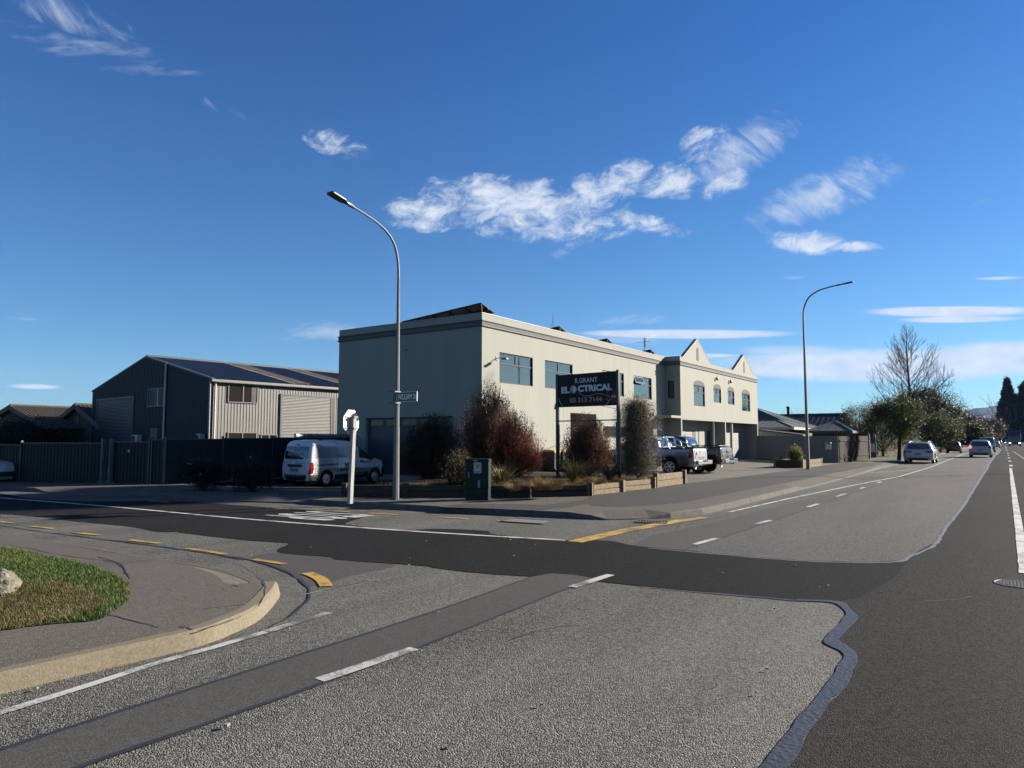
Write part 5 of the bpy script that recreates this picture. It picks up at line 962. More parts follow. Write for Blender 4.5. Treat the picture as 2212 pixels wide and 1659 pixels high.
leafy_tree('garden_tree', 'dark conifer-like bush behind the brown paling fence', (*(-12.821, 83.352, 0.130)[:2], .1), 5.0, 2.2, green_d, 73, 14000, .12, .4)
leafy_tree('garden_tree', 'big dark evergreen tree behind the bare tree and red car', (*(-8.686, 115.947, 1.700)[:2], .1), 8.8, 3.9, green_d, 74, 60000, .17, 1.2, ry=4.5)
leafy_tree('garden_tree', 'lower olive tree in front of the big dark evergreen', (*(-6.906, 107.422, 1.700)[:2], .1), 5.0, 2.3, green_l, 75, 22000, .13, .8)
far = [(2062, 966, 6.5, 4.0, brown_l, 'rusty brown winter tree beyond the big evergreen'), (2088, 963, 9.0, 5.0, brown_l, 'wide rusty brown winter tree under the first far street lamp'), (2105, 963, 7.6, 4.2, green_d, 'mid green tree between brown winter trees far down the road'), (2113, 966, 5.4, 3.6, green_l, 'small round yellow-green tree behind the silver van'),
       (2130, 959, 10.5, 6, brown_l, 'faint brown treetops left of the giant conifers'), (2150, 957, 13, 7, brown_l, 'faint far brown trees at the left foot of the giant conifers')]
for i, (u, v, h, rx, m_, lb) in enumerate(far):
    p = [(-9.543, 192.945, 0.000), (-8.923, 239.385, 0.000), (-7.089, 240.653, 0.000), (-5.073, 196.036, 0.000), (-6.310, 350.255, 0.000), (-4.083, 453.068, 0.000)][i]; leafy_tree('street_tree', lb, (p[0] - rx * .5, p[1], .1), h, rx, m_, 80 + i, 16000, .2 + h * .03, h * .14, group='trees down the road')
p = (2.016, 574.576, 1.700)
leafy_tree('giant_conifer', 'left one of the two towering dark conifers at the end of the road', (p[0] + 1.0, p[1], 0), 38, 9, ever_l, 91, 90000, 1.1, 2, shape='cone', dens=.34, nc=420, group='giant conifers')
leafy_tree('giant_conifer', 'right one of the two towering dark conifers at the end of the road', (p[0] + 10.5, p[1] + 4, 0), 36.5, 11, ever_l, 92, 100000, 1.1, 2, shape='cone', dens=.34, nc=480, group='giant conifers')
for i, (p, lb) in enumerate((((-28.978, 123.868, 1.700), 'left one of the two bare weeping trees above the dark roof'), ((-25.181, 126.493, 1.700), 'right one of the two bare weeping trees above the dark roof'))):
    leafy_tree('weeping_tree', lb, (p[0], p[1], .1), (6.0, 5.6)[i], 3.2, brown_l, 95 + i, 7000, .12, 1.6, group='weeping trees behind the houses', dens=1.2)
# row of trees on the right-hand side: off the picture, their long shadows cross the road
for i, (x, y, h) in enumerate(((24, 88, 9), (23, 104, 9.5), (25, 122, 10), (24, 142, 9), (24, 165, 10))):
    leafy_tree('verge_tree', 'broadleaf tree number %s on the right verge of the main road, beyond the picture edge' % ['one', 'two', 'three', 'four', 'five'][i], (x, y, .1), h, 2.6, green_d, 130 + i, 5000, .3, 3, group='trees on the right verge')
leafy_tree('added_shade_tree', 'very tall tree added out of view across the main road to shade the driveway', (9.6, 57.4, .1), 22.8, 2.7, green_d, 140, 26000, .40, 18, cb=19.6, tk=.004)  # added out of view: high crown throws shade on the driveway and bushes
# far hills
hl = MB(); hp = []
prof_ = [(-900, 0), (1900, 918), (2020, 906), (2055, 897), (2085, 886), (2108, 881), (2128, 880), (2143, 877), (2160, 876), (2185, 881), (2212, 890), (2300, 905), (2500, 915)]
hills = [(-2334.5, 6311.5, 14.4), (-1288.0, 7033.1, 35.5), (-937.2, 7270.8, 86.2), (-655.6, 7459.5, 149.5), (-514.5, 7553.5, 187.6), (-390.8, 7635.4, 225.6), (-284.3, 7704.8, 269.9), (-203.2, 7758.9, 291.1), (-133.3, 7806.8, 295.3), (-80.3, 7842.0, 310.1), (-20.8, 7882.5, 316.4), (20.6, 7912.2, 305.8), (65.1, 7944.6, 289.0), (157.7, 8011.8, 255.2), (461.6, 8228.0, 191.8), (1156.7, 8712.7, 149.5), (2198.5, 9441.2, 65.1)]
nn = len(hills)
for k, (f, g, e) in enumerate(((0, 0, -900), (.35, .25, -500), (.7, .2, -150), (1, .0, 0), (.3, 0, 900))):
    for i, (x, y, z) in enumerate(hills):
        L_ = math.hypot(x, y); s = (L_ + e * 1.2) / L_; hp.append((x * s, y * s, max(-3, z * f * (1 + g * math.sin(i * 2.3 + k)))))
hl.add(hp, [(k * nn + i, k * nn + i + 1, (k + 1) * nn + i + 1, (k + 1) * nn + i) for k in range(4) for i in range(nn - 1)], 0, True)
struct(hl.build('hills', mat('hill', (.010, .024, .040), .95, col2=(.022, .038, .045), scale=.003, contrast=.8), fix=False))
fw = MB(); r2 = random.Random(3)
for i in range(60):
    x = -40 - i * 5 + r2.uniform(-2, 2); fw.lathe((x, 260 + r2.uniform(-20, 20) + i, 0), (0, 0, 1), [(4, 0), (4.4, 2), (3.4, 4.2 + r2.uniform(0, 1)), (1.6, 5.4), (0, 6)], 7)
struct(fw.build('distant_wood', green_d, fix=False), 'stuff')
# ---------------------------------------------------------------- grey fence, brown fences, letterbox, planter
def paling(A_, B_, h0, h1, label, mt, w=.15, name='paling_fence', z=.1, gap=.012, cat='fence', rail=True, var=.0):
    t = thing(name, label, cat, (A_[0], A_[1], z)); d = Vector((B_[0] - A_[0], B_[1] - A_[1], 0)); Lf = d.length; d.normalize(); n = int(Lf / w); m = MB(); a = math.atan2(d.y, d.x)
    for i in range(n):
        s = (i + .5) * Lf / n; h = h0 + (h1 - h0) * s / Lf + rnd.uniform(-var, var); p = d * s; m.box((p.x + rnd.uniform(-.003, .003) * d.y, p.y + rnd.uniform(-.006, .006), h / 2), (Lf / n - gap, .022 + (i % 2) * .012, h), a)
    m.build('palings', mt, t, fix=False)
    if rail:
        m = MB(); N = Vector((-d.y, d.x, 0)) * .05; [MB().box(tuple(d * Lf / 2 + N * (1 if N.y > 0 else -1) + Vector((0, 0, z_))), (Lf, .05, .08), a).build('rail', mt, t) for z_ in (.4, h0 - .3)]
    return t
gp = mat('paling_grey', (.20, .245, .29), .8, col2=(.165, .205, .245), scale=2, stretch=(2, 2, .3)); bp = mat('paling_brown', (.050, .030, .020), .9, col2=(.022, .014, .010), scale=4, stretch=(3, 3, .25), contrast=1.3); wp = mat('paling_weathered', (.17, .14, .10), .9, col2=(.09, .075, .055), scale=4, stretch=(3, 3, .25))
P0, P1, P2, P3 = (-16.55, 58.9), (-9.335, 52.150, 0.130), (-9.395, 66.040, 0.130), (-9.615, 71.032, 0.130)
paling(P0, P1, 1.93, 1.84, 'smooth grey painted paling fence between the gabled wing and the brown fence', gp, .19, gap=.014)
t = thing('fence_post', 'light steel corner post where the grey fence meets the brown fence', 'post', (P1[0] + .05, P1[1], .1)); MB().box((0, 0, .93), (.05, .05, 1.86)).build('post', galv, t)
paling((P1[0] + .12, P1[1] + .1), P2, 1.84, 1.92, 'dark brown paling fence beside the leaning boards', bp, .17, var=.01)
for lb, p in (('left one of the two round topped gate posts', P2), ('right one of the two round topped gate posts', P3)):
    t = thing('gate_post', lb, 'post', (p[0], p[1], .1), group='round topped gate posts'); m = MB(); m.box((0, 0, 1.0), (.24, .24, 2.0)); m.lathe((0, 0, 2.0), (0, 0, 1), [(.1, 0), (.11, .05), (.08, .13), (0, .17)], 8); m.build('post', mat('post_pale', (.27, .25, .21), .9, col2=(.2, .185, .16), scale=5), t)
t = thing('notice_sign', 'small white notice on a blue gate between the round topped posts', 'sign', ((P2[0] + P3[0]) / 2, (P2[1] + P3[1]) / 2 + .4, .1)); MB().box((0, 0, .9), (.6, .05, 1.7)).build('gate_leaf', mat('gate_blue', (.04, .055, .09), .6), t); MB().box((0, -.035, .9), (.45, .02, .75)).build('board', white_m, t)
P4, P5 = (-10.786, 81.969, 0.130), (-10.348, 89.590, 0.130)
paling(P4, P5, 1.05, 1.1, 'low weathered paling fence under the olive tree', wp, .16, var=.02)
paling(P5, (P5[0] + .6, P5[1] + 14), 1.75, 1.8, 'taller weathered paling fence behind the leaning verge tree', wp, .16, var=.02)
paling((-8.360, 141.677, 0.130), (-6.741, 142.796, 0.130), 1.6, 1.6, 'pale picket fence left of the red car', mat('picket', (.42, .41, .36), .8), .42, name='picket_fence', gap=.22)
m = MB(); p = (-9.671, 51.231, 0.130); t = thing('letterbox', 'white letterbox hung on the grey paling fence', 'letterbox', (p[0] - .02, p[1] - .12, 1.05)); f_ = Vector((P1[0] - P0[0], P1[1] - P0[1], 0)).normalized(); t.rotation_euler = (0, 0, math.atan2(f_.y, f_.x)); MB().box((0, 0, .2), (.42, .14, .40)).build('box', white_m, t, bevel=.02); m.lathe((-.22, 0, .40), (1, 0, 0), [(0, 0), (.09, 0), (.09, .44), (0, .44)], 12); m.build('lid', galv, t)
p = (-9.461, 54.986, 0.130)
for k, (dx_, h_, lean_, lb) in enumerate(((-.05, .75, .0, 'short brown board standing against the brown fence'), (.45, .95, .35, 'pale board leaning at a slant against the brown fence'))):
    t = thing('leaning_board', lb, 'board', (p[0] + dx_, p[1] - .35, .13)); m = MB(); m.box((lean_ * h_ / 2, 0, h_ / 2), (.22, .04, h_), 0, 0, Matrix.Rotation(lean_, 4, 'Y')); m.build('board', wp if k else bp, t)
p = (-9.726, 60.383, 0.130); t = tag(struct(MB().build('x', soil)) if 0 else MB().box((p[0] - 1.0, p[1] - 4.6, .9), (.10, .02, .16)).build('fence_number', white_m), 'small white number plate at the left end of the brown fence', 'sign')
# white tree-hung sign
p = (-7.518, 68.605, 0.130); t = thing('estate_sign', 'white house shaped sign board behind the leaning verge tree', 'sign', (p[0] - .1, p[1] + 1.2, .1)); m = MB(); m.prism([(-.55, 2.0), (.0, 1.75), (.55, 2.0), (.55, 2.6), (0, 2.95), (-.55, 2.6)], (0, 0, 0), (.8, .6, 0), (0, 0, 1), (.6, -.8, 0), 0, .03); m.build('board', white_m, t); MB().tube([(0, 0, 0), (0, 0, 2.4)], .04, 6).build('post', wp, t)
# planter box
pa, pb, pc, pd = (-11.219, 45.002, 0.130), (-9.274, 41.642, 0.130), (-9.743, 48.481, 0.130), None
t = thing('planter_box', 'square sleeper planter box on the forecourt behind the second street lamp', 'planter', (pb[0], pb[1], .13)); O = Vector((pb[0], pb[1], 0)); a = Vector((pa[0], pa[1], 0)) - O; c = Vector((pc[0], pc[1], 0)) - O; c = Vector((0.1, min(4.5, c.length), 0)); a = Vector((-1.5, .15, 0))
for (s, e, mt) in ((a, Vector((0, 0, 0)), timber_shade), (Vector((0, 0, 0)), c, timber), (c, a + c, timber_shade), (a + c, a, timber_shade)):  # sun-facing side lighter, shade of the others put into the colour
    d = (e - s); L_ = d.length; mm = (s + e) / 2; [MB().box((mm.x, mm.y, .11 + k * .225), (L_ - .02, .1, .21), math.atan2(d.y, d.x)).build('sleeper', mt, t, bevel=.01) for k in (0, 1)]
for s in (a, Vector((0, 0, 0)), c, a + c): MB().box((s.x, s.y, .24), (.13, .13, .5)).build('post', timber, t)
m = MB(); m.add([tuple(v_ + Vector((0, 0, .36))) for v_ in (a, Vector((0, 0, 0)), c, a + c)], [(0, 1, 2, 3)]); m.build('soil', soil, t)
bush('planter_shrub', 'yellow-green leafy shrub growing in the planter box', (pb[0] - .55, pb[1] + .8, .45), .55, .6, .85, 5000, leaf_mat('leaf_lime', (.09, .09, .02), (.17, .16, .04), (.26, .23, .07), 3, .3), .07, 66)
blades('planter_grass', 'tuft of strappy leaves at the left end of the planter box', (pb[0] - 1.25, pb[1] + .35, .45), 40, .45, .012, flax_leaf, 67, 'plant')
blades('planter_grass', 'sparse green tuft at the right end of the planter box', (pb[0] - .3, pb[1] + 3.4, .45), 40, .35, .012, flax_leaf, 68, 'plant')
# rocks along the foot of the grey fence
for i in range(22):
    s = i / 22; x = P0[0] + (P1[0] - P0[0]) * s * .55 + rnd.uniform(-.1, .1); y = P0[1] - .35 + (P1[1] - P0[1]) * s * .55 + rnd.uniform(-.15, .1)
rk = MB()
for i in range(120):
    s = rnd.random() * .6; x = P0[0] + (P1[0] - P0[0]) * s + rnd.uniform(-.1, .1); y = P0[1] - .4 + (P1[1] - P0[1]) * s + rnd.uniform(-.3, .2); a = rnd.uniform(.06, .15); rk.box((x, y, .14 + a * .3), (a, a * .8, a * .7), rnd.uniform(0, 3), 0, Matrix.Rotation(rnd.uniform(-.5, .5), 4, 'X'))
struct(rk.build('rock_edging', mat('rock_grey', (.13, .13, .135), .9, col2=(.2, .2, .2), scale=8)), 'stuff')
# rock on the near lawn
bm = bmesh.new(); bmesh.ops.create_icosphere(bm, subdivisions=5, radius=1)
for v in bm.verts:
    n = noise.fractal(v.co * 1.3 + Vector((3, 1, 7)), 1, 2, 6) * .22 + noise.fractal(v.co * 5, .8, 2, 4) * .05; v.co = v.co * (1 + n); v.co = Vector((v.co.x * .21, v.co.y * .22, v.co.z * .15))
me = bpy.data.meshes.new('boulder'); bm.to_mesh(me); bm.free(); me.materials.append(mat('boulder_stone', (.30, .28, .23), .95, col2=(.14, .135, .10), scale=9, detail=12, bump=.9, bscale=22, bdist=.02, contrast=1.3)); o = bpy.data.objects.new('boulder', me); C.objects.link(o); p = (-8.471, 3.009, 0.130); o.location = (p[0] - .02, p[1] + .05, .22); tag(o, 'lichen spotted boulder on the lawn at the left edge', 'boulder')
# ---------------------------------------------------------------- street lamps
def street_lamp(label, p, h, arm_dir, reach, r0=.095, kind='led', arm_pts=None, group='street lamps'):
    t = thing('street_lamp', label, 'street lamp', p, group=group); A = Vector((arm_dir[0], arm_dir[1], 0)).normalized(); m = MB(); zs = h[0]
    m.tube([(0, 0, 0), (0, 0, 1.9), (0, 0, 1.901), (0, 0, zs)], [r0, r0 * .86, r0 * .80, r0 * .45], 8, smooth=False); m.build('pole', galv, t)
    ap_ = [Vector((0, 0, zs)) + A * a + Zv * z for a, z in smooth_line(arm_pts, 6)]; MB().tube(ap_, [r0 * .42 - r0 * .1 * i / len(ap_) for i in range(len(ap_))], 8).build('arm', galv, t)
    e = ap_[-1]; d = (ap_[-1] - ap_[-3]).normalized(); B = A.cross(Zv); N = d.cross(B).normalized(); N = N if N.z > 0 else -N
    hd = MB(); o1 = e + d * .02
    pl = [(0, -.06), (.10, -.07), (.22, -.15), (.62, -.15), (.66, -.10), (.66, .10), (.62, .15), (.22, .15), (.10, .07), (0, .06)]
    hd.prism([(a_ * 1.0, b_ * .85) for a_, b_ in pl], o1, d, B, N, -.03, .018); x = hd.build('lamp_head', mat('lamp_grey', (.10, .10, .10), .4), t, bevel=.012)
    MB().obox(o1, d, B, N, .30, .60, -.10, .10, -.038, -.031).build('lens', mat('lens', (.16, .16, .15), .2), x)
    MB().tube([e - d * .12, e + d * .06], .05, 8).build('collar', galv, t); MB().box((0, 0, .01), (.24, .24, .02)).build('base_plate', MATS['cast_iron'], t)
    return t
b1 = (-13.274, 13.809, 0.130)
street_lamp('tall galvanised street lamp at the corner carrying the street name sign, arm reaching left', (b1[0], b1[1], .13), (5.9,), (0, -1), 2, .084, arm_pts=[(0, 0), (.03, .45), (.16, .87), (.45, 1.17), (.95, 1.38), (1.78, 1.56)])
b2 = (-8.679, 40.327, 0.130)
street_lamp('galvanised street lamp beside the planter box with its arm over the main road', (b2[0], b2[1], .13), (8.2,), (1, 0), 2, .108, arm_pts=[(0, 0), (.04, .45), (.28, 1.0), (.75, 1.33), (1.35, 1.48), (1.85, 1.55)])
for i, (q_, lb) in enumerate((((-8.590, 125.150, 0.130), 'street lamp rising out of the big dark evergreen'), ((-8.490, 204.719, 0.130), 'street lamp against the distant hill'), ((-6.485, 276.252, 0.130), 'smaller street lamp against the foot of the hill'), ((-3.836, 340.074, 0.130), 'furthest street lamp left of the giant conifers'))):
    street_lamp(lb, (q_[0], q_[1], .13), (8.2,), (1, 0), 2, .16, arm_pts=[(0, 0), (.04, .45), (.28, 1.0), (.75, 1.33), (1.35, 1.48), (1.85, 1.55)])
# street name sign on the first lamp
t = thing('street_name_sign', 'green street name blade reading WILLIAM St clamped to the corner street lamp', 'street sign', (b1[0], b1[1] - .10, 0)); gz = (-12.801, 13.700, 2.823)[2]; zc = gz
grn = mat('sign_green', (.006, .085, .055), .4); MB().box((.38, 0, zc), (.84, .014, .24)).build('blade', grn, t)
m = MB(); [m.box((.38, -.001, zc + s * .123), (.85, .016, .006)) for s in (-1, 1)]; m.box((.806, -.001, zc), (.008, .018, .25)); m.build('edge', alu, t)
[MB().box((.0, .02, zc + s * .15), (.22, .22, .03)).build('clamp', galv, t) for s in (-1, 1)]
text_fit('WILLIAM St', .66, .15, frame((.46, -.012, zc + .003), FX, (0, 0, 1)), mat('sign_white', (1.2, 1.25, 1.2), .4), t, bold=.02)
text('(', .18, frame((.10, -.012, zc), FX, (0, 0, 1)), MATS['sign_white'], t); MB().box((.02, -.012, zc), (.03, .012, .16)).build('red_strip', mat('red_strip', (.45, .12, .10), .6), t)
# stop sign seen from behind
b3 = (-13.342, 12.273, 0.130); t = thing('stop_sign', 'back of a white octagonal stop sign on a leaning white post', 'stop sign', (b3[0], b3[1], .13)); top = (-13.340, 12.334, 2.276); tv = Vector((top[0] - b3[0], top[1] - b3[1], top[2] - .13))
tv = Vector((.02, tv.y, tv.z)); dv = tv.normalized()
post_m = mat('post_white', (.66, .66, .62), .8, col2=(.42, .42, .39), scale=6, stretch=(3, 3, .5), contrast=1.2)
m = MB(); m.obox((0, 0, 0), (1, 0, 0), dv, Vector((1, 0, 0)).cross(dv), -.05, .05, .0, tv.length, -.05, .05); m.build('post', post_m, t)
zc_ = (-13.340, 12.246, 2.136)[2] - .13; sn = Vector((-.985, -.17, 0)).normalized(); st_ = Vector((-sn.y, sn.x, 0)); oc = [(.335 * math.cos(PI / 8 + i * PI / 4), .335 * math.sin(PI / 8 + i * PI / 4)) for i in range(8)]; cpos = dv * (zc_ / dv.z) + sn * .075
m = MB(); m.prism(oc, cpos, st_, Zv, sn, 0, .006); pl_ = m.build('plate', mat('sign_back', (.70, .70, .68), .45), t); 
m = MB(); m.prism([(a * .985, b * .985) for a, b in oc], cpos, st_, Zv, sn, .0065, .008); m.build('face', mat('stop_red', (.5, .02, .02), .4), pl_)
text('STOP', .25, frame(cpos + sn * .0095, (sn.y, -sn.x, 0), (0, 0, 1)) @ Matrix.Rotation(0, 4, 'X'), white_m, pl_, bold=.006)
m = MB(); [m.obox(cpos, st_, Zv, sn, -.24, .24, z_ - .015, z_ + .015, -.016, -.001) for z_ in (-.15, .13)]; [m.obox(cpos - sn * .08, st_, Zv, sn, -.075, .075, z_ - .02, z_ + .02, -.07, .0) for z_ in (-.15, .13)]; m.build('brackets', galv, t)
MB().obox(cpos, st_, Zv, sn, -.17, -.12, .0, .09, -.003, -.001).build('sticker', mat('sticker_pale', (.5, .36, .28), .7), pl_)
# electrical cabinet
cb_ = (-11.477, 15.052, 0.130); t = thing('electrical_cabinet', 'dark green electrical cabinet numbered 766 with a warning sticker', 'electrical cabinet', (cb_[0], cb_[1] - .02, .13)); cg = mat('cabinet_green', (.006, .034, .028), .5, col2=(.005, .028, .023), scale=3, spec=.2); t.rotation_euler = (0, 0, R(26))
MB().box((0, 0, .15), (.60, .36, .30)).build('base', cg, t, bevel=.006); MB().box((0, 0, .655), (.62, .38, .69)).build('body', cg, t, bevel=.008); m = MB(); m.prism([(-.32, 1.0), (.32, 1.0), (.32, 1.05), (.28, 1.07), (-.28, 1.07), (-.32, 1.05)], (0, 0, 0), (1, 0, 0), (0, 0, 1), (0, 1, 0), -.2, .2); m.build('lid', cg, t)
d_ = MB().box((0, -.196, .66), (.56, .012, .64)).build('door', cg, t); MB().box((-.22, -.206, .66), (.045, .012, .15)).build('handle', mat('handle_grey', (.2, .2, .2), .4), d_)
st2 = MB().box((.02, -.2045, .84), (.20, .004, .28)).build('warning_sticker', white_m, t); m = MB(); m.prism([(-.085, -.06), (-.02, -.02), (-.075, .075), (.02, .03), (.085, .10), (.05, .0), (.09, -.055), (0, -.03)], (.02, -.2069, .875), (1, 0, 0), (0, 0, 1), (0, -1, 0), 0, .002); m.build('red_burst', mat('red_ink', (.42, .02, .03), .6), st2)
m = MB(); m.lathe((-.02, -.209, .925), (0, -1, 0), [(.036, 0), (.036, .002), (0, .002)], 16); m.lathe((.07, -.209, .85), (0, -1, 0), [(.03, 0), (.03, .002), (0, .002)], 12); m.build('figures', white_m, st2); m = MB(); m.box((.02, -.208, .735), (.17, .003, .025)); m.build('print', mat('blue_ink', (.10, .07, .25), .6), st2); m = MB(); m.obox((.03, -.2095, .87), (.7, 0, .7), (-.7, 0, .7), (0, -1, 0), -.07, .08, -.01, .01, 0, .002); m.build('bolt', mat('yellow_ink', (.6, .5, .08), .6), st2)
text('766', .07, frame((-.04, -.202, 1.022), FX, (0, 0, 1)), white_m, t, bold=.002); MB().box((.06, -.2045, .42), (.06, .004, .20)).build('label_strip', mat('label_lilac', (.32, .32, .45), .6), t)
# business sign
sgA, sgB = (-12.856, 21.398, 0.350), (-10.363, 21.111, 0.350); O = Vector((sgA[0], sgA[1], .38)); sv = Vector((sgB[0] - sgA[0], sgB[1] - sgA[1], 0)); sL = sv.length; sv.normalize(); sf = Vector((sv.y, -sv.x, 0)); sf = sf if sf.y < 0 else -sf
t = thing('business_sign', 'black business sign board of an electrical firm held between two black steel posts', 'sign', tuple(O)); blk = mat('sign_post_black', (.014, .014, .016), .35); zt_ = 4.0 - .38
for a in (0, sL):
    p = sv * a; m = MB(); m.box((p.x, p.y, zt_ / 2), (.09, .09, zt_), math.atan2(sv.y, sv.x)); m.build('post', blk, t)
zb1 = (-12.817, 21.400, 4.007)[2] - .38; zb0 = (-12.823, 21.400, 2.882)[2] - .38; zb1 = zt_ - .04; zb0 = zt_ - .04 - 1.13
bd = mat('sign_board', (.012, .013, .02), .6, spec=.25); MB().obox((0, 0, 0), sv, Zv, sf, .05, sL - .05, zb0, zb1, -.02, .03).build('board', bd, t)
MB().obox((0, 0, 0), sv, Zv, sf, .045, sL - .045, zb0 - .50, zb0 - .46, -.02, .02).build('cross_rail', blk, t)
m = MB(); m.obox(sv * sL + sv * .05, sv, Zv, sf, 0, .012, .3, zt_ - 1.4, -.03, .03); m.build('edge_strip', mat('strip_grey', (.25, .24, .22), .5), t); MB().obox((0, 0, 0), sv, Zv, sf, .05, .085, .95, 1.85, -.02, .02).build('edge_strip', MATS['strip_grey'], t); MB().obox(sv * sL, sv, Zv, sf, -.10, -.055, .95, 1.9, -.02, .02).build('edge_strip', MATS['strip_grey'], t)
sw = mat('sign_letter_white', (1.0, 1.02, 1.05), .5); sr = mat('sign_letter_copper', (.72, .32, .24), .5); bw = sL - .1; bh = 1.13; fo = sf * .033
P_ = lambda a, b: sv * (.05 + bw * a) + Zv * (zb0 + bh * b) + fo
text_fit('R.GRANT', .385 * bw, .145 * bh, frame(P_(.50, .79), sv, Zv), sw, t, bold=.008, ext=.001)
text_fit('EL', .15 * bw, .20 * bh, frame(P_(.135, .525), sv, Zv), sw, t, bold=.05, ext=.001); text_fit('CTRICAL', .575 * bw, .20 * bh, frame(P_(.645, .545), sv, Zv), sw, t, bold=.05, ext=.001)
text_fit('03 313 7144', .555 * bw, .15 * bh, frame(P_(.49, .20), sv, Zv), sr, t, bold=.03, ext=.001)
c_ = P_(.275, .525); m = MB(); m.lathe(c_ - sf * .001, sf, [(.148, 0), (.148, .002), (0, .002)], 28); m.build('logo_disc', sr, t)
m = MB(); hp_ = [(0, -.115)] + [(.115 * math.sin(a), -.115 * math.cos(a)) for a in [PI * i / 12 for i in range(13)]]; m.prism(hp_, c_ + sf * .002, sv, Zv, sf, 0, .002); m.obox(c_ + sf * .002, sv, Zv, sf, -.085, 0, .035, .055, 0, .002); m.obox(c_ + sf * .002, sv, Zv, sf, -.085, 0, -.055, -.035, 0, .002); m.obox(c_ + sf * .002, sv, Zv, sf, .11, .17, -.01, .012, 0, .002); m.build('plug_logo', sw, t)
def sline(pts, w_, mt, nm): m = MB(); m.tube([P_(a, b) + sf * .002 for a, b in smooth_line(pts, 6)], w_, 4); m.build(nm, mt, t)
sline([(.38, .43), (.45, .33), (.55, .31), (.66, .36), (.76, .35), (.90, .25)], .006, sw, 'cord'); sline([(.78, .19), (.84, .19), (.86, .16), (.85, .14)], .005, sr, 'cord')
for pts in ([(.90, .27), (.86, .35), (.86, .45), (.88, .50), (.90, .46), (.87, .42)], [(.92, .33), (.95, .40), (.93, .48), (.89, .50)], [(.88, .28), (.85, .22), (.86, .14), (.90, .22)], [(.93, .22), (.90, .15), (.88, .10)], [(.95, .20), (.94, .12), (.955, .07)], [(.97, .2), (.98, .13), (.99, .08)], [(.96, .32), (.98, .38), (.99, .47)]): sline(pts, .006, sr, 'crayfish_line')
m = MB(); m.prism([(-.11, -.03), (.08, -.07), (.08, .03), (-.06, .06)], P_(.96, .27), sv, Zv, sf, 0, .002); m.build('crayfish_body', sr, t)
sline([(.0, .30), (.08, .02)], .008, sw, 'corner_line'); sline([(.83, .02), (.93, .22)], .008, sw, 'corner_line')
# wheelie bins by the wall
def bin_(label, p, rz):
    t = thing('wheelie_bin', label, 'wheelie bin', p, rz); m = MB(); pr = [(.23, .0), (.29, .95)]; vs = [(sx * w, sy * w * 1.15, z) for w, z in pr for sx, sy in ((-1, -1), (1, -1), (1, 1), (-1, 1))]; m.add(vs, [(3, 2, 1, 0), (4, 5, 6, 7), (0, 1, 5, 4), (1, 2, 6, 5), (2, 3, 7, 6), (3, 0, 4, 7)]); m.build('body', mat('bin_black', (.015, .016, .015), .5), t, bevel=.02)
    m = MB(); m.prism([(-.36, .0), (.34, .0), (.34, .04), (0, .10), (-.36, .06)], (0, 0, .95), (0, 1, 0), (0, 0, 1), (1, 0, 0), -.31, .31); m.build('lid', mat('bin_yellow', (.62, .36, .02), .5), t, bevel=.01); [MB().lathe((s * .24, .28, .1), (1, 0, 0), [(0, -.03), (.1, -.03), (.1, .03), (0, .03)], 14).build('wheel', black_m, t) for s in (-1, 1)]; MB().box((-.12, -.34, .85), (.12, .004, .06)).build('sticker', white_m, t)
bin_('yellow lidded wheelie bin against the sunlit wall, nearer the corner', (-17.45, 28.5, .2), R(-90)); bin_('yellow lidded wheelie bin against the sunlit wall, further along', (-17.45, 29.25, .2), R(-90))
# ---------------------------------------------------------------- vehicles
tyre_m = mat('tyre', (.018, .018, .018), .85); rim_m = mat('rim_silver', (.42, .43, .44), .35, metal=.7); blk_pl = mat('black_plastic', (.02, .02, .022), .55)
car_glass = mat('car_glass', (.012, .014, .016), .04, spec=.9, coat=1); red_l = mat('red_lens', (.38, .01, .012), .15, coat=1); red_dim = mat('red_lens_dark', (.12, .006, .008), .15, coat=1); clear_l = mat('clear_lens', (.45, .42, .40), .15, coat=1)
brake = mat('brake_light', (.8, .05, .05), .3, emit=(1, .12, .10, .9)); headlit = mat('headlight_on', (.9, .9, .9), .2, emit=(1, .97, .9, 3.0)); head_m = mat('headlight', (.5, .52, .55), .1, coat=1)
plate_m = mat('number_plate', (.55, .56, .58), .5); chrome = mat('chrome', (.75, .75, .75), .12, metal=1)
def car_paint(name, c, metal=.0, rough=.32): return mat(name, c, rough, metal=metal, coat=.9)
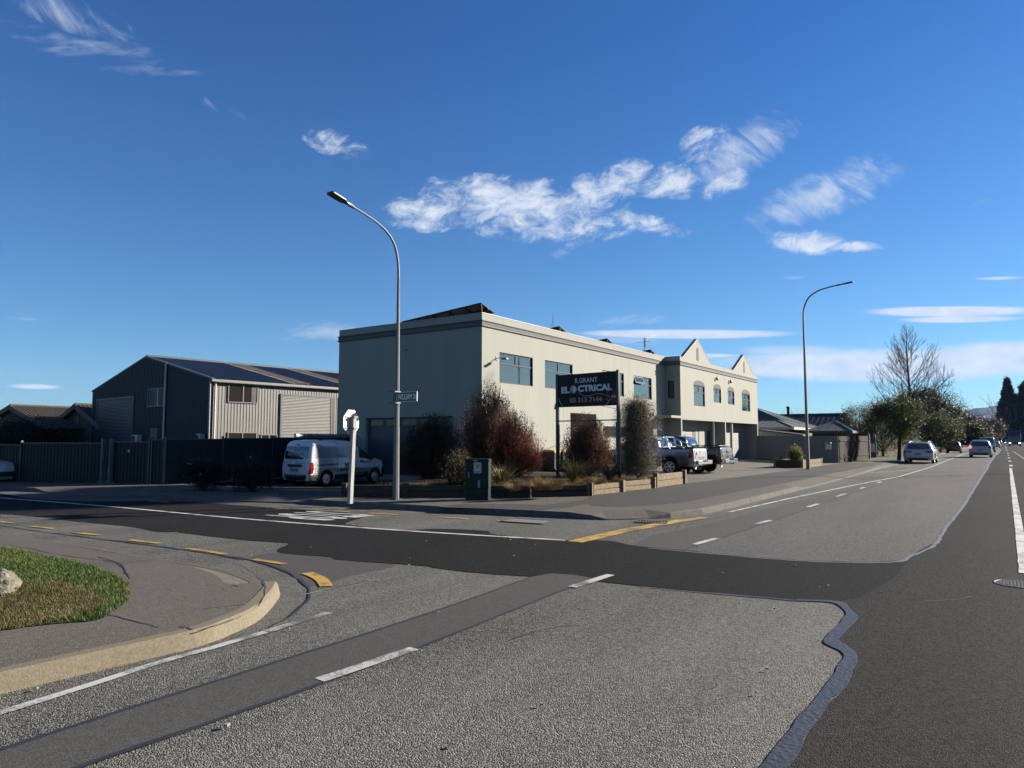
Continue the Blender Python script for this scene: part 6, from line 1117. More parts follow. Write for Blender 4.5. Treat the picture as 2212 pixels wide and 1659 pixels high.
class Shape:
    """stack of rounded plan rings: (z, rear x, front x, half width, rear corner, front corner, rear bow)"""
    def __init__(s, rings, n=10): s.r = rings; s.n = n
    def at(s, z):
        r = s.r
        if z <= r[0][0]: return r[0][1:]
        for a, b in zip(r, r[1:]):
            if z <= b[0]: t = (z - a[0]) / (b[0] - a[0]); return [p + (q - p) * t for p, q in zip(a[1:], b[1:])]
        return r[-1][1:]
    def ring(s, z):
        xr, xf, w, rr, rf, bow = s.at(z); n = s.n; P = []
        def sec(cx, cy, r1, r2, a0, a1): return [(cx + r1 * math.cos(a0 + (a1 - a0) * i / n), cy + r2 * math.sin(a0 + (a1 - a0) * i / n)) for i in range(n + 1)]
        wr = min(rr, w * .95); wf = min(rf, w * .95)
        P += sec(xf - rf, w - wf, rf, wf, 0, PI / 2) + sec(xr + rr, w - wr, rr, wr, PI / 2, PI) + sec(xr + rr, -w + wr, rr, wr, PI, 1.5 * PI) + sec(xf - rf, -w + wf, rf, wf, 1.5 * PI, 2 * PI)
        mid = (xr + xf) / 2; return [(x + (bow * (y / w) ** 2 if x < mid else -bow * 1.6 * (y / w) ** 2), y, z) for x, y in P]
    def hw(s, x, z):
        xr, xf, w, rr, rf, bow = s.at(z); q = w
        if x < xr + rr: k = min(1, (xr + rr - x) / rr); q = w - min(rr, w * .95) * (1 - math.sqrt(max(0, 1 - k * k)))
        if x > xf - rf: k = min(1, (x - xf + rf) / rf); q = w - min(rf, w * .95) * (1 - math.sqrt(max(0, 1 - k * k)))
        return q
    def rx(s, y, z):
        xr, xf, w, rr, rf, bow = s.at(z); wr = min(rr, w * .95); x = xr
        if abs(y) > w - wr: k = min(1, (abs(y) - w + wr) / wr); x = xr + rr * (1 - math.sqrt(max(0, 1 - k * k)))
        return x + bow * (y / w) ** 2
    def fx(s, y, z):
        xr, xf, w, rr, rf, bow = s.at(z); wr = min(rf, w * .95); x = xf
        if abs(y) > w - wr: k = min(1, (abs(y) - w + wr) / wr); x = xf - rf * (1 - math.sqrt(max(0, 1 - k * k)))
        return x - bow * 1.6 * (y / w) ** 2
    def mesh(s, zs=None, grow=0):
        mb = MB(); zs = zs or [a[0] for a in s.r]; rows = [s.ring(z) for z in zs]; k = len(rows[0])
        if grow:
            rows = [[(x + (grow if x > 2 else -grow), y * (1 + grow / .8), z) for x, y, z in r] for r in rows]
        for r in rows: mb.v += r
        for i in range(len(rows) - 1):
            for j in range(k): mb.f.append((i * k + j, i * k + (j + 1) % k, (i + 1) * k + (j + 1) % k, (i + 1) * k + j)); mb.m.append(0); mb.sm.append(True)
        mb.f += [tuple(range(k))[::-1], tuple(range((len(rows) - 1) * k, len(rows) * k))]; mb.m += [0, 0]; mb.sm += [False, True]
        return mb
def cut_arches(o, xs, r, w, z, inner):
    for x in xs:
        for s in (-1, 1):
            c = MB(); c.lathe((x, s * (w - .30), z), (0, s, 0), [(0, 0), (r, 0), (r, .6), (0, .6)], 24, smooth=False); k = c.build('cut', inner); k.parent = o.parent
            md = o.modifiers.new('cut', 'BOOLEAN'); md.operation = 'DIFFERENCE'; md.object = k; md.solver = 'EXACT'; md.material_mode = 'TRANSFER'
            dg = bpy.context.evaluated_depsgraph_get(); dg.update(); me = bpy.data.meshes.new_from_object(o.evaluated_get(dg)); o.modifiers.clear(); o.data = me; bpy.data.objects.remove(k)
def patch_side(shape, poly, side, name, m, parent, off=.008, div=5, th=0):
    """piece of side skin from an (x, z) outline, laid on the body"""
    bm = bmesh.new(); vs = [bm.verts.new((x, 0, z)) for x, z in poly]; bm.faces.new(vs); bmesh.ops.triangulate(bm, faces=list(bm.faces)); bmesh.ops.subdivide_edges(bm, edges=list(bm.edges), cuts=div, use_grid_fill=True)
    for v in bm.verts: v.co.y = side * (shape.hw(v.co.x, v.co.z) + off)
    me = bpy.data.meshes.new(name); bm.to_mesh(me); bm.free(); me.materials.append(m); o = bpy.data.objects.new(name, me); C.objects.link(o); o.parent = parent
    for p in me.polygons: p.use_smooth = True
    return o
def patch_end(shape, poly, name, m, parent, off=.008, front=False, div=4):
    bm = bmesh.new(); vs = [bm.verts.new((0, y, z)) for y, z in poly]; bm.faces.new(vs); bmesh.ops.triangulate(bm, faces=list(bm.faces)); bmesh.ops.subdivide_edges(bm, edges=list(bm.edges), cuts=div, use_grid_fill=True)
    for v in bm.verts: v.co.x = (shape.fx(v.co.y, v.co.z) + off) if front else (shape.rx(v.co.y, v.co.z) - off)
    me = bpy.data.meshes.new(name); bm.to_mesh(me); bm.free(); me.materials.append(m); o = bpy.data.objects.new(name, me); C.objects.link(o); o.parent = parent
    for p in me.polygons: p.use_smooth = True
    return o
def rrect(y0, y1, z0, z1, r=.05, n=3, top=None):
    P = []
    for cx, cy, a0 in ((y1 - r, z0 + r, -PI / 2), (y1 - r, z1 - r, 0), (y0 + r, z1 - r, PI / 2), (y0 + r, z0 + r, PI)):
        P += [(cx + r * math.cos(a0 + PI / 2 * i / n), cy + r * math.sin(a0 + PI / 2 * i / n)) for i in range(n + 1)]
    return P
def wheel(parent, x, y, r, rimr, w=.2, spokes=5, rm=None, hub=False):
    s = 1 if y > 0 else -1; t_ = MB(); t_.lathe((x, y - s * w / 2, r), (0, s, 0), [(rimr, 0), (r - .03, 0), (r, .03), (r, w - .03), (r - .03, w), (rimr + .01, w - .005), (rimr, w - .03)], 28); o = t_.build('wheel', tyre_m, parent)
    m = MB(); c = Vector((x, y + s * w / 2, r)); ax = Vector((0, s, 0))
    m.lathe(c - ax * .05, ax, [(rimr, -.02), (rimr, .03), (rimr - .02, .035), (rimr - .03, .0)], 28)
    if hub: m.lathe(c - ax * .02, ax, [(rimr - .02, 0), (rimr * .6, .02), (rimr * .35, .0), (rimr * .25, .03), (0, .03)], 24)
    else:
        m.lathe(c - ax * .03, ax, [(.055, .0), (.05, .035), (0, .035)], 12)
        for k in range(spokes):
            for da in (-.17, .17):
                a = 2 * PI * k / spokes; u = Vector((math.cos(a + da * .4), 0, math.sin(a + da * .4))); e = Vector((math.cos(a + da), 0, math.sin(a + da))); q_ = u.cross(ax).normalized() * .014
                p0 = c - ax * .01 + u * .04; p1 = c - ax * .02 + e * (rimr - .02); m.add([p0 - q_, p0 + q_, p1 + q_ * 1.5, p1 - q_ * 1.5, p0 - q_ - ax * .02, p0 + q_ - ax * .02, p1 + q_ * 1.5 - ax * .02, p1 - q_ * 1.5 - ax * .02], [(0, 1, 2, 3), (7, 6, 5, 4), (0, 4, 5, 1), (1, 5, 6, 2), (2, 6, 7, 3), (3, 7, 4, 0)])
    m.build('rim', rm or rim_m, o); d = MB(); d.lathe(c - ax * .06, ax, [(rimr, 0), (0, .001)], 20); d.build('brake_disc', black_m if not hub else MATS['rim_silver'], o)
    return o
def chevrons(pts_fn, x0, x1, z0, z1, name, m, parent, step=.11, wd=.018, test=None):
    """repeated V and arrow marks, laid on a surface by pts_fn(x, z)"""
    mb = MB(); nx, nz = int((x1 - x0) / step), int((z1 - z0) / (step * .8))
    for i in range(nx):
        for j in range(nz):
            cx, cz = x0 + (i + .5) * step + (j % 2) * step / 2, z0 + (j + .5) * step * .8
            if test and not test(cx, cz): continue
            up_ = 1 if (i + j) % 2 else -1
            for sx in (-1, 1):
                a = (cx, cz - up_ * step * .30); b = (cx + sx * step * .34, cz + up_ * step * .30); w_ = wd
                mb.add([pts_fn(a[0] - w_ / 2, a[1]), pts_fn(a[0] + w_ / 2, a[1]), pts_fn(b[0] + w_ / 2, b[1]), pts_fn(b[0] - w_ / 2, b[1])], [(0, 1, 2, 3)])
    return mb.build(name, m, parent, fix=False)
def place(t, x, y, z, heading, s=1): t.location = (x, y, z); t.rotation_euler = (0, 0, heading); t.scale = (s, s, s)
def at_local(t, lx, ly, wx, wy):
    """move t so its local point (lx, ly) lands on world (wx, wy)"""
    a = t.rotation_euler[2]; s = t.scale[0]; t.location = (wx - s * (lx * math.cos(a) - ly * math.sin(a)), wy - s * (lx * math.sin(a) + ly * math.cos(a)), t.location[2])

# the white van
van = thing('van', 'white electrician van with dark lettering parked in the driveway, pipes on its roof rack', 'van'); wh = car_paint('van_white', (.95, .98, 1.0)); 
vs = Shape([(.26, .10, 4.30, .78, .12, .3, 0), (.42, .02, 4.40, .83, .12, .35, .02), (.75, 0, 4.40, .845, .12, .4, .03), (.98, .03, 4.28, .84, .12, .45, .04), (1.06, .04, 3.95, .835, .13, .4, .04), (1.14, .055, 3.55, .82, .14, .32, .04), (1.3, .08, 3.28, .812, .12, .3, .04), (1.5, .12, 2.98, .79, .12, .3, .04), (1.68, .17, 2.68, .765, .12, .3, .04), (1.78, .23, 2.5, .73, .15, .3, .05), (1.835, .36, 2.3, .66, .2, .3, .05), (1.86, .6, 2.0, .52, .25, .25, .05)])
bd_ = vs.mesh([.26, .34, .42, .58, .75, .87, .98, 1.02, 1.06, 1.14, 1.3, 1.4, 1.5, 1.6, 1.68, 1.78, 1.835, 1.86]).build('body', wh, van); cut_arches(bd_, (.93, 3.62), .36, .845, .32, dark_m)
for x in (.93, 3.62):
    for s in (-1, 1): wheel(van, x, s * .735, .315, .20, .19, hub=True)
van_s = (-1, 1)
for s in van_s:
    patch_side(vs, [(.34, 1.14), (1.45, 1.14), (1.45, 1.60), (.62, 1.60), (.50, 1.56)], s, 'side_window', mat('pane_sheen_grey', (.40, .45, .52), .2, coat=.5), van)  # pale grey base colour holds the reflection on these panes
    patch_side(vs, [(1.49, 1.14), (2.45, 1.14), (2.50, 1.2), (2.48, 1.60), (1.49, 1.60)], s, 'side_window', MATS['pane_sheen_grey'], van)
    patch_side(vs, [(2.68, 1.12), (3.10, 1.08), (3.48, 1.06), (3.15, 1.36), (2.88, 1.60), (2.66, 1.60)], s, 'side_window', car_glass, van)
    patch_side(vs, [(.0 + .12, .27), (.55, .27), (.55, .50), (.12, .50)], s, 'bumper_side', blk_pl, van, .012)
    patch_side(vs, [(1.33, .27), (3.22, .27), (3.22, .56), (1.33, .47)], s, 'sill', blk_pl, van, .012)
    patch_side(vs, [(3.98, .27), (4.36, .27), (4.36, .74), (4.1, .86), (3.98, .56)], s, 'bumper_side', blk_pl, van, .012)
    patch_side(vs, [(.42, .84), (1.50, .87), (1.50, .91), (.42, .885)], s, 'slide_rail', blk_pl, van, .012)
    patch_side(vs, rrect(2.32, 2.38, .86, 1.06, .02), s, 'door_handle', blk_pl, van, .016); patch_side(vs, rrect(2.70, 2.90, .93, 1.01, .03), s, 'door_handle', blk_pl, van, .016)
    for x in (1.47, 2.56, 3.56): patch_side(vs, [(x, .52), (x + .012, .52), (x + .012, 1.1 if x > 3 else 1.72), (x, 1.1 if x > 3 else 1.72)], s, 'door_seam', black_m, van, .009, 3)
    patch_side(vs, [(.03, .54), (.20, .54), (.24, .72), (.18, .80), (.24, .88), (.20, .98), (.06, .98)], s, 'tail_light', red_l, van, .014)
    mb = MB(); mb.box((3.25, s * .93, 1.12), (.13, .2, .19)); mb.build('mirror', blk_pl, van, bevel=.03)
    patch_side(vs, [(3.98, .80), (4.30, .72), (4.22, .92), (4.02, .98)], s, 'headlight', head_m, van, .012)
patch_end(vs, rrect(-.68, .68, 1.12, 1.61, .07), 'rear_window', car_glass, van, .01)
patch_end(vs, [(-.80, .28), (.80, .28), (.82, .50), (-.82, .50)], 'rear_bumper', blk_pl, van, .03)
patch_end(vs, rrect(-.42, .42, .80, .90, .03), 'handle_trim', blk_pl, van, .014); patch_end(vs, rrect(-.20, .20, .62, .755, .01), 'number_plate', plate_m, van, .02)
patch_end(vs, rrect(-.08, .08, 1.66, 1.71, .01), 'high_brake_light', red_dim, van, .012)
patch_end(vs, rrect(-.60, .60, 1.12, 1.62, .08), 'windscreen', car_glass, van, .01, True); patch_end(vs, [(-.75, .28), (.75, .28), (.75, .70), (-.75, .70)], 'front_bumper', blk_pl, van, .02, True)
m = MB(); m.lathe((vs.rx(0, 1.02) - .01, -.05, .995), (-1, 0, 0), [(.045, 0), (.05, .006), (.035, .008), (.035, 0)], 16); m.build('badge', chrome, van); m = MB(); m.tube([(.10, .18, 1.10), (.05, .34, 1.04)], .012, 5); m.build('rear_wiper', black_m, van)
rear_f = lambda y, z, o_=.022: (vs.rx(y, z) - o_, y, z)
def rear_text(s_, size, y, z, mt, **k): a = rear_f(y, z); b = rear_f(y, z + .1); return text(s_, size, frame(a, (0, -1, 0), (b[0] - a[0], 0, .1)), mt, van, **k)
van_w = mat('van_letter_white', (.55, .57, .60), .5); van_n = mat('van_letter_navy', (.018, .022, .06), .5); van_g = mat('van_letter_grey', (.33, .37, .43), .5)
rear_text('VIP', .27, .03, 1.475, van_w, bold=.012, shear=.25, ext=.001); rear_text('ELECTRICAL', .165, .03, 1.30, van_w, bold=.005, shear=.25, ext=.001); rear_text('SOLUTIONS', .085, .03, 1.195, van_g, ext=.001, space=1.2)
rear_text('RQZ337', .125, 0, .688, black_m, bold=.002, ext=.001); rear_text('0800 25 83 33', .055, .52, .945, van_n, ext=.001); rear_text('vipelectricalsolutions.co.nz', .052, -.30, .945, van_n, ext=.001); rear_text('C F L E A L G   TESLA  AUTO  PROV', .07, .0, .46, van_w, ext=.001).location = (-.03, 0, 0)
side_f = lambda x, z, o_=.014: (x, -(vs.hw(x, z) + o_), z)
def side_text(s_, size, x, z, mt, **k): a = Vector(side_f(x, z)); b = Vector(side_f(x, z + .08)); return text(s_, size, frame(a, (1, 0, 0), b - a), mt, van, **k)
side_text('VIP', .27, 2.02, .82, van_n, bold=.012, shear=.25, ext=.001); side_text('ELECTRICAL', .165, 2.05, .655, van_n, bold=.005, shear=.25, ext=.001); side_text('0800 25 83 33', .10, 3.12, .93, van_n, bold=.001, ext=.001); side_text('vipelectricalsolutions.co.nz', .085, 2.45, .47, van_w, ext=.001, bold=.0).location = (0, -.012, 0); side_text('SOLUTIONS', .08, 2.1, .56, van_g, ext=.001)
chevrons(lambda x, z: (x, -(vs.hw(x, z) + .0145), z), .26, 1.5, .50, 1.76, 'chevron_graphic', van_g, van, .115, .03, lambda x, z: .28 < x < 1.5 and x < 1.62 - (z - .5) * .75 and not (x > .55 and z < .70))
# roof rack, pipes
m = MB(); 
for x in (.75, 1.95): m = MB(); m.tube([(x, -.66, 1.94), (x, .66, 1.94)], .022, 6); [m.box((x, s * .62, 1.87), (.12, .05, .16)) for s in (-1, 1)]; m.build('roof_rack_bar', blk_pl, van)
def on_van(nm, lb, cat, pts, r_, mt, caps=None, group=None):
    t = thing(nm, lb, cat, group=group); m = MB(); m.tube(pts, r_, 12); m.build('tube', mt, t)
    if caps: [MB().tube([Vector(p) - Vector((.09, 0, 0)), Vector(p) + Vector((.09, 0, 0))], r_ * 1.12, 12).build('end_cap', white_m, t) for p in caps]
    return t
pipes = [on_van('pipe_carrier', 'long grey storage tube with white end caps strapped on the van roof rack', 'storage tube', [(-.25, -.42, 2.03), (3.0, -.42, 2.03)], .072, galv, [(-.25, -.42, 2.03), (3.0, -.42, 2.03)]), on_van('ladder_rail', 'bundle of thin metal conduit lying beside the tube on the van roof rack', 'conduit', [(.0, -.20, 2.0), (2.5, -.20, 2.0)], .035, alu)]
m = MB(); [m.lathe((x, -.42, 2.03), (1, 0, 0), [(.078, -.02), (.082, 0), (.078, .02)], 12) for x in (.3, .42, .75, 1.5, 1.95, 2.6, 2.7, 2.8)]; m.build('straps', black_m, pipes[0])
va = R(90 + 1); vp = (-18.939, 16.369, 0.130)
vp = (-21.588, 18.658, -0.090); place(van, 0, 0, -.11, va, .97); at_local(van, .93, -.845, vp[0], vp[1])
for o in pipes: o.location = van.location; o.rotation_euler = van.rotation_euler; o.scale = van.scale
# pick-up trucks
def pickup(label, pc, pd_, flare, steel, tail_txt, heading, wheel_m, dark=False):
    t = thing('pickup_truck', label, 'pickup truck')
    low = Shape([(.42, .12, 5.2, .82, .06, .3, .0), (.55, .06, 5.28, .89, .06, .35, .01), (.8, .05, 5.3, .91, .07, .4, .01), (1.0, .06, 5.25, .905, .07, .45, .01), (1.08, .07, 5.05, .90, .07, .45, .01), (1.16, .08, 4.2, .89, .07, .3, .01), (1.22, .09, 4.1, .88, .07, .3, .01)])
    b_ = low.mesh([.42, .55, .68, .8, .9, 1.0, 1.08, 1.16, 1.22]).build('body', pc, t); cut_arches(b_, (1.22, 4.32), .45, .91, .42, dark_m)
    cab = Shape([(1.19, 1.70, 4.15, .87, .10, .3, .02), (1.35, 1.73, 3.95, .84, .12, .35, .03), (1.55, 1.80, 3.62, .78, .14, .35, .03), (1.68, 1.88, 3.35, .73, .18, .35, .03), (1.76, 2.05, 3.1, .64, .25, .4, .04), (1.785, 2.3, 2.85, .48, .3, .4, .04)])
    cab.mesh().build('cab', pc, t)
    for s in (-1, 1):
        patch_side(cab, [(1.90, 1.24), (2.72, 1.24), (2.72, 1.64), (2.05, 1.64)], s, 'side_window', car_glass, t, .01); patch_side(cab, [(2.78, 1.24), (3.85, 1.22), (3.38, 1.62), (2.78, 1.64)], s, 'side_window', car_glass, t, .01)
        for x in (1.72, 2.75, 3.75): patch_side(low, [(x, .5), (x + .014, .5), (x + .014, 1.16), (x, 1.16)], s, 'door_seam', black_m, t, .004, 3)
        patch_side(low, [(.06, .80), (.30, .80), (.28, 1.17), (.08, 1.17)], s, 'tail_light', red_l if not dark else red_dim, t, .02)
        mb = MB(); mb.box((3.55, s * 1.02, 1.26), (.12, .22, .2)); mb.build('mirror', blk_pl, t, bevel=.03)
        patch_side(low, [(1.6, .43), (3.9, .43), (3.9, .52), (1.6, .52)], s, 'side_step', blk_pl, t, .03)
        n = 14
        for x in (1.22, 4.32):
            m = MB()
            for i in range(n): a0, a1 = PI * i / n - .12, PI * (i + 1) / n - .12; m.add([(x + rr_ * math.cos(a), s * (.905 + o_), .42 + rr_ * math.sin(a)) for a in (a0, a1) for rr_, o_ in ((.455, .03), (.53, .008))], [(0, 1, 3, 2)])
            m.build('wheel_flare', flare, t, fix=False)
        for x in (1.22, 4.32): wheel(t, x, s * .80, .385, .245, .25, 6, wheel_m)
    patch_end(cab, rrect(-.62, .62, 1.30, 1.62, .06), 'rear_window', car_glass, t, .012); patch_end(cab, rrect(-.62, .62, 1.26, 1.64, .06), 'windscreen', car_glass, t, .012, True)
    MB().box((.93, 0, 1.225), (1.55, 1.55, .03)).build('tray_cover', blk_pl, t)
    m = MB(); m.box((.87, .86, 1.235), (1.62, .07, .04)); m.box((.87, -.86, 1.235), (1.62, .07, .04)); m.build('bed_rail', blk_pl, t)
    patch_end(low, rrect(-.72, .72, .74, 1.20, .03), 'tailgate', pd_, t, .012); patch_end(low, rrect(-.13, .13, 1.03, 1.12, .02), 'tailgate_handle', blk_pl if not dark else chrome, t, .03)
    m = MB(); m.prism([(-.92, .50), (.92, .50), (.92, .68), (.35, .70), (.32, .60), (-.32, .60), (-.35, .70), (-.92, .68)], (0, 0, 0), (0, 1, 0), (0, 0, 1), (-1, 0, 0), .0, .17); m.build('rear_bumper', steel, t, bevel=.02)
    m = MB(); m.tube([(-.1, 0, .45), (-.26, 0, .45), (-.27, 0, .52)], .025, 6); m.lathe((-.27, 0, .5), (0, 0, 1), [(0, 0), (.028, .02), (.028, .04), (0, .06)], 8); m.build('tow_bar', black_m, t); MB().box((.02, 0, .56), (.02, .38, .11)).build('number_plate', plate_m, t)
    MB().box((.55, -.62, .32), (.03, .22, .16)).build('mud_flap', white_m, t)
    p_ = lambda y, z: Vector((low.rx(y, z) - .016, y, z))
    if tail_txt: text(tail_txt, .10, frame(p_(0, .80), (0, -1, 0), (0, 0, 1)), chrome, t, ext=.001, space=1.5, bold=.002)
    return t, low, cab
silver = car_paint('truck_silver', (.22, .235, .26), .5, .35); silver_b = car_paint('truck_silver_tailgate', (.42, .42, .42), .4, .35); nearblack = car_paint('truck_black', (.012, .013, .018)); tg_grey = car_paint('tailgate_grey', (.07, .075, .08), .2); dkrim = mat('rim_two_tone', (.62, .62, .62), .3, metal=.7)
t1, low, cab = pickup('silver-grey pickup truck with chevron graphics and chrome sports bar', silver, silver_b, mat('flare_grey', (.10, .11, .125), .4), chrome, 'COLORADO', 0, dkrim)
chevrons(lambda x, z: (x, (low.hw(x, z) + .006), z), .1, 1.0, .48, 1.18, 'chevron_graphic', black_m, t1, .125, .034, lambda x, z: .30 < x < 1.0 and x < .66 + (z - .45) * .35 + .1 and not math.hypot(x - 1.22, z - .42) < .56)
chevrons(lambda x, z: (x, -(low.hw(x, z) + .006), z), .1, 1.0, .48, 1.18, 'chevron_graphic', black_m, t1, .125, .034, lambda x, z: .30 < x < 1.0 and not math.hypot(x - 1.22, z - .42) < .56)
m = MB()
for s in (-1, 1):
    m.tube([(1.60, s * .84, 1.24), (1.62, s * .74, 1.66), (1.64, s * .62, 1.74)], .045, 8); m.tube([(1.62, s * .70, 1.70), (.55, s * .84, 1.25)], .04, 8); m.tube([(1.25, s * .80, 1.24), (1.38, s * .78, 1.60)], .03, 8)
m.tube([(1.64, -.62, 1.74), (1.64, .62, 1.74)], .045, 8); m.tube([(1.60, -.84, 1.30), (1.60, .84, 1.30)], .03, 8); m.build('sports_bar', chrome, t1)
m = MB(); [m.tube([(2.0, s * .60, 1.78), (2.1, s * .60, 1.84), (3.0, s * .60, 1.84), (3.1, s * .6, 1.77)], .018, 6) for s in (-1, 1)]; m.build('roof_rails', blk_pl, t1)
rs_ = MB().box((-.0 + .03, .45, 1.0), (.004, .24, .15)).build('sticker', mat('sticker_red', (.40, .16, .16), .6), t1); text('VIP', .10, frame((.026, .45, 1.0), (0, -1, 0), (0, 0, 1)), white_m, rs_, shear=.25, bold=.003, ext=.001)
w1 = (-12.221, 29.961, 0.130)
place(t1, 0, 0, .14, R(180), .96); at_local(t1, 1.22, .90, w1[0], w1[1] - .05)
t2, low, cab = pickup('glossy black pickup truck parked beyond the silver-grey one', nearblack, tg_grey, blk_pl, chrome, 'RANGER', 0, dkrim, True)
m = MB(); m.lathe((.03, 0, 1.05), (-1, 0, 0), [(0, 0), (.07, 0), (.07, .02), (0, .02)], 16); m.build('badge', chrome, t2)
m = MB(); [m.tube([(.2, s * .80, 1.31), (1.5, s * .80, 1.31)], .02, 6) for s in (-1, 1)]; [m.box((x, s * .80, 1.27), (.05, .03, .08)) for x in (.3, .9, 1.4) for s in (-1, 1)]; m.tube([(.2, -.8, 1.31), (.2, .8, 1.31)], .02, 6); m.build('bed_rack', blk_pl, t2); MB().lathe((2.15, 0, 1.78), (0, 0, 1), [(.05, 0), (.01, .06), (.004, .3), (0, .3)], 6).build('aerial', black_m, t2)
text('ELECTRICAL', .09, frame((cab.rx(0, 1.40) - .03, .0, 1.36), (0, -1, 0), (.35, 0, 1)), van_w, t2, ext=.001)
w2 = (-11.844, 32.900, 0.021)
place(t2, 0, 0, .14, R(180), .98); at_local(t2, 1.22, .90, w2[0] - .15, 32.75)
# road cars
def car(label, rings, pm, L_, wb, wx, wr, wnd, group=None, name='car', cat='car', tail=None, lights='dim', plate='', facing='rear', rails=False, cut=True):
    t = thing(name, label, cat, group=group); sh = Shape(rings, 8); zs = sorted({r_[0] for r_ in rings} | {(a[0] + b[0]) / 2 for a, b in zip(rings, rings[1:])})
    b_ = sh.mesh(zs).build('body', pm, t)
    if cut: cut_arches(b_, (wx, wx + wb), wr + .05, rings[2][3], wr + .01, dark_m)
    for x in (wx, wx + wb):
        for s in (-1, 1): wheel(t, x, s * (rings[2][3] - .11), wr, wr * .66, .2, 5)
    zb, zt, wt = wnd; Lr = sh.at(zt)[0]
    for s in (-1, 1):
        xa, xb = sh.at(zb)[0] + .35, sh.at(zb)[1] - .42; ya, yb = sh.at(zt)[0] + .45, sh.at(zt)[1] - .35; xm = (xa + xb) / 2 - .1
        patch_side(sh, [(xa + .1, zb), (xm - .04, zb), (xm - .04, zt), (ya + .12, zt)], s, 'side_window', car_glass, t, .01); patch_side(sh, [(xm + .04, zb), (xb - .1, zb), (yb, zt), (xm + .04, zt)], s, 'side_window', car_glass, t, .01)
        mb = MB(); mb.box((xb - .25, s * (rings[2][3] + .08), zb + .04), (.12, .18, .13)); mb.build('mirror', pm, t, bevel=.02)
    g = MB(); patch_end(sh, [(-wt, zb), (wt, zb), (wt * .84, zt), (-wt * .84, zt)], 'rear_window', car_glass, t, .012); patch_end(sh, [(-wt, zb), (wt, zb), (wt * .84, zt), (-wt * .84, zt)], 'windscreen', car_glass, t, .012, True)
    W_ = rings[2][3]; patch_end(sh, [(-W_ * .94, rings[0][0] + .01), (W_ * .94, rings[0][0] + .01), (W_ * .96, rings[0][0] + .16), (-W_ * .96, rings[0][0] + .16)], 'rear_valance', blk_pl, t, .02)
    for s in (-1, 1):
        lm = {'dim': red_dim, 'red': red_l}.get(lights, red_dim)
        if lights == 'brakeleft' and s > 0: lm = brake
        patch_end(sh, [(s * a, z) for a, z in tail], 'tail_light', lm, t, .014); patch_end(sh, [(s * W_ * .55, .62), (s * W_ * .92, .64), (s * W_ * .90, .78), (s * W_ * .60, .74)], 'headlight', head_m if facing == 'rear' else headlit, t, .014, True)
    patch_end(sh, rrect(-.18, .18, .62 if facing != 'x' else .5, .74, .01), 'number_plate', mat('plate_dark', (.12, .12, .14), .5), t, .018); patch_end(sh, rrect(-.5, .5, .34, .52, .04), 'grille', black_m, t, .014, True)
    if plate: text(plate, .10, frame((sh.rx(0, .68) - .021, 0, .68), (0, -1, 0), (0, 0, 1)), white_m, t, ext=.001)
    if rails:
        m = MB(); [m.tube([(.9, s * .56, rings[-1][0] - .04), (1.0, s * .58, rings[-1][0] + .05), (3.0, s * .58, rings[-1][0] + .05), (3.1, s * .56, rings[-1][0] - .03)], .03, 6) for s in (-1, 1)]; m.build('roof_rails', chrome, t)
    return t
def rg(L_, H_, W_, rear=.0, zb=.95, hood=.92, cowl=.72, wsf=.55, rearslope=.35, gc=.22):
    w = W_ / 2; cx = L_ * cowl
    return [(gc, .12, L_ - .12, w * .93, .18, .3, .05), (gc + .16, .02, L_ - .02, w * .985, .2, .45, .09), (.62, 0, L_, w, .22, .5, .10), (hood - .08, .04, L_ - .12, w * .99, .22, .5, .10), (hood, .06, L_ - .5, w * .975, .22, .5, .10), (zb + .04, .09, cx, w * .95, .22, .4, .09),
            (zb + (H_ - zb) * .5, .09 + rearslope * .45, L_ * (cowl + wsf) / 2, w * .86, .2, .4, .08), (H_ - .10, .09 + rearslope * .85, L_ * wsf, w * .77, .22, .4, .07), (H_ - .03, .09 + rearslope * 1.15, L_ * wsf - .22, w * .68, .25, .4, .06), (H_, .09 + rearslope * 1.9, L_ * wsf - .6, w * .48, .3, .4, .04)]
wcar = car_paint('car_white', (.60, .61, .63)); rcar = car_paint('car_red', (.20, .012, .018)); scar = car_paint('car_silver', (.34, .37, .41), .3); gcar = car_paint('car_grey', (.10, .11, .12), .3)
wg = car('white station wagon parked at the kerb beside the leaning verge tree', rg(4.8, 1.48, 1.84, zb=.98), wcar, 4.8, 2.75, .95, .33, (1.0, 1.36, .70), tail=[(.30, .80), (.88, .74), (.90, .90), (.62, .90)], rails=True, plate='KWJ430')
a_, b_ = (-5.719, 59.129, 0.000), (-4.676, 60.731, 0.000); place(wg, 0, 0, 0, R(90), 1.04); at_local(wg, .95, 0, -5.12, 59.3)
rh = car('small red hatchback parked at the kerb beyond the white wagon', rg(3.7, 1.50, 1.66, zb=.95, cowl=.74), rcar, 3.7, 2.35, .65, .29, (.98, 1.36, .62), tail=[(.58, .62), (.80, .60), (.80, .78), (.62, .78)], plate='BPR78')
place(rh, 0, 0, 0, R(90), 1.0); at_local(rh, .65, 0, (-5.446, 110.329, 0.000)[0], 108)
fh_ = car('white hatchback driving away in the left lane with a brake light lit', rg(3.9, 1.525, 1.70, zb=.96, cowl=.78, wsf=.6), wcar, 3.9, 2.5, .7, .30, (1.0, 1.38, .66), tail=[(.60, .84), (.82, .78), (.82, 1.06), (.66, 1.04)], lights='brakeleft', plate='LZE284')
place(fh_, 0, 0, 0, R(90), 1.1); at_local(fh_, .7, 0, (-1.958, 82.758, 0.000)[0], 82.2)
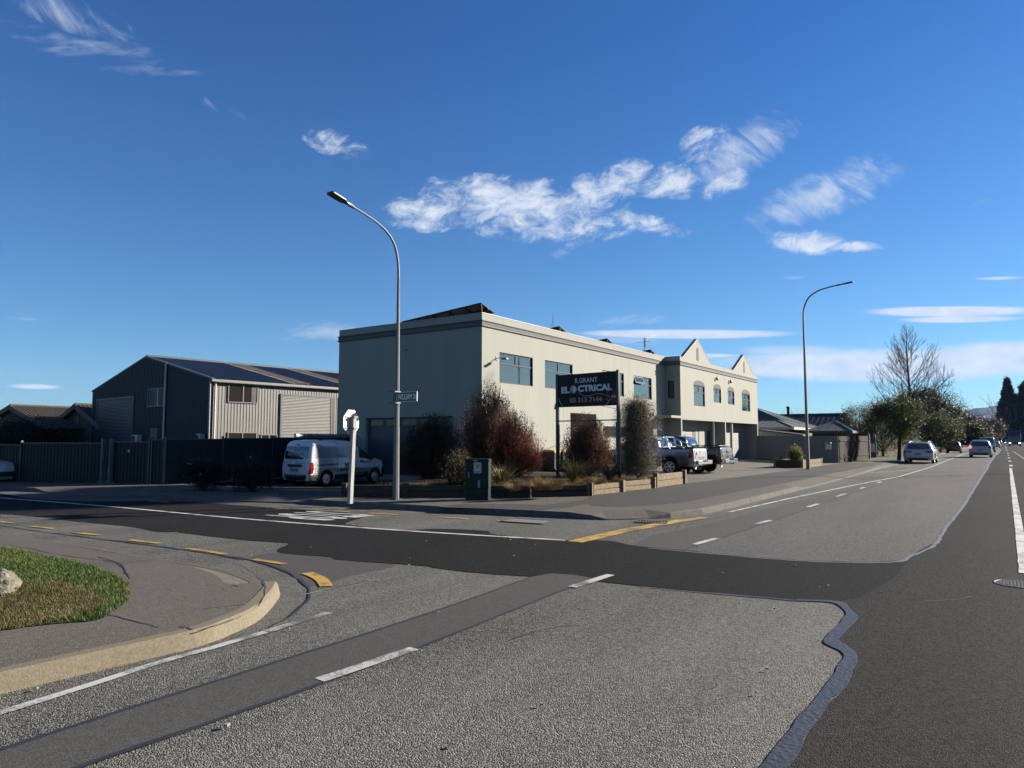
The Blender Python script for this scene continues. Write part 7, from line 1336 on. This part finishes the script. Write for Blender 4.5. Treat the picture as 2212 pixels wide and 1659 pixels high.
sv_ = car('tall silver van driving ahead of the white hatchback', [(.28, .12, 4.6, .84, .1, .3, .02), (.45, .02, 4.7, .90, .12, .4, .03), (.8, 0, 4.7, .92, .12, .45, .03), (1.1, .02, 4.5, .92, .12, .4, .03), (1.25, .03, 3.9, .91, .12, .35, .03), (1.6, .07, 3.4, .87, .12, .3, .03), (1.88, .14, 3.0, .82, .14, .3, .03), (1.96, .25, 2.8, .74, .2, .3, .03), (1.99, .5, 2.6, .55, .2, .3, .03)], scar, 4.7, 2.75, .95, .34, (1.22, 1.82, .78), name='van', cat='van', tail=[(.78, .72), (.89, .70), (.89, 1.15), (.80, 1.15)])
place(sv_, 0, 0, 0, R(90), 1.03); at_local(sv_, .95, 0, (-2.034, 119.137, 0.000)[0], 119)
def far_car(lb, x, y, pm, away=True, kind=0, s=1.0): 
    c = car(lb, rg(4.4, (1.48, 1.75)[kind], 1.8, zb=(.95, 1.05)[kind]), pm, 4.4, 2.6, .85, .32, ((.98, 1.34), (1.08, 1.60))[kind] + (.66,), tail=[(.60, .72), (.86, .70), (.86, .92), (.66, .90)], facing='rear' if away else 'front', group='cars far down the road', cut=False)
    place(c, x, y, 0, R(90) if away else R(-90), s)
far_car('distant dark car just ahead of the silver van', (-1.666, 211.684, 0.000)[0], 175, wcar); far_car('distant green-grey car two ahead of the silver van', -1.9, 235, gcar, kind=1); far_car('distant oncoming silver car left of the truck', .9, 330, scar, False, 1); far_car('distant oncoming white car half behind the truck', 2.4, 420, wcar, False); far_car('furthest white car in the queue down the road', -1.6, 300, wcar)
# oncoming truck
tk = thing('truck', 'dark box truck coming towards the camera with headlights on', 'truck'); tkm = car_paint('truck_dark', (.02, .028, .035)); m = MB(); m.prism([(0, .5), (0, 1.6), (.06, 2.2), (.32, 2.9), (2.2, 3.0), (2.2, .5)], (0, -1.2, 0), (1, 0, 0), (0, 0, 1), (0, 1, 0), 0, 2.4); m.build('cab', tkm, tk, bevel=.05)
MB().box((5.7, 0, 2.35), (6.6, 2.5, 3.0)).build('box_body', mat('truck_box', (.05, .055, .06), .4), tk, bevel=.03); m = MB(); m.prism([(2.1, 3.0), (.5, 3.0), (1.6, 3.85), (2.4, 3.85)], (0, -1.1, 0), (1, 0, 0), (0, 0, 1), (0, 1, 0), 0, 2.2); m.build('wind_deflector', tkm, tk)
m = MB(); m.add([(.045, -1.08, 1.7), (.045, 1.08, 1.7), (.30, 1.0, 2.75), (.30, -1.0, 2.75)], [(0, 1, 2, 3)]); o = m.build('windscreen', car_glass, tk, fix=False); o.location = (-.03, 0, .02)
m = MB(); [m.box((-.02, 0, z_), (.03, 1.6, .05)) for z_ in (.95, 1.1, 1.25, 1.4)]; m.build('grille', mat('grille_grey', (.2, .2, .2), .4), tk)
for s in (-1, 1): MB().box((-.03, s * .95, .75), (.05, .34, .18)).build('headlight', headlit, tk); MB().box((.0, s * 1.42, 2.2), (.12, .2, .6)).build('mirror', blk_pl, tk, bevel=.03)
MB().box((.0, 0, .48), (.12, 2.3, .25)).build('bumper', tkm, tk)
for x in (1.1, 6.6):
    for s in (-1, 1): wheel(tk, x, s * 1.05, .48, .28, .3, 6)
place(tk, (2.224, 232.000, 0.472)[0], 232, 0, R(90), 1.12)
# nose of a parked white car at the left edge
lc = car('nose of a white car parked at the left edge before the blue fence', rg(4.4, 1.5, 1.76, zb=.95), wcar, 4.4, 2.6, .85, .32, (.98, 1.34, .66), tail=[(.60, .72), (.86, .70), (.86, .92), (.66, .90)], facing='rear')
e_ = (-30.372, 11.062, 0.000); va_ = math.atan2((-19.560, 11.367, 0.000)[1] - (-28.257, 10.161, 0.000)[1], (-19.560, 11.367, 0.000)[0] - (-28.257, 10.161, 0.000)[0]); place(lc, 0, 0, 0, va_); at_local(lc, 4.4, -.3, e_[0] - .22, e_[1])
# ---------------------------------------------------------------- origins at each thing's base
def rebase(t, b):
    b = Vector(b)
    for c in t.children: c.location = Vector(c.location) - b
    t.location = b
rebase(bld, (XW, Y0, .1)); rebase(shed, tuple(SA + Vector((0, 0, .1))))
for o in list(C.objects):
    if o.type == 'MESH' and o.parent is None and o.location.length < 1e-6 and o.get('kind') is None and len(o.data.vertices):
        bb = [Vector(c) for c in o.bound_box]; b = sum(bb, Vector()) / 8; b.z = min(c.z for c in bb); o.data.transform(Matrix.Translation(-b)); o.location = b
# ---------------------------------------------------------------- the air between here and the hills
HZ = MB(); HZ.box2((-11000, -300, -4), (9500, 12000, 900)); hz = HZ.build('haze', mat('haze_air', (1, 1, 1)))
t = MATS['haze_air'].node_tree; t.nodes.clear(); pv = t.nodes.new('ShaderNodeVolumePrincipled'); pv.inputs['Color'].default_value = (.33, .56, 1, 1); pv.inputs['Density'].default_value = 0.000024; pv.inputs['Anisotropy'].default_value = .0; ou = t.nodes.new('ShaderNodeOutputMaterial'); t.links.new(pv.outputs[0], ou.inputs['Volume']); struct(hz, 'stuff')
S.cycles.volume_bounces = 0
